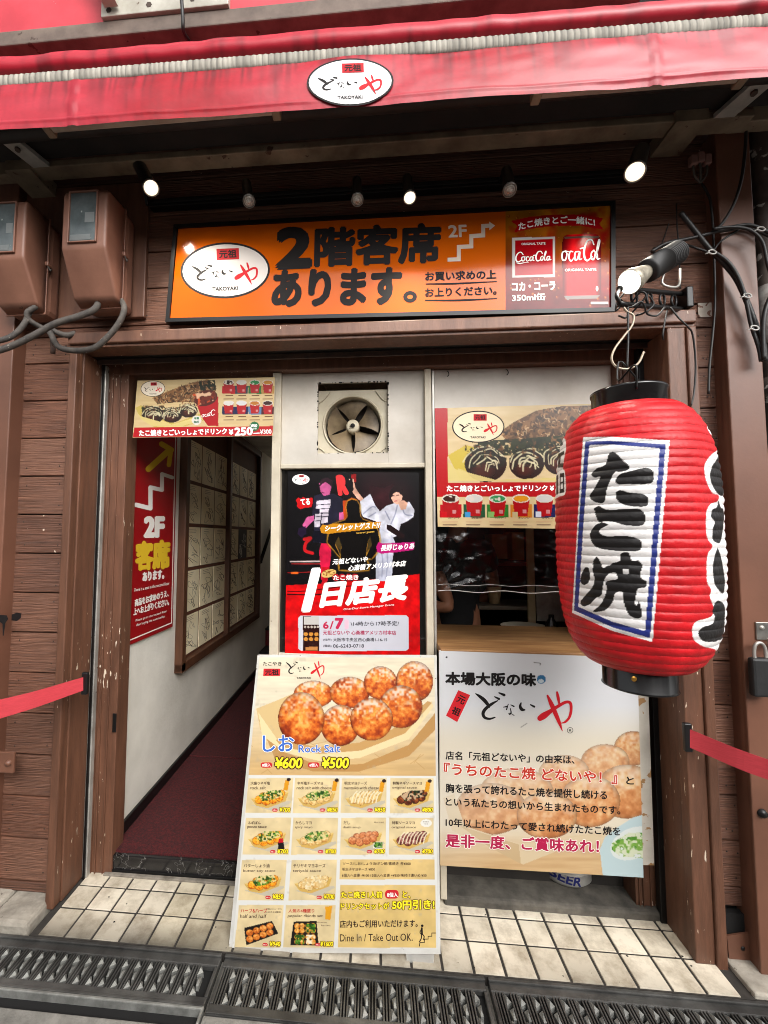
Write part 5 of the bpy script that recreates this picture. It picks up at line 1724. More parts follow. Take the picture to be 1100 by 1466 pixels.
# the awning of the floor above, cut by the top of the frame
ua = thing('upper_awning', 'red awning of the floor above with a grimy steel beam and white bracket plate', 'awning', (0, -0.3, 3.35))
b = MB()
b.box(-2.3, 0.9, -0.36, -0.3, 3.268, 3.325, mat('grimy_steel', (120, 104, 92), (84, 70, 62), 0.7, nscale=10, chip=(62, 44, 34), chipamt=0.12, chipscale=22), 0.004)
b.box(-2.3, 0.9, -0.30, -0.15, 3.312, 3.325, mat('grimy_steel', (120, 104, 92)), 0.003)
b.build('beam', ua)
b = MB()
b.prism([(-2.3, -0.345, 3.326), (-0.86, -0.345, 3.326), (-0.86, -0.345, 3.8), (-2.3, -0.345, 3.8)], (0, 0.02, 0), mat('faded_red_panel', (206, 60, 72), (180, 40, 54), 0.5, chip=(222, 150, 150), chipamt=0.05))
b.prism([(-0.5, -0.35, 3.326), (2.2, -0.35, 3.326), (2.2, -0.35, 3.8), (-0.5, -0.35, 3.8)], (0, 0.02, 0), mat('faded_red_panel', (206, 60, 72)))
b.build('fabric', ua)
b = MB()
WPL = mat('pale_steel_plate', (196, 192, 180), (160, 154, 140), 0.5, 0.2, nscale=9, chip=(90, 70, 56), chipamt=0.08)
b.box(-0.97, -0.5, -0.372, -0.346, 3.327, 3.56, WPL, 0.003)
b.prism([(-0.95, -0.42, 3.35), (-0.90, -0.42, 3.35), (-1.0, -0.46, 3.6), (-1.05, -0.46, 3.6)], (0, 0.04, 0), WPL)
b.build('bracket_plate', ua)
for x, z in ((-0.94, 3.35), (-0.79, 3.355), (-0.63, 3.36), (-0.53, 3.4), (-0.79, 3.44)):
    b = MB(); b.lathe([(0, -0.008), (0.011, -0.008), (0.011, 0), (0, 0)], (x, -0.373, z), (0, -1, 0), mat('rusty_bolt', (84, 66, 54)), 6, False); b.build('bolt', ua)
b = MB(); b.tube([U(260, -5, -0.42), U(262, 25, -0.41), U(263, 45, -0.39), U(271, 58, -0.33)], 0.006, WIRE, 8); b.build('cable', ua)
b = MB()
b.box(-2.1, 2.1, -0.02, 0.05, 3.3, 3.9, DARK, 0)
b.build('soffit', shop)

# ================================================================== lamps
tr = thing('lighting_track', 'black lighting track fixed to the wall above the orange sign', 'track', (0.05, -0.02, 2.9))
b = MB(); b.box(-0.95, 1.02, -0.04, -0.001, 2.872, 2.905, BLACKM, 0.003); b.box(-0.93, 1.0, -0.044, -0.04, 2.884, 2.893, DARK, 0); b.build('rail', tr)
LENS_ON = mat('lit_lens', (255, 250, 236), (255, 248, 230), rough=0.3, emit=4.5, grime=0)
LENS_OFF = mat('frosted_lens', (176, 170, 160), (150, 144, 136), rough=0.15, coat=0.5)
REFL_ON = mat('lit_reflector', (255, 240, 214), (250, 226, 190), rough=0.2, emit=0.9, nscale=120, grime=0)
REFL_OFF = mat('bulb_face', (120, 114, 106), (196, 190, 180), rough=0.1, nscale=160, coat=0.6)
RIMG = mat('lamp_rim', (150, 146, 140), rough=0.3, metal=0.6)
spots = [((217, 270), (197, 232), 1, .031, 'leftmost lit spotlight above the left end of the orange sign'),
         ((357, 289), (353, 262), 0, .0235, 'unlit spotlight above the large black numeral of the orange sign'),
         ((512, 287), (511, 258), 0, .0225, 'unlit spotlight close beside the lit one above the middle of the sign'),
         ((587, 284), (583, 255), 1, .0235, 'lit spotlight above the middle of the orange sign'),
         ((730, 273), (725, 244), 0, .024, 'unlit spotlight above the join of the orange sign and the drink picture'),
         ((909, 247), (918, 215), 1, .034, 'large lit spotlight right of the sign, nearest the cable bundle')]
for (c_, a_, on, r, lb) in spots:
    F_, B_ = U(c_[0], c_[1], -0.2), U(a_[0], a_[1], -0.12)
    ax_ = (F_ - B_) / np.linalg.norm(F_ - B_)
    ln = np.linalg.norm(F_ - B_)
    t = thing('spotlight', lb, 'spotlight', F_, 'spotlights along the track over the sign')
    s_ = r / 0.03
    b = MB(); b.lathe([(0.0, -ln), (r * 0.72, -ln), (r * 0.8, -ln + 0.01), (r * 0.86, -0.03), (r * 0.98, -0.012), (r * 0.9, -0.012)], F_, ax_, BLACKM, 28); b.build('housing', t)
    b = MB(); b.lathe([(r * 0.98, -0.014), (r * 1.02, -0.003), (r * 0.93, 0.0), (r * 0.86, -0.006)], F_, ax_, RIMG, 28); b.build('rim', t)
    b = MB()
    b.lathe([(r * 0.87, -0.006), (r * 0.8, -0.002), (r * 0.62, 0.0005)], F_, ax_, REFL_ON if on else LENS_OFF, 28)
    b.lathe([(r * 0.62, 0.0005), (r * 0.58, -0.003), (r * 0.4, 0.003), (0.0, 0.005)], F_, ax_, LENS_ON if on else REFL_OFF, 28)
    lens = b.build('lens', t)
    b = MB(); T_ = np.array([B_[0], -0.03, 2.885]); b.tube([B_ + ax_ * 0.015, (B_ + T_) / 2 + np.array([0, 0, 0.01]), T_], 0.008, BLACKM, 8); b.build('stem', t)
    if on:
        li = bpy.data.lights.new('spot_beam', 'SPOT')
        li.energy, li.spot_size, li.spot_blend, li.color, li.shadow_soft_size = 12.0, math.radians(115), 0.8, (1, 0.93, 0.8), 0.02
        lo = bpy.data.objects.new('spot_beam', li); COL.objects.link(lo)
        lo.location = F_ + ax_ * 0.014
        dd = Vector(ax_) + Vector((0, 0.35, -0.3))
        lo.rotation_euler = dd.to_track_quat('-Z', 'Y').to_euler()

cl = thing('clip_lamp', 'black ribbed clip lamp with a lit reflector bulb above the lantern', 'lamp', U(912, 405, -0.33))
L0, L1, H0, H1 = U(901, 404, -0.36), U(930, 391, -0.33), U(929, 392, -0.33), U(972, 360, -0.29)
ax_ = (L0 - H1) / np.linalg.norm(L0 - H1)
lnB = float((H0 - L0) @ -ax_)
b = MB(); b.lathe([(0.016, -lnB - 0.01), (0.019, -lnB), (0.03, -lnB * 0.5), (0.037, -0.015), (0.038, -0.004), (0.0355, 0)], L0, ax_, mat('dusty_reflector', (176, 168, 150), (120, 112, 98), 0.45, 0.3, nscale=40), 28); b.build('bulb', cl)
b = MB(); b.lathe([(0.0355, 0.0), (0.026, 0.005), (0.0, 0.008)], L0, ax_, mat('clip_lens', (255, 252, 238), (255, 250, 230), rough=0.2, emit=1.3, grime=0), 28); b.build('lens', cl)
lnH = np.linalg.norm(H1 - H0)
pr = [(0.0, -lnB + 0.01), (0.034, -lnB + 0.01), (0.037, -lnB), (0.037, -lnB - lnH * 0.5)]
for i in range(9):
    h = -lnB - lnH * (0.5 + 0.05 * i)
    pr += [(0.037, h), (0.037, h - lnH * 0.026), (0.033, h - lnH * 0.03), (0.033, h - lnH * 0.046)]
pr += [(0.03, -lnB - lnH), (0.0, -lnB - lnH)]
b = MB(); b.lathe(pr, L0, ax_, mat('dusty_black', (34, 32, 31), (24, 22, 22), 0.6, nscale=20), 28); b.build('holder', cl)
b = MB(); b.tube([U(952, 388, -0.3), U(948, 405, -0.3), U(960, 411, -0.3), U(972, 408, -0.28), U(974, 385, -0.26)], 0.004, ALU, 8); b.build('wire_clip', cl)
li = bpy.data.lights.new('clip_beam', 'SPOT')
li.energy, li.spot_size, li.spot_blend, li.color, li.shadow_soft_size = 4.0, math.radians(110), 0.8, (1, 0.94, 0.82), 0.03
lo = bpy.data.objects.new('clip_beam', li); COL.objects.link(lo)
lo.location = L0 + ax_ * 0.02
lo.rotation_euler = Vector(ax_ + np.array([0, 0.2, -0.2])).to_track_quat('-Z', 'Y').to_euler()

lr = thing('lantern_arm', 'black perforated iron arm wrapped in wire that carries the lantern', 'bracket', U(980, 435, -0.05))
A0, A1 = U(887, 424, -0.34), U(978, 432, -0.02)
b = MB()
d_ = (A1 - A0)
for o_ in (-0.025, 0.025):
    b.tube([A0 + (0, 0, o_), A0 + d_ * 0.5 + (0, 0, o_ * 1.1), A1 + (0, 0, o_ * 1.2)], 0.0085, BLACKM, 8)
b.tube([A0 + (0, 0, 0.022), A0 - d_ * 0.035, A0 + (0, 0, -0.022)], 0.006, BLACKM, 8)
for q in (0.2, 0.42, 0.63, 0.83):
    c = A0 + d_ * q
    dn = d_ / np.linalg.norm(d_)
    b.tube([c + dn * 0.022 * math.cos(t) + np.array([0, 0, 0.022 * math.sin(t)]) for t in np.linspace(0, 2 * math.pi, 13)], 0.0045, BLACKM, 6, True)
b.box(A1[0] - 0.012, A1[0] + 0.012, -0.06, 0.0, A1[2] - 0.04, A1[2] + 0.04, BLACKM, 0.004)
b.build('arm', lr)
for i, pts in enumerate(([(893, 420), (884, 432), (882, 445), (890, 438), (899, 446), (896, 455), (886, 452)], [(905, 432), (918, 418), (925, 424), (912, 440), (903, 450)], [(888, 428), (902, 440), (918, 432), (924, 446), (910, 452)], [(930, 424), (936, 436), (926, 448), (940, 452), (952, 440)],
                         [(955, 445), (952, 460), (949, 480), (950, 486)], [(960, 440), (972, 455), (985, 468), (992, 480), (996, 520), (994, 560), (990, 580)])):
    b = MB(); b.tube([U(x, y, -0.3 + 0.1 * (i > 3) - 0.02 * math.sin(j)) for j, (x, y) in enumerate(pts)], 0.003, WIRE, 6); b.build('wire', lr)

# ================================================================== the paper lantern
LX, LY, LZ0, LZ1, LR = 0.798, -0.33, 1.086, 1.87, 0.212
ln_ = thing('paper_lantern', 'big red paper lantern with black brush lettering on a white and blue panel', 'lantern', (LX, LY, LZ0))
nth, nz = 520, 33 * 17
th = np.linspace(0, 2 * math.pi, nth, endpoint=False)
tz = np.linspace(-1, 1, nz)
rc = 0.098
shp = np.clip(1 - np.abs(tz) ** 3.4, 0, 1) ** 0.5
rad = rc + (LR - rc) * shp
ph = (tz + 1) / 2 * 33
fr = ph - np.floor(ph)
scal = -0.0075 * np.abs(fr - 0.5) ** 2 * 1.6 + 0.001
RR = rad[:, None] + scal[:, None] * (0.6 + 0.8 * vnoise(np.repeat(th[None] * 6, nz, 0), np.repeat(np.floor(ph)[:, None] * 3.7, nth, 1), 3))
RR += 0.004 * (vnoise(np.cos(th)[None] * 5 + 9 + 0 * tz[:, None], tz[:, None] * 6 + np.sin(th)[None] * 5 + 9, 6) - 0.5)
PX_ = np.stack([LX + RR * np.cos(th)[None], LY + RR * np.sin(th)[None], (LZ0 + (tz + 1) / 2 * (LZ1 - LZ0))[:, None] + 0 * RR], -1)
C = np.ones(PX_.shape) * np.array((194, 17, 26))
nn = vnoise(th[None] * 14 + 0 * tz[:, None], np.floor(ph)[:, None] * 2.3 + 0 * th[None], 5)
nn2 = vnoise(th[None] * 3 + 0.4 * tz[:, None], tz[:, None] * 4 + 0 * th[None], 25)
C = C * (0.84 + 0.1 * nn + 0.12 * nn2)[..., None] + np.array((6, 5, 5)) * nn2[..., None]
su, sv = project(PX_.reshape(-1, 3))
su, sv = su.reshape(nz, nth), sv.reshape(nz, nth)
tocam = CAM - np.array([LX, LY, 1.47])
facing = (np.cos(th) * tocam[0] + np.sin(th) * tocam[1] > LR * 0.9)[None] & np.ones((nz, 1), bool)
# nudge: paint follows the photograph's lettering
zz = lambda q: Z(q, 780, 500, 2.875)


def lpaint(pts, col):
    m_ = pip(su, sv, zz(pts)) & facing
    C[m_] = np.array(col)


PW, PB, PK = (228, 224, 222), (36, 48, 120), (26, 23, 23)
lpaint([(158, 362), (270, 360), (515, 375), (480, 800), (443, 1205), (280, 1160), (113, 1085), (130, 800)], PW)
lpaint([(167, 379), (270, 377), (499, 391), (470, 750), (434, 1189), (280, 1145), (121, 1075), (138, 750)], PB)
lpaint([(184, 394), (270, 392), (474, 407), (446, 750), (413, 1160), (280, 1122), (139, 1060), (158, 750)], PW)
SM = lambda pts: [tuple(q) for q in catmull([np.array(a, float) for a in pts + pts[:1]], 5)]
for poly in ([(190, 515), (215, 490), (250, 475), (265, 430), (290, 425), (320, 455), (347, 480), (345, 495), (310, 505), (290, 505), (270, 540), (255, 580), (250, 620), (232, 634), (200, 625), (185, 605), (200, 580), (220, 545), (228, 525), (205, 528)],
             [(290, 540), (310, 515), (360, 500), (410, 488), (440, 495), (450, 515), (445, 545), (415, 555), (340, 555), (300, 555)],
             [(292, 590), (310, 580), (350, 590), (400, 595), (425, 610), (425, 640), (400, 648), (350, 645), (315, 635), (295, 615)],
             [(203, 655), (225, 645), (255, 660), (330, 658), (390, 658), (412, 680), (414, 708), (395, 726), (330, 724), (290, 712), (250, 708), (225, 712), (212, 690)],
             [(235, 712), (208, 725), (188, 755), (192, 790), (215, 815), (260, 826), (330, 831), (390, 828), (400, 800), (385, 780), (330, 768), (260, 770), (228, 758), (232, 738), (262, 722)],
             [(150, 930), (165, 900), (180, 900), (188, 930), (180, 960), (160, 970), (147, 955)],
             [(200, 870), (215, 855), (232, 880), (240, 900), (265, 890), (275, 910), (250, 940), (240, 975), (235, 1010), (210, 1025), (185, 1050), (160, 1058), (147, 1040), (170, 1010), (195, 980), (205, 950), (198, 910)],
             [(280, 880), (310, 870), (315, 840), (345, 838), (360, 870), (385, 870), (402, 890), (395, 920), (400, 945), (418, 955), (415, 980), (385, 985), (376, 1015), (372, 1045), (380, 1055), (386, 1036), (396, 1060), (400, 1100), (375, 1108), (345, 1090), (325, 1040), (320, 1000), (290, 1005), (280, 1040), (255, 1070), (225, 1080), (200, 1078), (230, 1050), (250, 1010), (255, 985), (252, 960), (275, 950), (300, 945), (290, 920), (262, 920), (265, 895)]):
    lpaint(SM(poly), PK)
lpaint([(322, 905), (345, 905), (345, 925), (322, 925)], PW)
lpaint(SM([(685, 298), (708, 318), (728, 350), (770, 420), (790, 800), (780, 1100), (765, 1270), (722, 1262), (700, 1235), (650, 1222), (615, 1195), (607, 1150), (625, 1120), (660, 1110), (690, 1095), (695, 1060), (680, 1020), (685, 990), (668, 950), (670, 850), (690, 810), (668, 770), (665, 680), (680, 640), (712, 625), (715, 600), (690, 590), (665, 540), (658, 480), (680, 440), (712, 410), (700, 370), (680, 345), (668, 318)]), PW)
for poly in ([(682, 315), (705, 330), (720, 370), (735, 420), (742, 480), (738, 590), (718, 600), (690, 560), (680, 520), (690, 480), (710, 450), (715, 420), (700, 370), (688, 340)],
             [(715, 620), (725, 650), (735, 660), (738, 700), (725, 790), (705, 795), (690, 780), (692, 740), (700, 710), (685, 690), (690, 660), (708, 650)],
             [(712, 815), (725, 850), (735, 900), (742, 960), (735, 1005), (715, 990), (698, 960), (692, 900), (700, 850)],
             [(700, 1045), (715, 1035), (738, 1050), (742, 1090), (735, 1180), (712, 1200), (680, 1205), (650, 1200), (632, 1170), (650, 1145), (690, 1130), (700, 1100), (690, 1080)]):
    lpaint(SM(poly), PK)
lpaint(SM([(30, 400), (60, 375), (75, 365), (86, 375), (88, 410), (82, 440), (76, 490), (84, 510), (86, 590), (60, 607), (30, 612), (20, 520)]), PW)
for poly in ([(44, 402), (74, 380), (76, 392), (46, 416)], [(38, 440), (80, 418), (80, 432), (40, 456)], [(58, 432), (68, 428), (64, 470), (78, 468), (76, 486), (54, 488)], [(44, 448), (54, 444), (44, 500), (36, 504)],
             [(48, 520), (56, 516), (56, 596), (48, 600)], [(62, 512), (80, 508), (80, 590), (62, 594)], [(36, 540), (46, 528), (48, 548), (38, 562)]):
    lpaint(poly, PK)
for q in ([(66, 528), (75, 526), (75, 544), (66, 546)], [(66, 554), (75, 552), (75, 574), (66, 576)]): lpaint(q, PW)
# broken darker lines in the creases between the ribs
cre = (np.abs(fr - 0.5) > 0.44)[:, None] & (vnoise(th[None] * 40 + 0 * tz[:, None], ph[:, None] * 0.9 + 0 * th[None], 9) > 0.35)
C[cre] = C[cre] * 0.86
gridmesh('paper_body', ln_, PX_.reshape(-1, 3), nth, nz, C.reshape(-1, 3), vcol('lantern_paper', 0.44, 0.0, 0.45, 70), wrap=True, smooth=True)
LAC = mat('black_lacquer', (18, 17, 18), rough=0.22, coat=0.3)
b = MB(); b.lathe([(0.07, 0.0), (0.097, 0.0), (0.1, 0.006), (0.1, 0.052), (0.103, 0.055), (0.103, 0.062), (0.094, 0.062), (0.094, 0.004), (0.07, 0.002)], (LX, LY, LZ1 - 0.008), (0, 0, 1), LAC, 48); b.build('top_ring', ln_)
b = MB(); b.lathe([(0.08, 0.0), (0.093, 0.0), (0.095, -0.004), (0.095, -0.064), (0.098, -0.068), (0.088, -0.072), (0.088, -0.01), (0.0, -0.008)], (LX, LY, LZ0 + 0.008), (0, 0, 1), LAC, 48); b.build('bottom_ring', ln_)
b = MB(); b.lathe([(0.0, 0.0015), (0.006, 0.001), (0.0075, 0.0)], hit([(908, 972)], PY(LY - 0.0965))[0], (0, -1, 0), mat('brass_stud', (190, 140, 60), rough=0.3, metal=0.8), 12); b.build('stud', ln_)
b = MB()
b.tube([(LX - 0.03, LY - 0.099, LZ1 + 0.03), (LX - 0.035, LY - 0.104, LZ1 + 0.1), U(886, 545, -0.36), U(885, 522, -0.34), U(890, 518, -0.33), U(896, 524, -0.33), U(910, 540, -0.3), U(918, 550, LY + 0.09)], 0.0028, BLACKM, 8)
b.build('bail', ln_)
hw = thing('hook_wire', 'bent pale wire hook hanging from the iron arm above the lantern', 'hook', U(890, 520, -0.33))
b = MB(); b.tube([U(893, 440, -0.33), U(898, 446, -0.33), U(907, 452, -0.33), U(905, 466, -0.33), U(893, 482, -0.33), U(880, 500, -0.33), U(876, 515, -0.33), U(884, 526, -0.33), U(900, 528, -0.33), U(914, 520, -0.33), U(922, 504, -0.33)], 0.0035, mat('pale_wire', (190, 172, 150), rough=0.4, metal=0.3), 8); b.build('wire', hw)
b = MB(); b.tube([U(899, 440, -0.33), U(899.5, 480, -0.33), U(898, 527, -0.33)], 0.0035, WIRE, 8); b.build('cord', hw)

# ================================================================== electricity meters and their cables
MBR = mat('meter_shell', (134, 92, 74), (110, 72, 56), 0.5, nscale=5, bump=0.08, bscale=150, grime=0.25, chip=(84, 54, 42), chipamt=0.0)


def meter(x0, x1, zt, zb_, name_label):
    t = thing('electric_meter', name_label, 'electric meter', ((x0 + x1) / 2, -0.03, zb_), 'electric meters on the wall')
    bm = bmesh.new()
    prof = [(-0.11, zt + 0.01), (-0.225, zt), (-0.235, zt - 0.02), (-0.235, zt - 0.235), (-0.155, zb_ + 0.02), (-0.11, zb_)]
    vs = [[bm.verts.new((x, y, z)) for y, z in prof] for x in (x0, x1)]
    n = len(prof)
    bm.faces.new(vs[0]); bm.faces.new(vs[1][::-1])
    for i in range(n): bm.faces.new([vs[0][(i + 1) % n], vs[0][i], vs[1][i], vs[1][(i + 1) % n]])
    bmesh.ops.recalc_face_normals(bm, faces=bm.faces[:])
    es = [e for e in bm.edges if not all(abs(v.co.y + 0.11) < 1e-4 for v in e.verts)]
    bmesh.ops.bevel(bm, geom=es, offset=0.024, segments=5, affect='EDGES', profile=0.5, clamp_overlap=True)
    b = MB(); b.bm(bm, MBR, True); b.build('cover', t)
    b = MB(); b.box(x0 + 0.002, x1 - 0.002, -0.108, -0.023, zb_ + 0.002, zt + 0.008, MBR, 0.03); b.build('case', t)
    b = MB(); b.box(x0 - 0.002, x1 + 0.002, -0.114, -0.106, zb_ - 0.002, zt + 0.012, MBR, 0.003); b.build('seam', t)
    w0, w1, q0, q1 = x0 + 0.036, x1 - 0.04, zt - 0.213, zt - 0.018
    b = MB()
    for a in ((w0 - 0.006, w0, q0 - 0.006, q1 + 0.006), (w1, w1 + 0.006, q0 - 0.006, q1 + 0.006), (w0, w1, q0 - 0.006, q0), (w0, w1, q1, q1 + 0.006)):
        b.box(a[0], a[1], -0.244, -0.234, a[2], a[3], MBR, 0.002)
    wf = b.build('window', t)
    b = MB()
    b.box(w0, w1, -0.2375, -0.2355, q0, q1, mat('dusty_meter_glass', (104, 112, 112), (70, 78, 80), 0.12, nscale=9, grime=0.3, chip=(140, 146, 142), chipamt=0.15, chipscale=30), 0)
    b.build('pane', wf)
    b = MB(); b.box(w0 + .06, w1 - .008, -.2385, -.238, q0 + .075, q0 + .115, mat('dial_plate', (112, 116, 115), (84, 88, 88), 0.5), 0); b.build('dial', wf); b = MB(); b.box(w0 + .004, w1 - .02, -.2385, -.238, q0 + .006, q0 + .028, mat('dial_plate', (150, 152, 148)), 0); b.build('label_strip', wf)
    b = MB(); b.box(x1 - 0.004, x1 + 0.012, -0.125, -0.095, zt - 0.2, zt - 0.18, MBR, 0.004); b.tube([(x1 + 0.008, -0.12, zt - 0.2), (x1 + 0.012, -0.11, zt - 0.215), (x1 + 0.006, -0.1, zt - 0.2)], 0.003, CABLE, 6); b.build('latch', t)


meter(-1.19, -1.008, 2.80, 2.388, 'right meter of the pair, brown metal with a dark window, nearest the orange sign')
meter(-1.512, -1.34, 2.775, 2.375, 'left meter of the pair, brown metal with a pale cloudy window, at the photo edge')
for lb, pts, r in (('thick grey cable looping down from the right meter', [(170, 425, -.1), (178, 440, -.13), (172, 460, -.14), (155, 482, -.14), (135, 498, -.14), (110, 502, -.13), (85, 497, -.12), (74, 480, -.11), (70, 470, -.09), (82, 476, -.07), (96, 480, -.06), (108, 477, -.04)], 0.0115),
                   ('thick grey cable sweeping from under the right meter to the left photo edge', [(145, 415, -.1), (138, 440, -.14), (115, 452, -.16), (80, 463, -.18), (45, 482, -.2), (10, 498, -.22), (-40, 512, -.25)], 0.0125),
                   ('grey cable bent out from beneath the left meter', [(60, 435, -.12), (47, 442, -.15), (39, 448, -.16), (42, 458, -.15), (58, 468, -.12), (72, 476, -.09)], 0.0105),
                   ('grey cable running left from beneath the left meter', [(58, 432, -.1), (44, 444, -.14), (36, 462, -.16), (22, 478, -.18), (2, 487, -.2), (-40, 492, -.22)], 0.011)):
    o = MB(); o.tube([U(*q) for q in pts], r, CABLE, 12); o = o.build('meter_cable'); tag(o, lb, 'cable', 'cables under the electric meters')
b = MB(); b.tube([U(76, 476, -.08), U(74, 492, -.07), U(77, 505, -.06)], 0.006, mat('rusty_track', (80, 56, 44)), 8); b.lathe([(0.0, 0), (0.009, 0), (0.01, 0.03), (0, 0.03)], U(76, 506, -.06), (0, 0, 1), mat('rusty_track', (80, 56, 44)), 10)
tag(b.build('cable_stub'), 'rusty cable clip hanging below the meter cables', 'clip')

# ================================================================== right post: cables, pipe, padlock
zz6 = lambda q: [(850 + a / 3.856, 180 + c / 3.856) for a, c in q]
for lb, pts, y, r in (('black cable arching right from the clip lamp over the post', [(320, 695), (400, 650), (520, 625), (640, 595), (720, 572), (800, 552), (880, 552), (990, 600)], -.1, .0062),
                      ('second black cable lying along the arching one', [(330, 680), (420, 655), (560, 615), (660, 590), (760, 575), (850, 562), (990, 618)], -.085, .005),
                      ('brown cable dropping from the beam down the right post', [(845, -20), (835, 150), (815, 300), (770, 440), (700, 550), (620, 600), (420, 640)], -.095, .0052),
                      ('thin cable running down beside the right post from the plug cluster', [(600, 320), (640, 400), (655, 500), (662, 620), (668, 800), (670, 1000), (655, 1180), (640, 1330), (635, 1480)], -.05, .0042),
                      ('thick black cable bundle falling to the pipe at the right edge', [(480, 480), (560, 580), (640, 680), (720, 760), (790, 850), (850, 980), (900, 1110), (935, 1200), (945, 1300)], -.1, .0085),
                      ('black cable next to the thick bundle at the right edge', [(655, 690), (740, 750), (800, 840), (840, 960), (870, 1100), (910, 1220), (925, 1300)], -.11, .006),
                      ('black cable bowing in from the right photo edge', [(1000, 900), (960, 980), (940, 1060), (935, 1150), (940, 1290)], -.12, .007),
                      ('thin black cable sagging behind the clip lamp', [(325, 700), (400, 705), (500, 660), (580, 680), (650, 695), (700, 640), (800, 575)], -.07, .004),
                      ('thin dark wire rising from the clip lamp to the planks', [(375, 660), (395, 600), (415, 540)], -.012, .0022),
                      ('dark wire dropping straight past the clip lamp base', [(458, 430), (460, 540), (468, 640), (476, 800), (478, 900)], -.014, .0025),
                      ('third black cable looping at the upper right post', [(660, 570), (760, 560), (860, 575), (930, 640), (960, 760), (990, 860)], -.115, .0055),
                      ('slack dark cord hanging below the iron arm on the right planks', [(545, 1140), (553, 1200), (560, 1300), (555, 1400), (540, 1500), (530, 1560)], -.02, .0028)):
    b = MB(); b.tube([U(*q, y - 0.004 * math.sin(i)) for i, q in enumerate(zz6(pts))], r, WIRE, 8)
    tag(b.build('cable'), lb, 'cable', 'cables on the right post')
TIE = mat('white_tie', (200, 196, 190), rough=0.4)
for (x, y), lb in (((655, 697), 'white cable tie where the cables cross on the right planks'), ((890, 1116), 'long white cable tie around the bundle at the right edge'), ((925, 570), 'white cable tie on the arching cable at the right edge'), ((850, 938), 'white cable tie halfway down the black bundle')):
    c = U(*zz6([(x, y)])[0], -.118)
    b = MB()
    b.tube([c + np.array([0.012 * math.cos(t), 0.004 * math.sin(t), 0.010 * math.sin(t)]) for t in np.linspace(0, 6.28, 11)], 0.0028, TIE, 6)
    b.tube([c + np.array([-0.01, 0, -0.002]), c + np.array([-0.026, -0.004, -0.008])], 0.002, TIE, 6, False)
    tag(b.build('cable_tie', None), lb, 'cable tie', 'white cable ties')
pc = thing('plug_cluster', 'cluster of three pinkish wire connectors hanging under the beam by the right post', 'connector', U(1003, 235, -.06))
for i, (u, v) in enumerate(((992, 230), (1002, 226), (1012, 229))):
    c = U(u, v, -.06)
    b = MB(); b.box(c[0] - .012, c[0] + .012, c[1] - .012, c[1] + .012, c[2] - .022, c[2] + .018, mat('pink_connector', (150, 112, 104), (110, 78, 72), 0.5), 0.005); b.tube([c - (0, 0, .02), c - (0.004 * (i - 1), 0, .06), U(1003, 262, -.05)], 0.004, CABLE, 6)
    b.build('connector', pc)
pp = thing('drain_pipe', 'grey peeling pipe running down the right edge behind the cables', 'pipe', (1.49, -0.01, 1.3))
b = MB()
PIPE = mat('peeling_pipe', (96, 84, 76), (58, 48, 44), 0.6, nscale=14, chip=(190, 184, 176), chipamt=0.25, chipscale=22)
b.lathe([(0.036, 0), (0.036, 1.75)], (1.49, -0.02, 1.3), (0, 0, 1), PIPE, 20)
b.build('tube', pp)
b = MB(); b.lathe([(0.036, 0), (0.045, 0.004), (0.045, 0.08), (0.036, 0.084)], (1.49, -0.02, 1.98), (0, 0, 1), mat('peeling_pipe', (96, 84, 76)), 20); b.build('collar', pp)
b = MB(); b.lathe([(0.037, 0), (0.041, 0.003), (0.041, 0.22), (0.037, 0.223)], (1.49, -0.02, 1.99 + 0.2), (0, 0, 1), mat('white_wrap', (186, 182, 176), (120, 112, 106), 0.7, nscale=25), 20); b.build('wrap', pp)

pd = thing('padlock', 'black rubber-covered padlock hanging from a steel hasp on the right post', 'padlock', U(1091, 965, -.1))
c = U(1090, 968, -.1)
b = MB(); b.box(c[0] - .034, c[0] + .034, c[1] - .014, c[1] + .014, c[2] - .068, c[2] + .062, mat('rubber_black', (34, 34, 35), (24, 24, 25), 0.55, nscale=30, bump=0.2), 0.01); b.build('body', pd)
b = MB(); b.tube([c + (-.018, 0, .05), c + (-.018, 0, .085), c + (-.012, 0, .105), c + (0, 0, .112), c + (.012, 0, .105), c + (.018, 0, .085), c + (.018, 0, .05)], 0.0055, ALU, 10); b.build('shackle', pd)
hp = thing('hasp', 'small bright steel hasp screwed to the right post above the padlock', 'hasp', U(1090, 905, -.07))
STEEL = mat('bright_steel', (180, 178, 172), (140, 136, 130), 0.3, 0.8, nscale=20)
b = MB(); c = U(1089, 903, -.068)
b.box(c[0] - .018, c[0] + .03, c[1] - .006, c[1], c[2] - .03, c[2] + .03, STEEL, 0.002); b.box(c[0] - .005, c[0] + .05, c[1] - .035, c[1] - .028, c[2] - .045, c[2] - .02, STEEL, 0.003); b.build('plate', hp)
b = MB(); b.lathe([(0, .004), (.007, .003), (.008, 0)], (c[0], c[1] - .006, c[2] + .012), (0, -1, 0), ALU, 12); b.build('screw', hp)
b = MB(); b.lathe([(0, .012), (.012, .01), (.015, 0)], U(1091, 1164, -.069), (0, -1, 0), BLACKM, 14); tag(b.build('black_bolt'), 'round black bolt head on the right post below the red belt', 'bolt')
b = MB(); c = U(1011, 444, 0)
b.box(c[0] - .03, c[0] + .03, -.003, -.0005, c[2] - .028, c[2] + .028, mat('torn_sticker', (206, 196, 184), (180, 168, 154), 0.7, nscale=20, chip=(120, 82, 66), chipamt=0.28, chipscale=40), 0)
tag(b.build('torn_sticker'), 'torn white sticker on the planks right of the clip lamp', 'sticker')

# red barrier belts
BELT = mat('red_belt', (196, 58, 68), (178, 46, 56), 0.6, nscale=30, bump=0.15, bscale=300, st=(1, 1, 12))


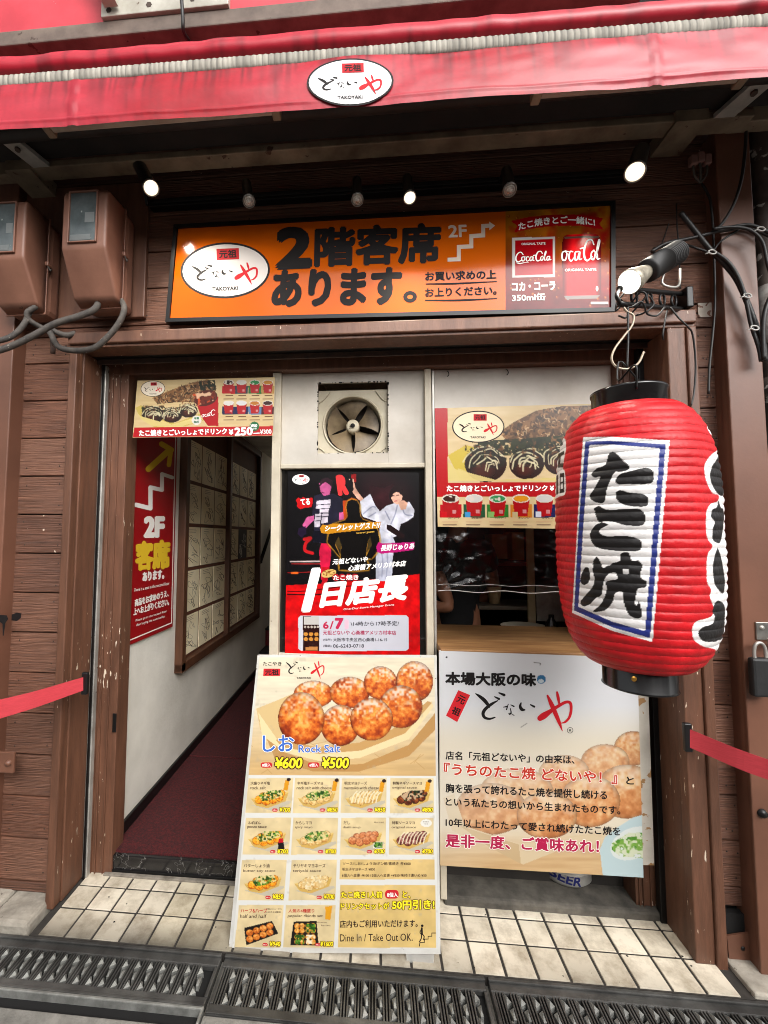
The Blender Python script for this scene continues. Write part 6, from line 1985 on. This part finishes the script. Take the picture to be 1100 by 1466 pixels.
def belt(top0, top1, bot0, bot1, y0, y1, label, name):
    t = thing('barrier_belt', label, 'barrier belt', U(*top0, y0), 'red retractable barrier belts')
    a, c = U(*top0, y0), U(*bot0, y0)
    e, g = U(*top1, y1), U(*bot1, y1)
    b = MB()
    n = 14
    V, F = [], []
    for i in range(n + 1):
        f = i / n
        tw = 0.004 * math.sin(f * 9)
        for q, r_ in ((a, e), (c, g)):
            p_ = q * (1 - f) + r_ * f
            V += [p_ + np.array([0, tw - .001, -.004 * math.sin(f * math.pi)]), p_ + np.array([0, tw + .001, -.004 * math.sin(f * math.pi)])]
    for i in range(n):
        k_ = i * 4
        F += [[k_, k_ + 2, k_ + 6, k_ + 4], [k_ + 1, k_ + 5, k_ + 7, k_ + 3], [k_, k_ + 4, k_ + 5, k_ + 1], [k_ + 2, k_ + 3, k_ + 7, k_ + 6]]
    b.add(V, F, BELT)
    b.build('webbing', t)
    m_ = (a + c) / 2
    b = MB()
    b.box(m_[0] - .012, m_[0] + .014, y0 - .004, y0 + .012, min(a[2], c[2]) - .018, max(a[2], c[2]) + .018, BLACKP, 0.004)
    b.build('slot', t)


belt((121, 969), (-30, 1009), (121, 988), (-30, 1038), -.042, -.33, 'left red barrier belt, pulled from the left door casing to the photo edge', 0)
belt((985, 1043), (1130, 1098), (985, 1069), (1130, 1128), -.055, -.22, 'right red barrier belt, pulled from the right door casing past the padlock post', 0)
hg = thing('steel_tab', 'brown painted steel tab with a bolt on the left post below the belt', 'tab', U(10, 1090, -.07))
c = U(8, 1090, -.068)
b = MB(); b.box(c[0] - .05, c[0] + .044, -.078, -.066, c[2] - .04, c[2] + .04, BROWNS, 0.004); b.build('plate', hg)
b = MB(); b.lathe([(0, .012), (.009, .011), (.012, 0)], U(13, 1092, -.078), (0, -1, 0), BROWNS, 14); b.build('bolt', hg)
for (u, v, w_, h_), lb in (((23, 883, 16, 12), 'black paint smear on the planks beside the left post'),):
    c = U(u, v, 0)
    b = MB()
    b.prism([U(u - w_ * .5 + x * w_, v - h_ * .5 + y * h_, -.0005) for x, y in ((0, .3), (.6, 0), (1, .1), (.95, .6), (.6, 1), (.1, .9))], (0, -.0008, 0), flat((26, 22, 22)))
    tag(b.build('paint_smear'), lb, 'paint smear')
b = MB()
b.prism([U(x, y, -.0665) for x, y in ((0, 880), (10, 881), (12, 886), (8, 892), (5.5, 910), (4.5, 910), (4, 893), (0, 890))], (0, -.0008, 0), flat((26, 22, 22)))
tag(b.build('paint_drip'), 'black paint drip on the face of the left post', 'paint drip')
cp = thing('cover_plate', 'loose brown cover plate hanging crooked over a hole at the foot of the right planks', 'cover plate', U(1068, 1370, -.02))
b = MB(); b.prism([U(x, y, -.02) for x, y in ((1041, 1340), (1075, 1335), (1088, 1360), (1092, 1404), (1064, 1392), (1046, 1388))][::-1], (0.0, 0.006, 0), BROWNS); b.build('plate', cp)
b = MB(); b.lathe([(0, .003), (.006, .002), (.007, 0)], U(1064, 1358, -.021), (0, -1, 0), BLACKM, 10); b.build('screw', cp)
b = MB(); b.box(1.222, 1.31, -.004, .02, .035, .15, DARK, 0); b.build('hole', shop)

# ================================================================== exhaust fan
ef = thing('exhaust_fan', 'square cream exhaust fan grimy with grease, set in the ragged cut-out of the white panel', 'exhaust fan', (-0.087, 0.23, 2.0))
FC = U(505, 606.5, 0.225) - np.array([0, 0, .006])
FANM = mat('yellowed_fan_frame', (200, 190, 166), (172, 160, 134), 0.5, nscale=6, chip=(84, 66, 48), chipamt=0.02)
b = MB()
n = 64
hs_, ri = 0.162, 0.132
V, F = [], []
for i in range(n):
    a = 2 * math.pi * i / n
    c_, s_ = math.cos(a), math.sin(a)
    m_ = max(abs(c_), abs(s_))
    V += [(FC[0] + hs_ * c_ / m_, 0.226, FC[2] + hs_ * s_ / m_), (FC[0] + ri * 1.05 * c_, 0.226, FC[2] + ri * 1.05 * s_), (FC[0] + ri * 1.02 * c_, 0.218, FC[2] + ri * 1.02 * s_), (FC[0] + ri * 0.98 * c_, 0.22, FC[2] + ri * .98 * s_), (FC[0] + ri * 0.96 * c_, 0.30, FC[2] + ri * .96 * s_)]
for i in range(n):
    for j in range(4): F.append([i * 5 + j, ((i + 1) % n) * 5 + j, ((i + 1) % n) * 5 + j + 1, i * 5 + j + 1])
b.add(V, F, FANM)
for sx in (-1, 1):
    for sz in (-1, 1):
        b.tube([(FC[0] + sx * .155, .224, FC[2] + sz * .105), (FC[0] + sx * .135, .222, FC[2] + sz * .118), (FC[0] + sx * .105, .224, FC[2] + sz * .155)], 0.003, FANM, 6)
b.build('frame', ef)
GREASE = mat('greasy_blade', (136, 118, 90), (78, 62, 44), 0.5, nscale=10)
for k_ in range(5):
    a0 = k_ * 2 * math.pi / 5 + 0.35
    V, F = [], []
    for i in range(7):
        r_ = 0.028 + i * 0.0155
        for j in range(5):
            a = a0 + (j / 4 - 0.5) * (0.75 + 0.5 * i / 6)
            V.append((FC[0] + r_ * math.cos(a), 0.262 + (j / 4 - 0.5) * 0.034, FC[2] + r_ * math.sin(a)))
    for i in range(6):
        for j in range(4): F.append([i * 5 + j, i * 5 + j + 1, (i + 1) * 5 + j + 1, (i + 1) * 5 + j])
    b = MB(); b.add(V, F, GREASE, True); b.build('blade', ef)
b = MB(); b.lathe([(0, .236), (.012, .236), (.012, .24), (.02, .238), (.03, .244), (.033, .29), (0, .29)], (FC[0], 0, FC[2]), (0, 1, 0), FANM, 28); b.build('hub', ef)
b = MB(); b.lathe([(0, .2335), (.01, .2345), (.0115, .238)], (FC[0], 0, FC[2]), (0, 1, 0), DARK, 20); b.build('cap', ef)
b = MB(); b.box(FC[0] - .17, FC[0] + .17, .3, .306, FC[2] - .17, FC[2] + .17, mat('fan_back', (40, 32, 26), rough=0.9), 0); b.build('back_plate', ef)

# ================================================================== the hatch: vinyl sheet, kitchen, worker
vs_ = thing('vinyl_curtain', 'clear wrinkled vinyl sheet gathered to the left stile below the drinks poster', 'curtain', (0.66, 0.175, 1.27))
VN = bpy.data.materials.new('clear_vinyl'); VN.use_nodes = True
tn = VN.node_tree
for n_ in list(tn.nodes): tn.nodes.remove(n_)
o_, mx_, tp_, gl_, fr_ = [tn.nodes.new(q) for q in ('ShaderNodeOutputMaterial', 'ShaderNodeMixShader', 'ShaderNodeBsdfTransparent', 'ShaderNodeBsdfGlossy', 'ShaderNodeFresnel')]
tp_.inputs[0].default_value = (0.9, 0.89, 0.87, 1); gl_.inputs['Roughness'].default_value = 0.2; fr_.inputs[0].default_value = 1.42
tn.links.new(fr_.outputs[0], mx_.inputs[0]); tn.links.new(tp_.outputs[0], mx_.inputs[1]); tn.links.new(gl_.outputs[0], mx_.inputs[2]); tn.links.new(mx_.outputs[0], o_.inputs[0])
nx, nz_ = 150, 60
VX, VT = np.meshgrid(np.linspace(0, 1, nx), np.linspace(0, 1, nz_))
x0_, x1_ = 0.282, 1.04
zt_, zb2 = 1.56, 1.232
GX = x0_ + (x1_ - x0_) * VX
GZ = zt_ + (zb2 - zt_) * VT
# folds fan out of the gathered lower-left corner
cxn, czn = VX * 0.76, (1 - VT) * 0.33
ang_ = np.arctan2(czn, cxn + 1e-6)
rad_ = np.hypot(cxn, czn)
GY = 0.204 + 0.011 * np.sin(ang_ * 15 + 2.5 * vnoise(VX * 6, VT * 5, 3)) * np.exp(-rad_ / 0.14) + 0.006 * vnoise(VX * 14, VT * 9, 5) + 0.004 * vnoise(VX * 40, VT * 22, 6)
GZ = GZ + 0.008 * vnoise(VX * 8, VT * 0, 7) * VT
gridmesh('sheet', vs_, np.stack([GX, GY, GZ], -1).reshape(-1, 3), nx, nz_, np.ones((nx * nz_, 3)) * 220, VN, smooth=True)
b = MB()
b.tube([(x0_ + (x1_ - x0_) * i / 24, 0.187 + .002 * math.sin(i * 1.7), zb2 + 0.004 * math.sin(i * .9) + .003) for i in range(25)], 0.0018, mat('vinyl_edge', (200, 196, 190), rough=0.25), 6)
b.tube([(x0_ + (x1_ - x0_) * i / 24, 0.186 + .002 * math.sin(i * 1.3), zb2 + .03 + 0.003 * math.sin(i * 1.1)) for i in range(25)], 0.0009, mat('vinyl_edge', (200, 196, 190)), 6)
b.build('hem', vs_)

ct = thing('kitchen_counter', 'dark steel kitchen counter inside the serving hatch', 'counter', (0.9, 0.8, 0.9))
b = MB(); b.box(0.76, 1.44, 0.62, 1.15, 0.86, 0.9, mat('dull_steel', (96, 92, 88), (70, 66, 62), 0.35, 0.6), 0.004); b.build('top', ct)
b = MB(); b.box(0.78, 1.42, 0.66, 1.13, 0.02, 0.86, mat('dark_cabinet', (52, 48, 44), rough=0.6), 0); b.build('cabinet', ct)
YB = 0.85
c = U(752, 910, YB)
b = MB(); b.lathe([(0.06, 0), (0.1, .02), (.125, .06), (.13, .066), (.127, .066), (.095, .024), (0, .014)], (c[0], YB, 0.9), (0, 0, 1), mat('enamel_bowl', (226, 216, 196), rough=0.4), 32); tag(b.build('mixing_bowl'), 'wide pale mixing bowl on the kitchen counter inside the hatch', 'bowl')
c = U(708, 852, 1.1)
b = MB(); b.lathe([(.0, 0), (.032, 0), (.042, .1), (.044, .103), (.04, .1), (.03, .004)], (c[0], 1.1, c[2] - .05), (0, 0, 1), mat('kraft_cup', (230, 200, 150), rough=0.7), 24); tag(b.build('paper_cup'), 'brown paper cup on the shelf behind the worker', 'cup')
b = MB(); b.box(c[0] - .15, c[0] + .35, 1.0, 1.3, c[2] - .075, c[2] - .052, mat('dull_shelf', (120, 108, 92), rough=0.6), .003); tag(b.build('kitchen_shelf'), 'narrow shelf in the kitchen carrying a paper cup', 'shelf')
a, c = U(752, 740, 1.0), U(766, 897, 1.0)
b = MB(); b.box(a[0], c[0], .98, 1.0, c[2], 2.3, mat('tan_board', (216, 196, 156), (190, 168, 126), 0.7), .002); tag(b.build('upright_board'), 'tan upright board in the kitchen behind the vinyl', 'board')
a, c = U(767, 838, .97), U(826, 890, .97)
b = MB(); b.box(a[0], c[0], .96, .968, c[2], a[2], mat('grey_cloth', (186, 176, 164), (150, 140, 130), 0.9, nscale=20, bump=.3), .002); tag(b.build('hanging_cloth'), 'grey cloth hanging low in the kitchen beside the tan board', 'cloth')
for (u0, v0, u1, v1), lb in (((704, 765, 727, 800), 'left of two tan boxes high in the kitchen behind the vinyl'), ((733, 762, 751, 802), 'right of two tan boxes high in the kitchen behind the vinyl')):
    a, c = U(u0, v0, 1.5), U(u1, v1, 1.5)
    b = MB(); b.box(a[0], c[0], 1.5, 1.7, c[2], a[2], mat('carton', (240, 190, 116), (220, 166, 96), 0.8), .004); tag(b.build('carton'), lb, 'box', 'cartons in the kitchen')
a, c = U(690, 803, 1.5), U(752, 808, 1.5)
b = MB(); b.box(a[0] - .2, c[0] + .05, 1.45, 1.75, c[2] - .01, a[2] - .01, mat('red_brown_shelf', (176, 80, 66), rough=0.6), .003); tag(b.build('high_shelf'), 'reddish brown shelf carrying two boxes in the kitchen', 'shelf')
c = U(790, 905, .8)
b = MB(); b.lathe([(0, 0), (.03, 0), (.032, .01), (.032, .09), (.014, .12), (.014, .14), (0, .14)], (c[0], .8, .9), (0, 0, 1), mat('dark_bottle', (46, 42, 38), rough=0.15), 20); tag(b.build('sauce_bottle'), 'dark sauce bottle at the right end of the kitchen counter', 'bottle')
c = U(718, 895, .75)
b = MB(); b.add([(c[0] - .07, .7, .915), (c[0] + .06, .68, .91), (c[0] + .09, .86, .92), (c[0] - .04, .88, .93), (c[0], .78, .965)], [[0, 1, 4], [1, 2, 4], [2, 3, 4], [3, 0, 4]], mat('crumpled_paper', (176, 150, 84), rough=0.8)); tag(b.build('crumpled_paper'), 'crumpled yellowish paper on the kitchen counter', 'paper')

# worker in a black shirt, seen only between vinyl and counter
pe = thing('person', 'worker in a black short-sleeved shirt standing in the dim kitchen, one bare elbow showing', 'person', (0.62, 0.95, 0.0))


def skin(name, verts, edges, radii, m, parent, root=0, sub=2):
    me = bpy.data.meshes.new(name)
    rl = rootloc(parent)
    me.from_pydata([(x - rl.x, y - rl.y, z - rl.z) for x, y, z in verts], edges, [])
    o = link(name, me, parent)
    md = o.modifiers.new('skin', 'SKIN')
    bpy.context.view_layer.update()
    for i, r_ in enumerate(radii):
        me.skin_vertices[0].data[i].radius = r_ if isinstance(r_, tuple) else (r_, r_)
        me.skin_vertices[0].data[i].use_root = (i == root)
    sb_ = o.modifiers.new('sub', 'SUBSURF'); sb_.levels = sb_.render_levels = sub
    bpy.context.view_layer.update()
    nm = bpy.data.meshes.new_from_object(o.evaluated_get(bpy.context.evaluated_depsgraph_get()))
    o.modifiers.clear(); o.data = nm
    nm.materials.clear(); nm.materials.append(m)
    for f in nm.polygons: f.use_smooth = True
    return o


SKIN = mat('skin', (168, 116, 88), (150, 100, 74), 0.5, nscale=6, grime=0)
SHIRT = mat('black_shirt', (20, 20, 22), (14, 14, 16), 0.85, nscale=20, bump=.2)
EL = U(645, 872, 0.72)
hx, hy = 0.50, 1.0
SHL, SHR = (hx - .17, hy - .02, 1.40), (hx + .19, hy + .02, 1.38)
HL, HR = (EL[0] - .26, .86, 1.07), (hx + .16, hy + .26, 1.0)
V = [(hx, hy + .02, .95), (hx, hy + .02, 1.15), (hx + .01, hy, 1.34), (hx + .01, hy - .02, 1.46), (hx + .015, hy - .05, 1.53), (hx + .02, hy - .07, 1.62), (hx + .02, hy - .07, 1.71),
     SHL, tuple(EL), (EL[0] - .14, .79, 1.09), HL, SHR, (hx + .27, hy + .13, 1.13), HR,
     (hx - .09, hy + .02, .88), (hx - .1, hy, .48), (hx - .1, hy + .03, .07), (hx - .1, hy - .12, .04), (hx + .09, hy + .02, .88), (hx + .1, hy, .48), (hx + .1, hy + .03, .07), (hx + .1, hy - .12, .04)]
E_ = [(0, 1), (1, 2), (2, 3), (3, 4), (4, 5), (5, 6), (2, 7), (7, 8), (8, 9), (9, 10), (2, 11), (11, 12), (12, 13), (0, 14), (14, 15), (15, 16), (16, 17), (0, 18), (18, 19), (19, 20), (20, 21)]
RD = [(.14, .1), (.14, .1), (.15, .1), .055, .052, (.075, .09), (.07, .085), .055, .043, .036, .028, .055, .043, .028, .085, .06, .042, .03, .085, .06, .042, .03]
body = skin('body', V, E_, RD, SKIN, pe)
for (H_, sgn) in ((HL, 1), (HR, 1)):
    for f in range(5):
        a = -0.5 + f * 0.25 if f < 4 else 0.9
        ln_f = (.075, .085, .08, .062, .05)[f]
        dx, dy = -math.cos(a * .8), 0.1 + math.sin(a) * .5
        p0 = np.array(H_) + np.array([-.02, 0, 0])
        p1 = p0 + np.array([dx * ln_f * .6, dy * ln_f * .6, -.01])
        p2 = p1 + np.array([dx * ln_f * .45, dy * ln_f * .3, -.03])
        skin('finger', [tuple(p0), tuple(p1), tuple(p2)], [(0, 1), (1, 2)], [.011, .009, .0075], SKIN, body, 0, 1)
skin('shirt', [(hx, hy + .02, .86), (hx, hy + .02, 1.15), (hx + .01, hy, 1.34), (hx + .01, hy - .02, 1.455), SHL, tuple(np.array(SHL) * .45 + EL * .55), SHR, tuple(np.array(SHR) * .5 + np.array((hx + .27, hy + .13, 1.13)) * .5)],
     [(0, 1), (1, 2), (2, 3), (2, 4), (4, 5), (2, 6), (6, 7)], [(.165, .12), (.16, .118), (.165, .115), .07, .075, .065, .075, .065], SHIRT, pe)
skin('trousers', [(hx, hy + .02, .98), (hx - .09, hy + .02, .86), (hx - .1, hy, .48), (hx - .1, hy + .03, .1), (hx + .09, hy + .02, .86), (hx + .1, hy, .48), (hx + .1, hy + .03, .1)],
     [(0, 1), (1, 2), (2, 3), (0, 4), (4, 5), (5, 6)], [(.155, .115), .1, .075, .065, .1, .075, .065], SHIRT, pe)
b = MB()
hc = np.array((hx + .02, hy - .07, 1.68))
b.lathe([(.0, .115), (.05, .105), (.085, .07), (.098, .02), (.095, -.03), (.08, -.055)], hc + np.array([0, .015, 0]), (0, .25, 1), mat('black_hair', (24, 20, 18), rough=0.5), 24); b.build('hair', pe)
b = MB()
for sx in (-.028, .028): b.lathe([(0, .006), (.008, .004), (.01, 0)], hc + np.array([sx, -.082, -.03]), (0, -1, 0), flat((30, 22, 20)), 10)
b.build('eyes', pe)
b = MB(); b.lathe([(0, .022), (.009, .012), (.013, 0)], hc + np.array([0, -.082, -.062]), (0, -1, -.2), SKIN, 10); b.build('nose', pe)
b = MB(); b.box(hc[0] - .022, hc[0] + .022, hc[1] - .087, hc[1] - .08, hc[2] - .1, hc[2] - .092, mat('lips', (160, 84, 76)), .003); b.build('mouth', pe)
b = MB()
for sx in (-1, 1): b.lathe([(0, 0), (.02, .004), (.024, .012), (.016, .018), (0, .016)], hc + np.array([sx * .074, .01, -.045]), (sx, -.2, 0), SKIN, 12)
b.build('ears', pe)

# ================================================================== keg under the board
kg = thing('beer_keg', 'silver beer keg with blue lettering standing in the dark space under the story board', 'keg', (0.825, 0.3, 0.032))
KC, KR = U(824, 1283, 0.21), 0.108
KY = 0.21 + KR
b = MB(); b.lathe([(0.07, 0.0), (.096, .002), (KR, .014), (KR, .05), (KR + .004, .056), (KR, .062), (KR, .19), (KR + .004, .196), (KR, .202), (KR, .25), (.08, .3), (0, .305)], (KC[0], KY, 0.032), (0, 0, 1), mat('keg_metal', (196, 194, 188), (160, 156, 148), 0.35, 0.25, nscale=12, grime=.3), 48); b.build('shell', kg)
k = Ink(PY(0.21))
k.text('BEER', (790, 1262), (832, 1270), 12, (34, 40, 96), 0.03)
bb = k.b
bb.v = [(x, KY - math.sqrt(max(1e-6, (KR + .0008) ** 2 - (x - KC[0]) ** 2)), z) for x, y, z in bb.v]
k.build(kg)

# ================================================================== drain grates
GR = mat('cast_iron_grate', (106, 105, 102), (60, 59, 58), 0.42, 0.35, nscale=7, bump=0.35, bscale=90, grime=0.55)
GRL = mat('worn_iron_bump', (158, 158, 153), (112, 112, 108), 0.4, 0.35, nscale=24, bump=0.2)
GRD = mat('drain_void', (12, 11, 11), rough=0.95, grime=0)


def grate(x0, x1, y1, y0, label, lip):
    t = thing('drain_grate', label, 'drain grate', ((x0 + x1) / 2, (y0 + y1) / 2, -0.02), 'iron drain grates along the kerb')
    zt = -0.008
    b = MB()
    sy1, sy0 = y1 - 0.04, y0 + 0.032
    b.box(x0, x1, sy1, y1, zt - .02, zt, GR, .004)
    b.box(x0, x1, y1 - .012, y1, zt, zt + .008, GR, .003)
    b.box(x0, x1, y0, sy0, zt - .02, zt, GR, .004)
    b.box(x0, x1, y0, y0 + .008, zt, zt + .004, GR, .002)
    b.box(x0, x0 + .012, sy0, sy1, zt - .02, zt, GR, .003)
    b.box(x1 - .012, x1, sy0, sy1, zt - .02, zt, GR, .003)
    b.build('frame', t)
    b = bb_ = MB()
    pt = 0.0445
    nn_ = int((x1 - x0 - .02) / pt)
    for i in range(nn_):
        xs = x0 + .014 + i * pt
        for o_ in (0.0, .0095, .019): b.box(xs + o_, xs + o_ + .0052, sy0 - .002, sy1 + .002, zt - .02, zt - .0005, GR, .0015)
        xa, xb = xs + .0245, xs + pt
        n3 = 3
        for j in range(n3):
            ya, yb = sy0 + (sy1 - sy0) * j / n3, sy0 + (sy1 - sy0) * (j + 1) / n3
            if j % 2 == 0: tri = [(xa, ya), (xb, ya + (yb - ya) * .35), (xa + (xb - xa) * .3, yb), (xa, yb)]
            else: tri = [(xb, ya), (xb, yb), (xa + (xb - xa) * .2, yb - (yb - ya) * .25), (xa + (xb - xa) * .5, ya)]
            cx, cy = sum(q[0] for q in tri) / 4, sum(q[1] for q in tri) / 4
            V = [(cx + (q[0] - cx) * .9, cy + (q[1] - cy) * .9, zt - .004) for q in tri] + [(cx, cy, zt + .003)] + [(q[0], q[1], zt - .02) for q in tri]
            F = [[0, 1, 4], [1, 2, 4], [2, 3, 4], [3, 0, 4]] + [[5 + q, 5 + (q + 1) % 4, (q + 1) % 4, q] for q in range(4)]
            bb_.add(V, F, GRL)
    b.build('slats', t)
    b = MB(); b.box(x0, x1, y0, y1, -.03, -.0285, GRD, 0); b.build('tray', t)
    if lip:
        b = MB(); b.box(x0, x1, y0 - .012, y0 - .002, -.03, zt + .006, ALU if False else GRL, .003)
        b.box(x0, x1, y0 - .05, y0 - .012, -.034, -.027, GRD, 0); b.box(x1 - .006, x1 + .002, y0 - .05, y0, -.03, zt + .004, GRL, .002); b.build('lip', t)


grate(-1.92, -0.528, -0.146, -0.318, 'left drain grate in front of the left door casing, its front lip exposed', True)
grate(-0.516, 0.372, -0.146, -0.335, 'middle drain grate below the leaning menu board', False)
grate(0.384, 1.9, -0.146, -0.335, 'right drain grate below the right half of the tiled floor', False)
b = MB()
b.box(-3, -0.53, -1.8, -0.37, -.034, -.012, CONC, .004)
b.box(-0.522, 3, -1.8, -0.337, -.034, -.010, CONC, .004)
b.build('pavement', kind='structure')
bpy.data.objects.remove(_to)
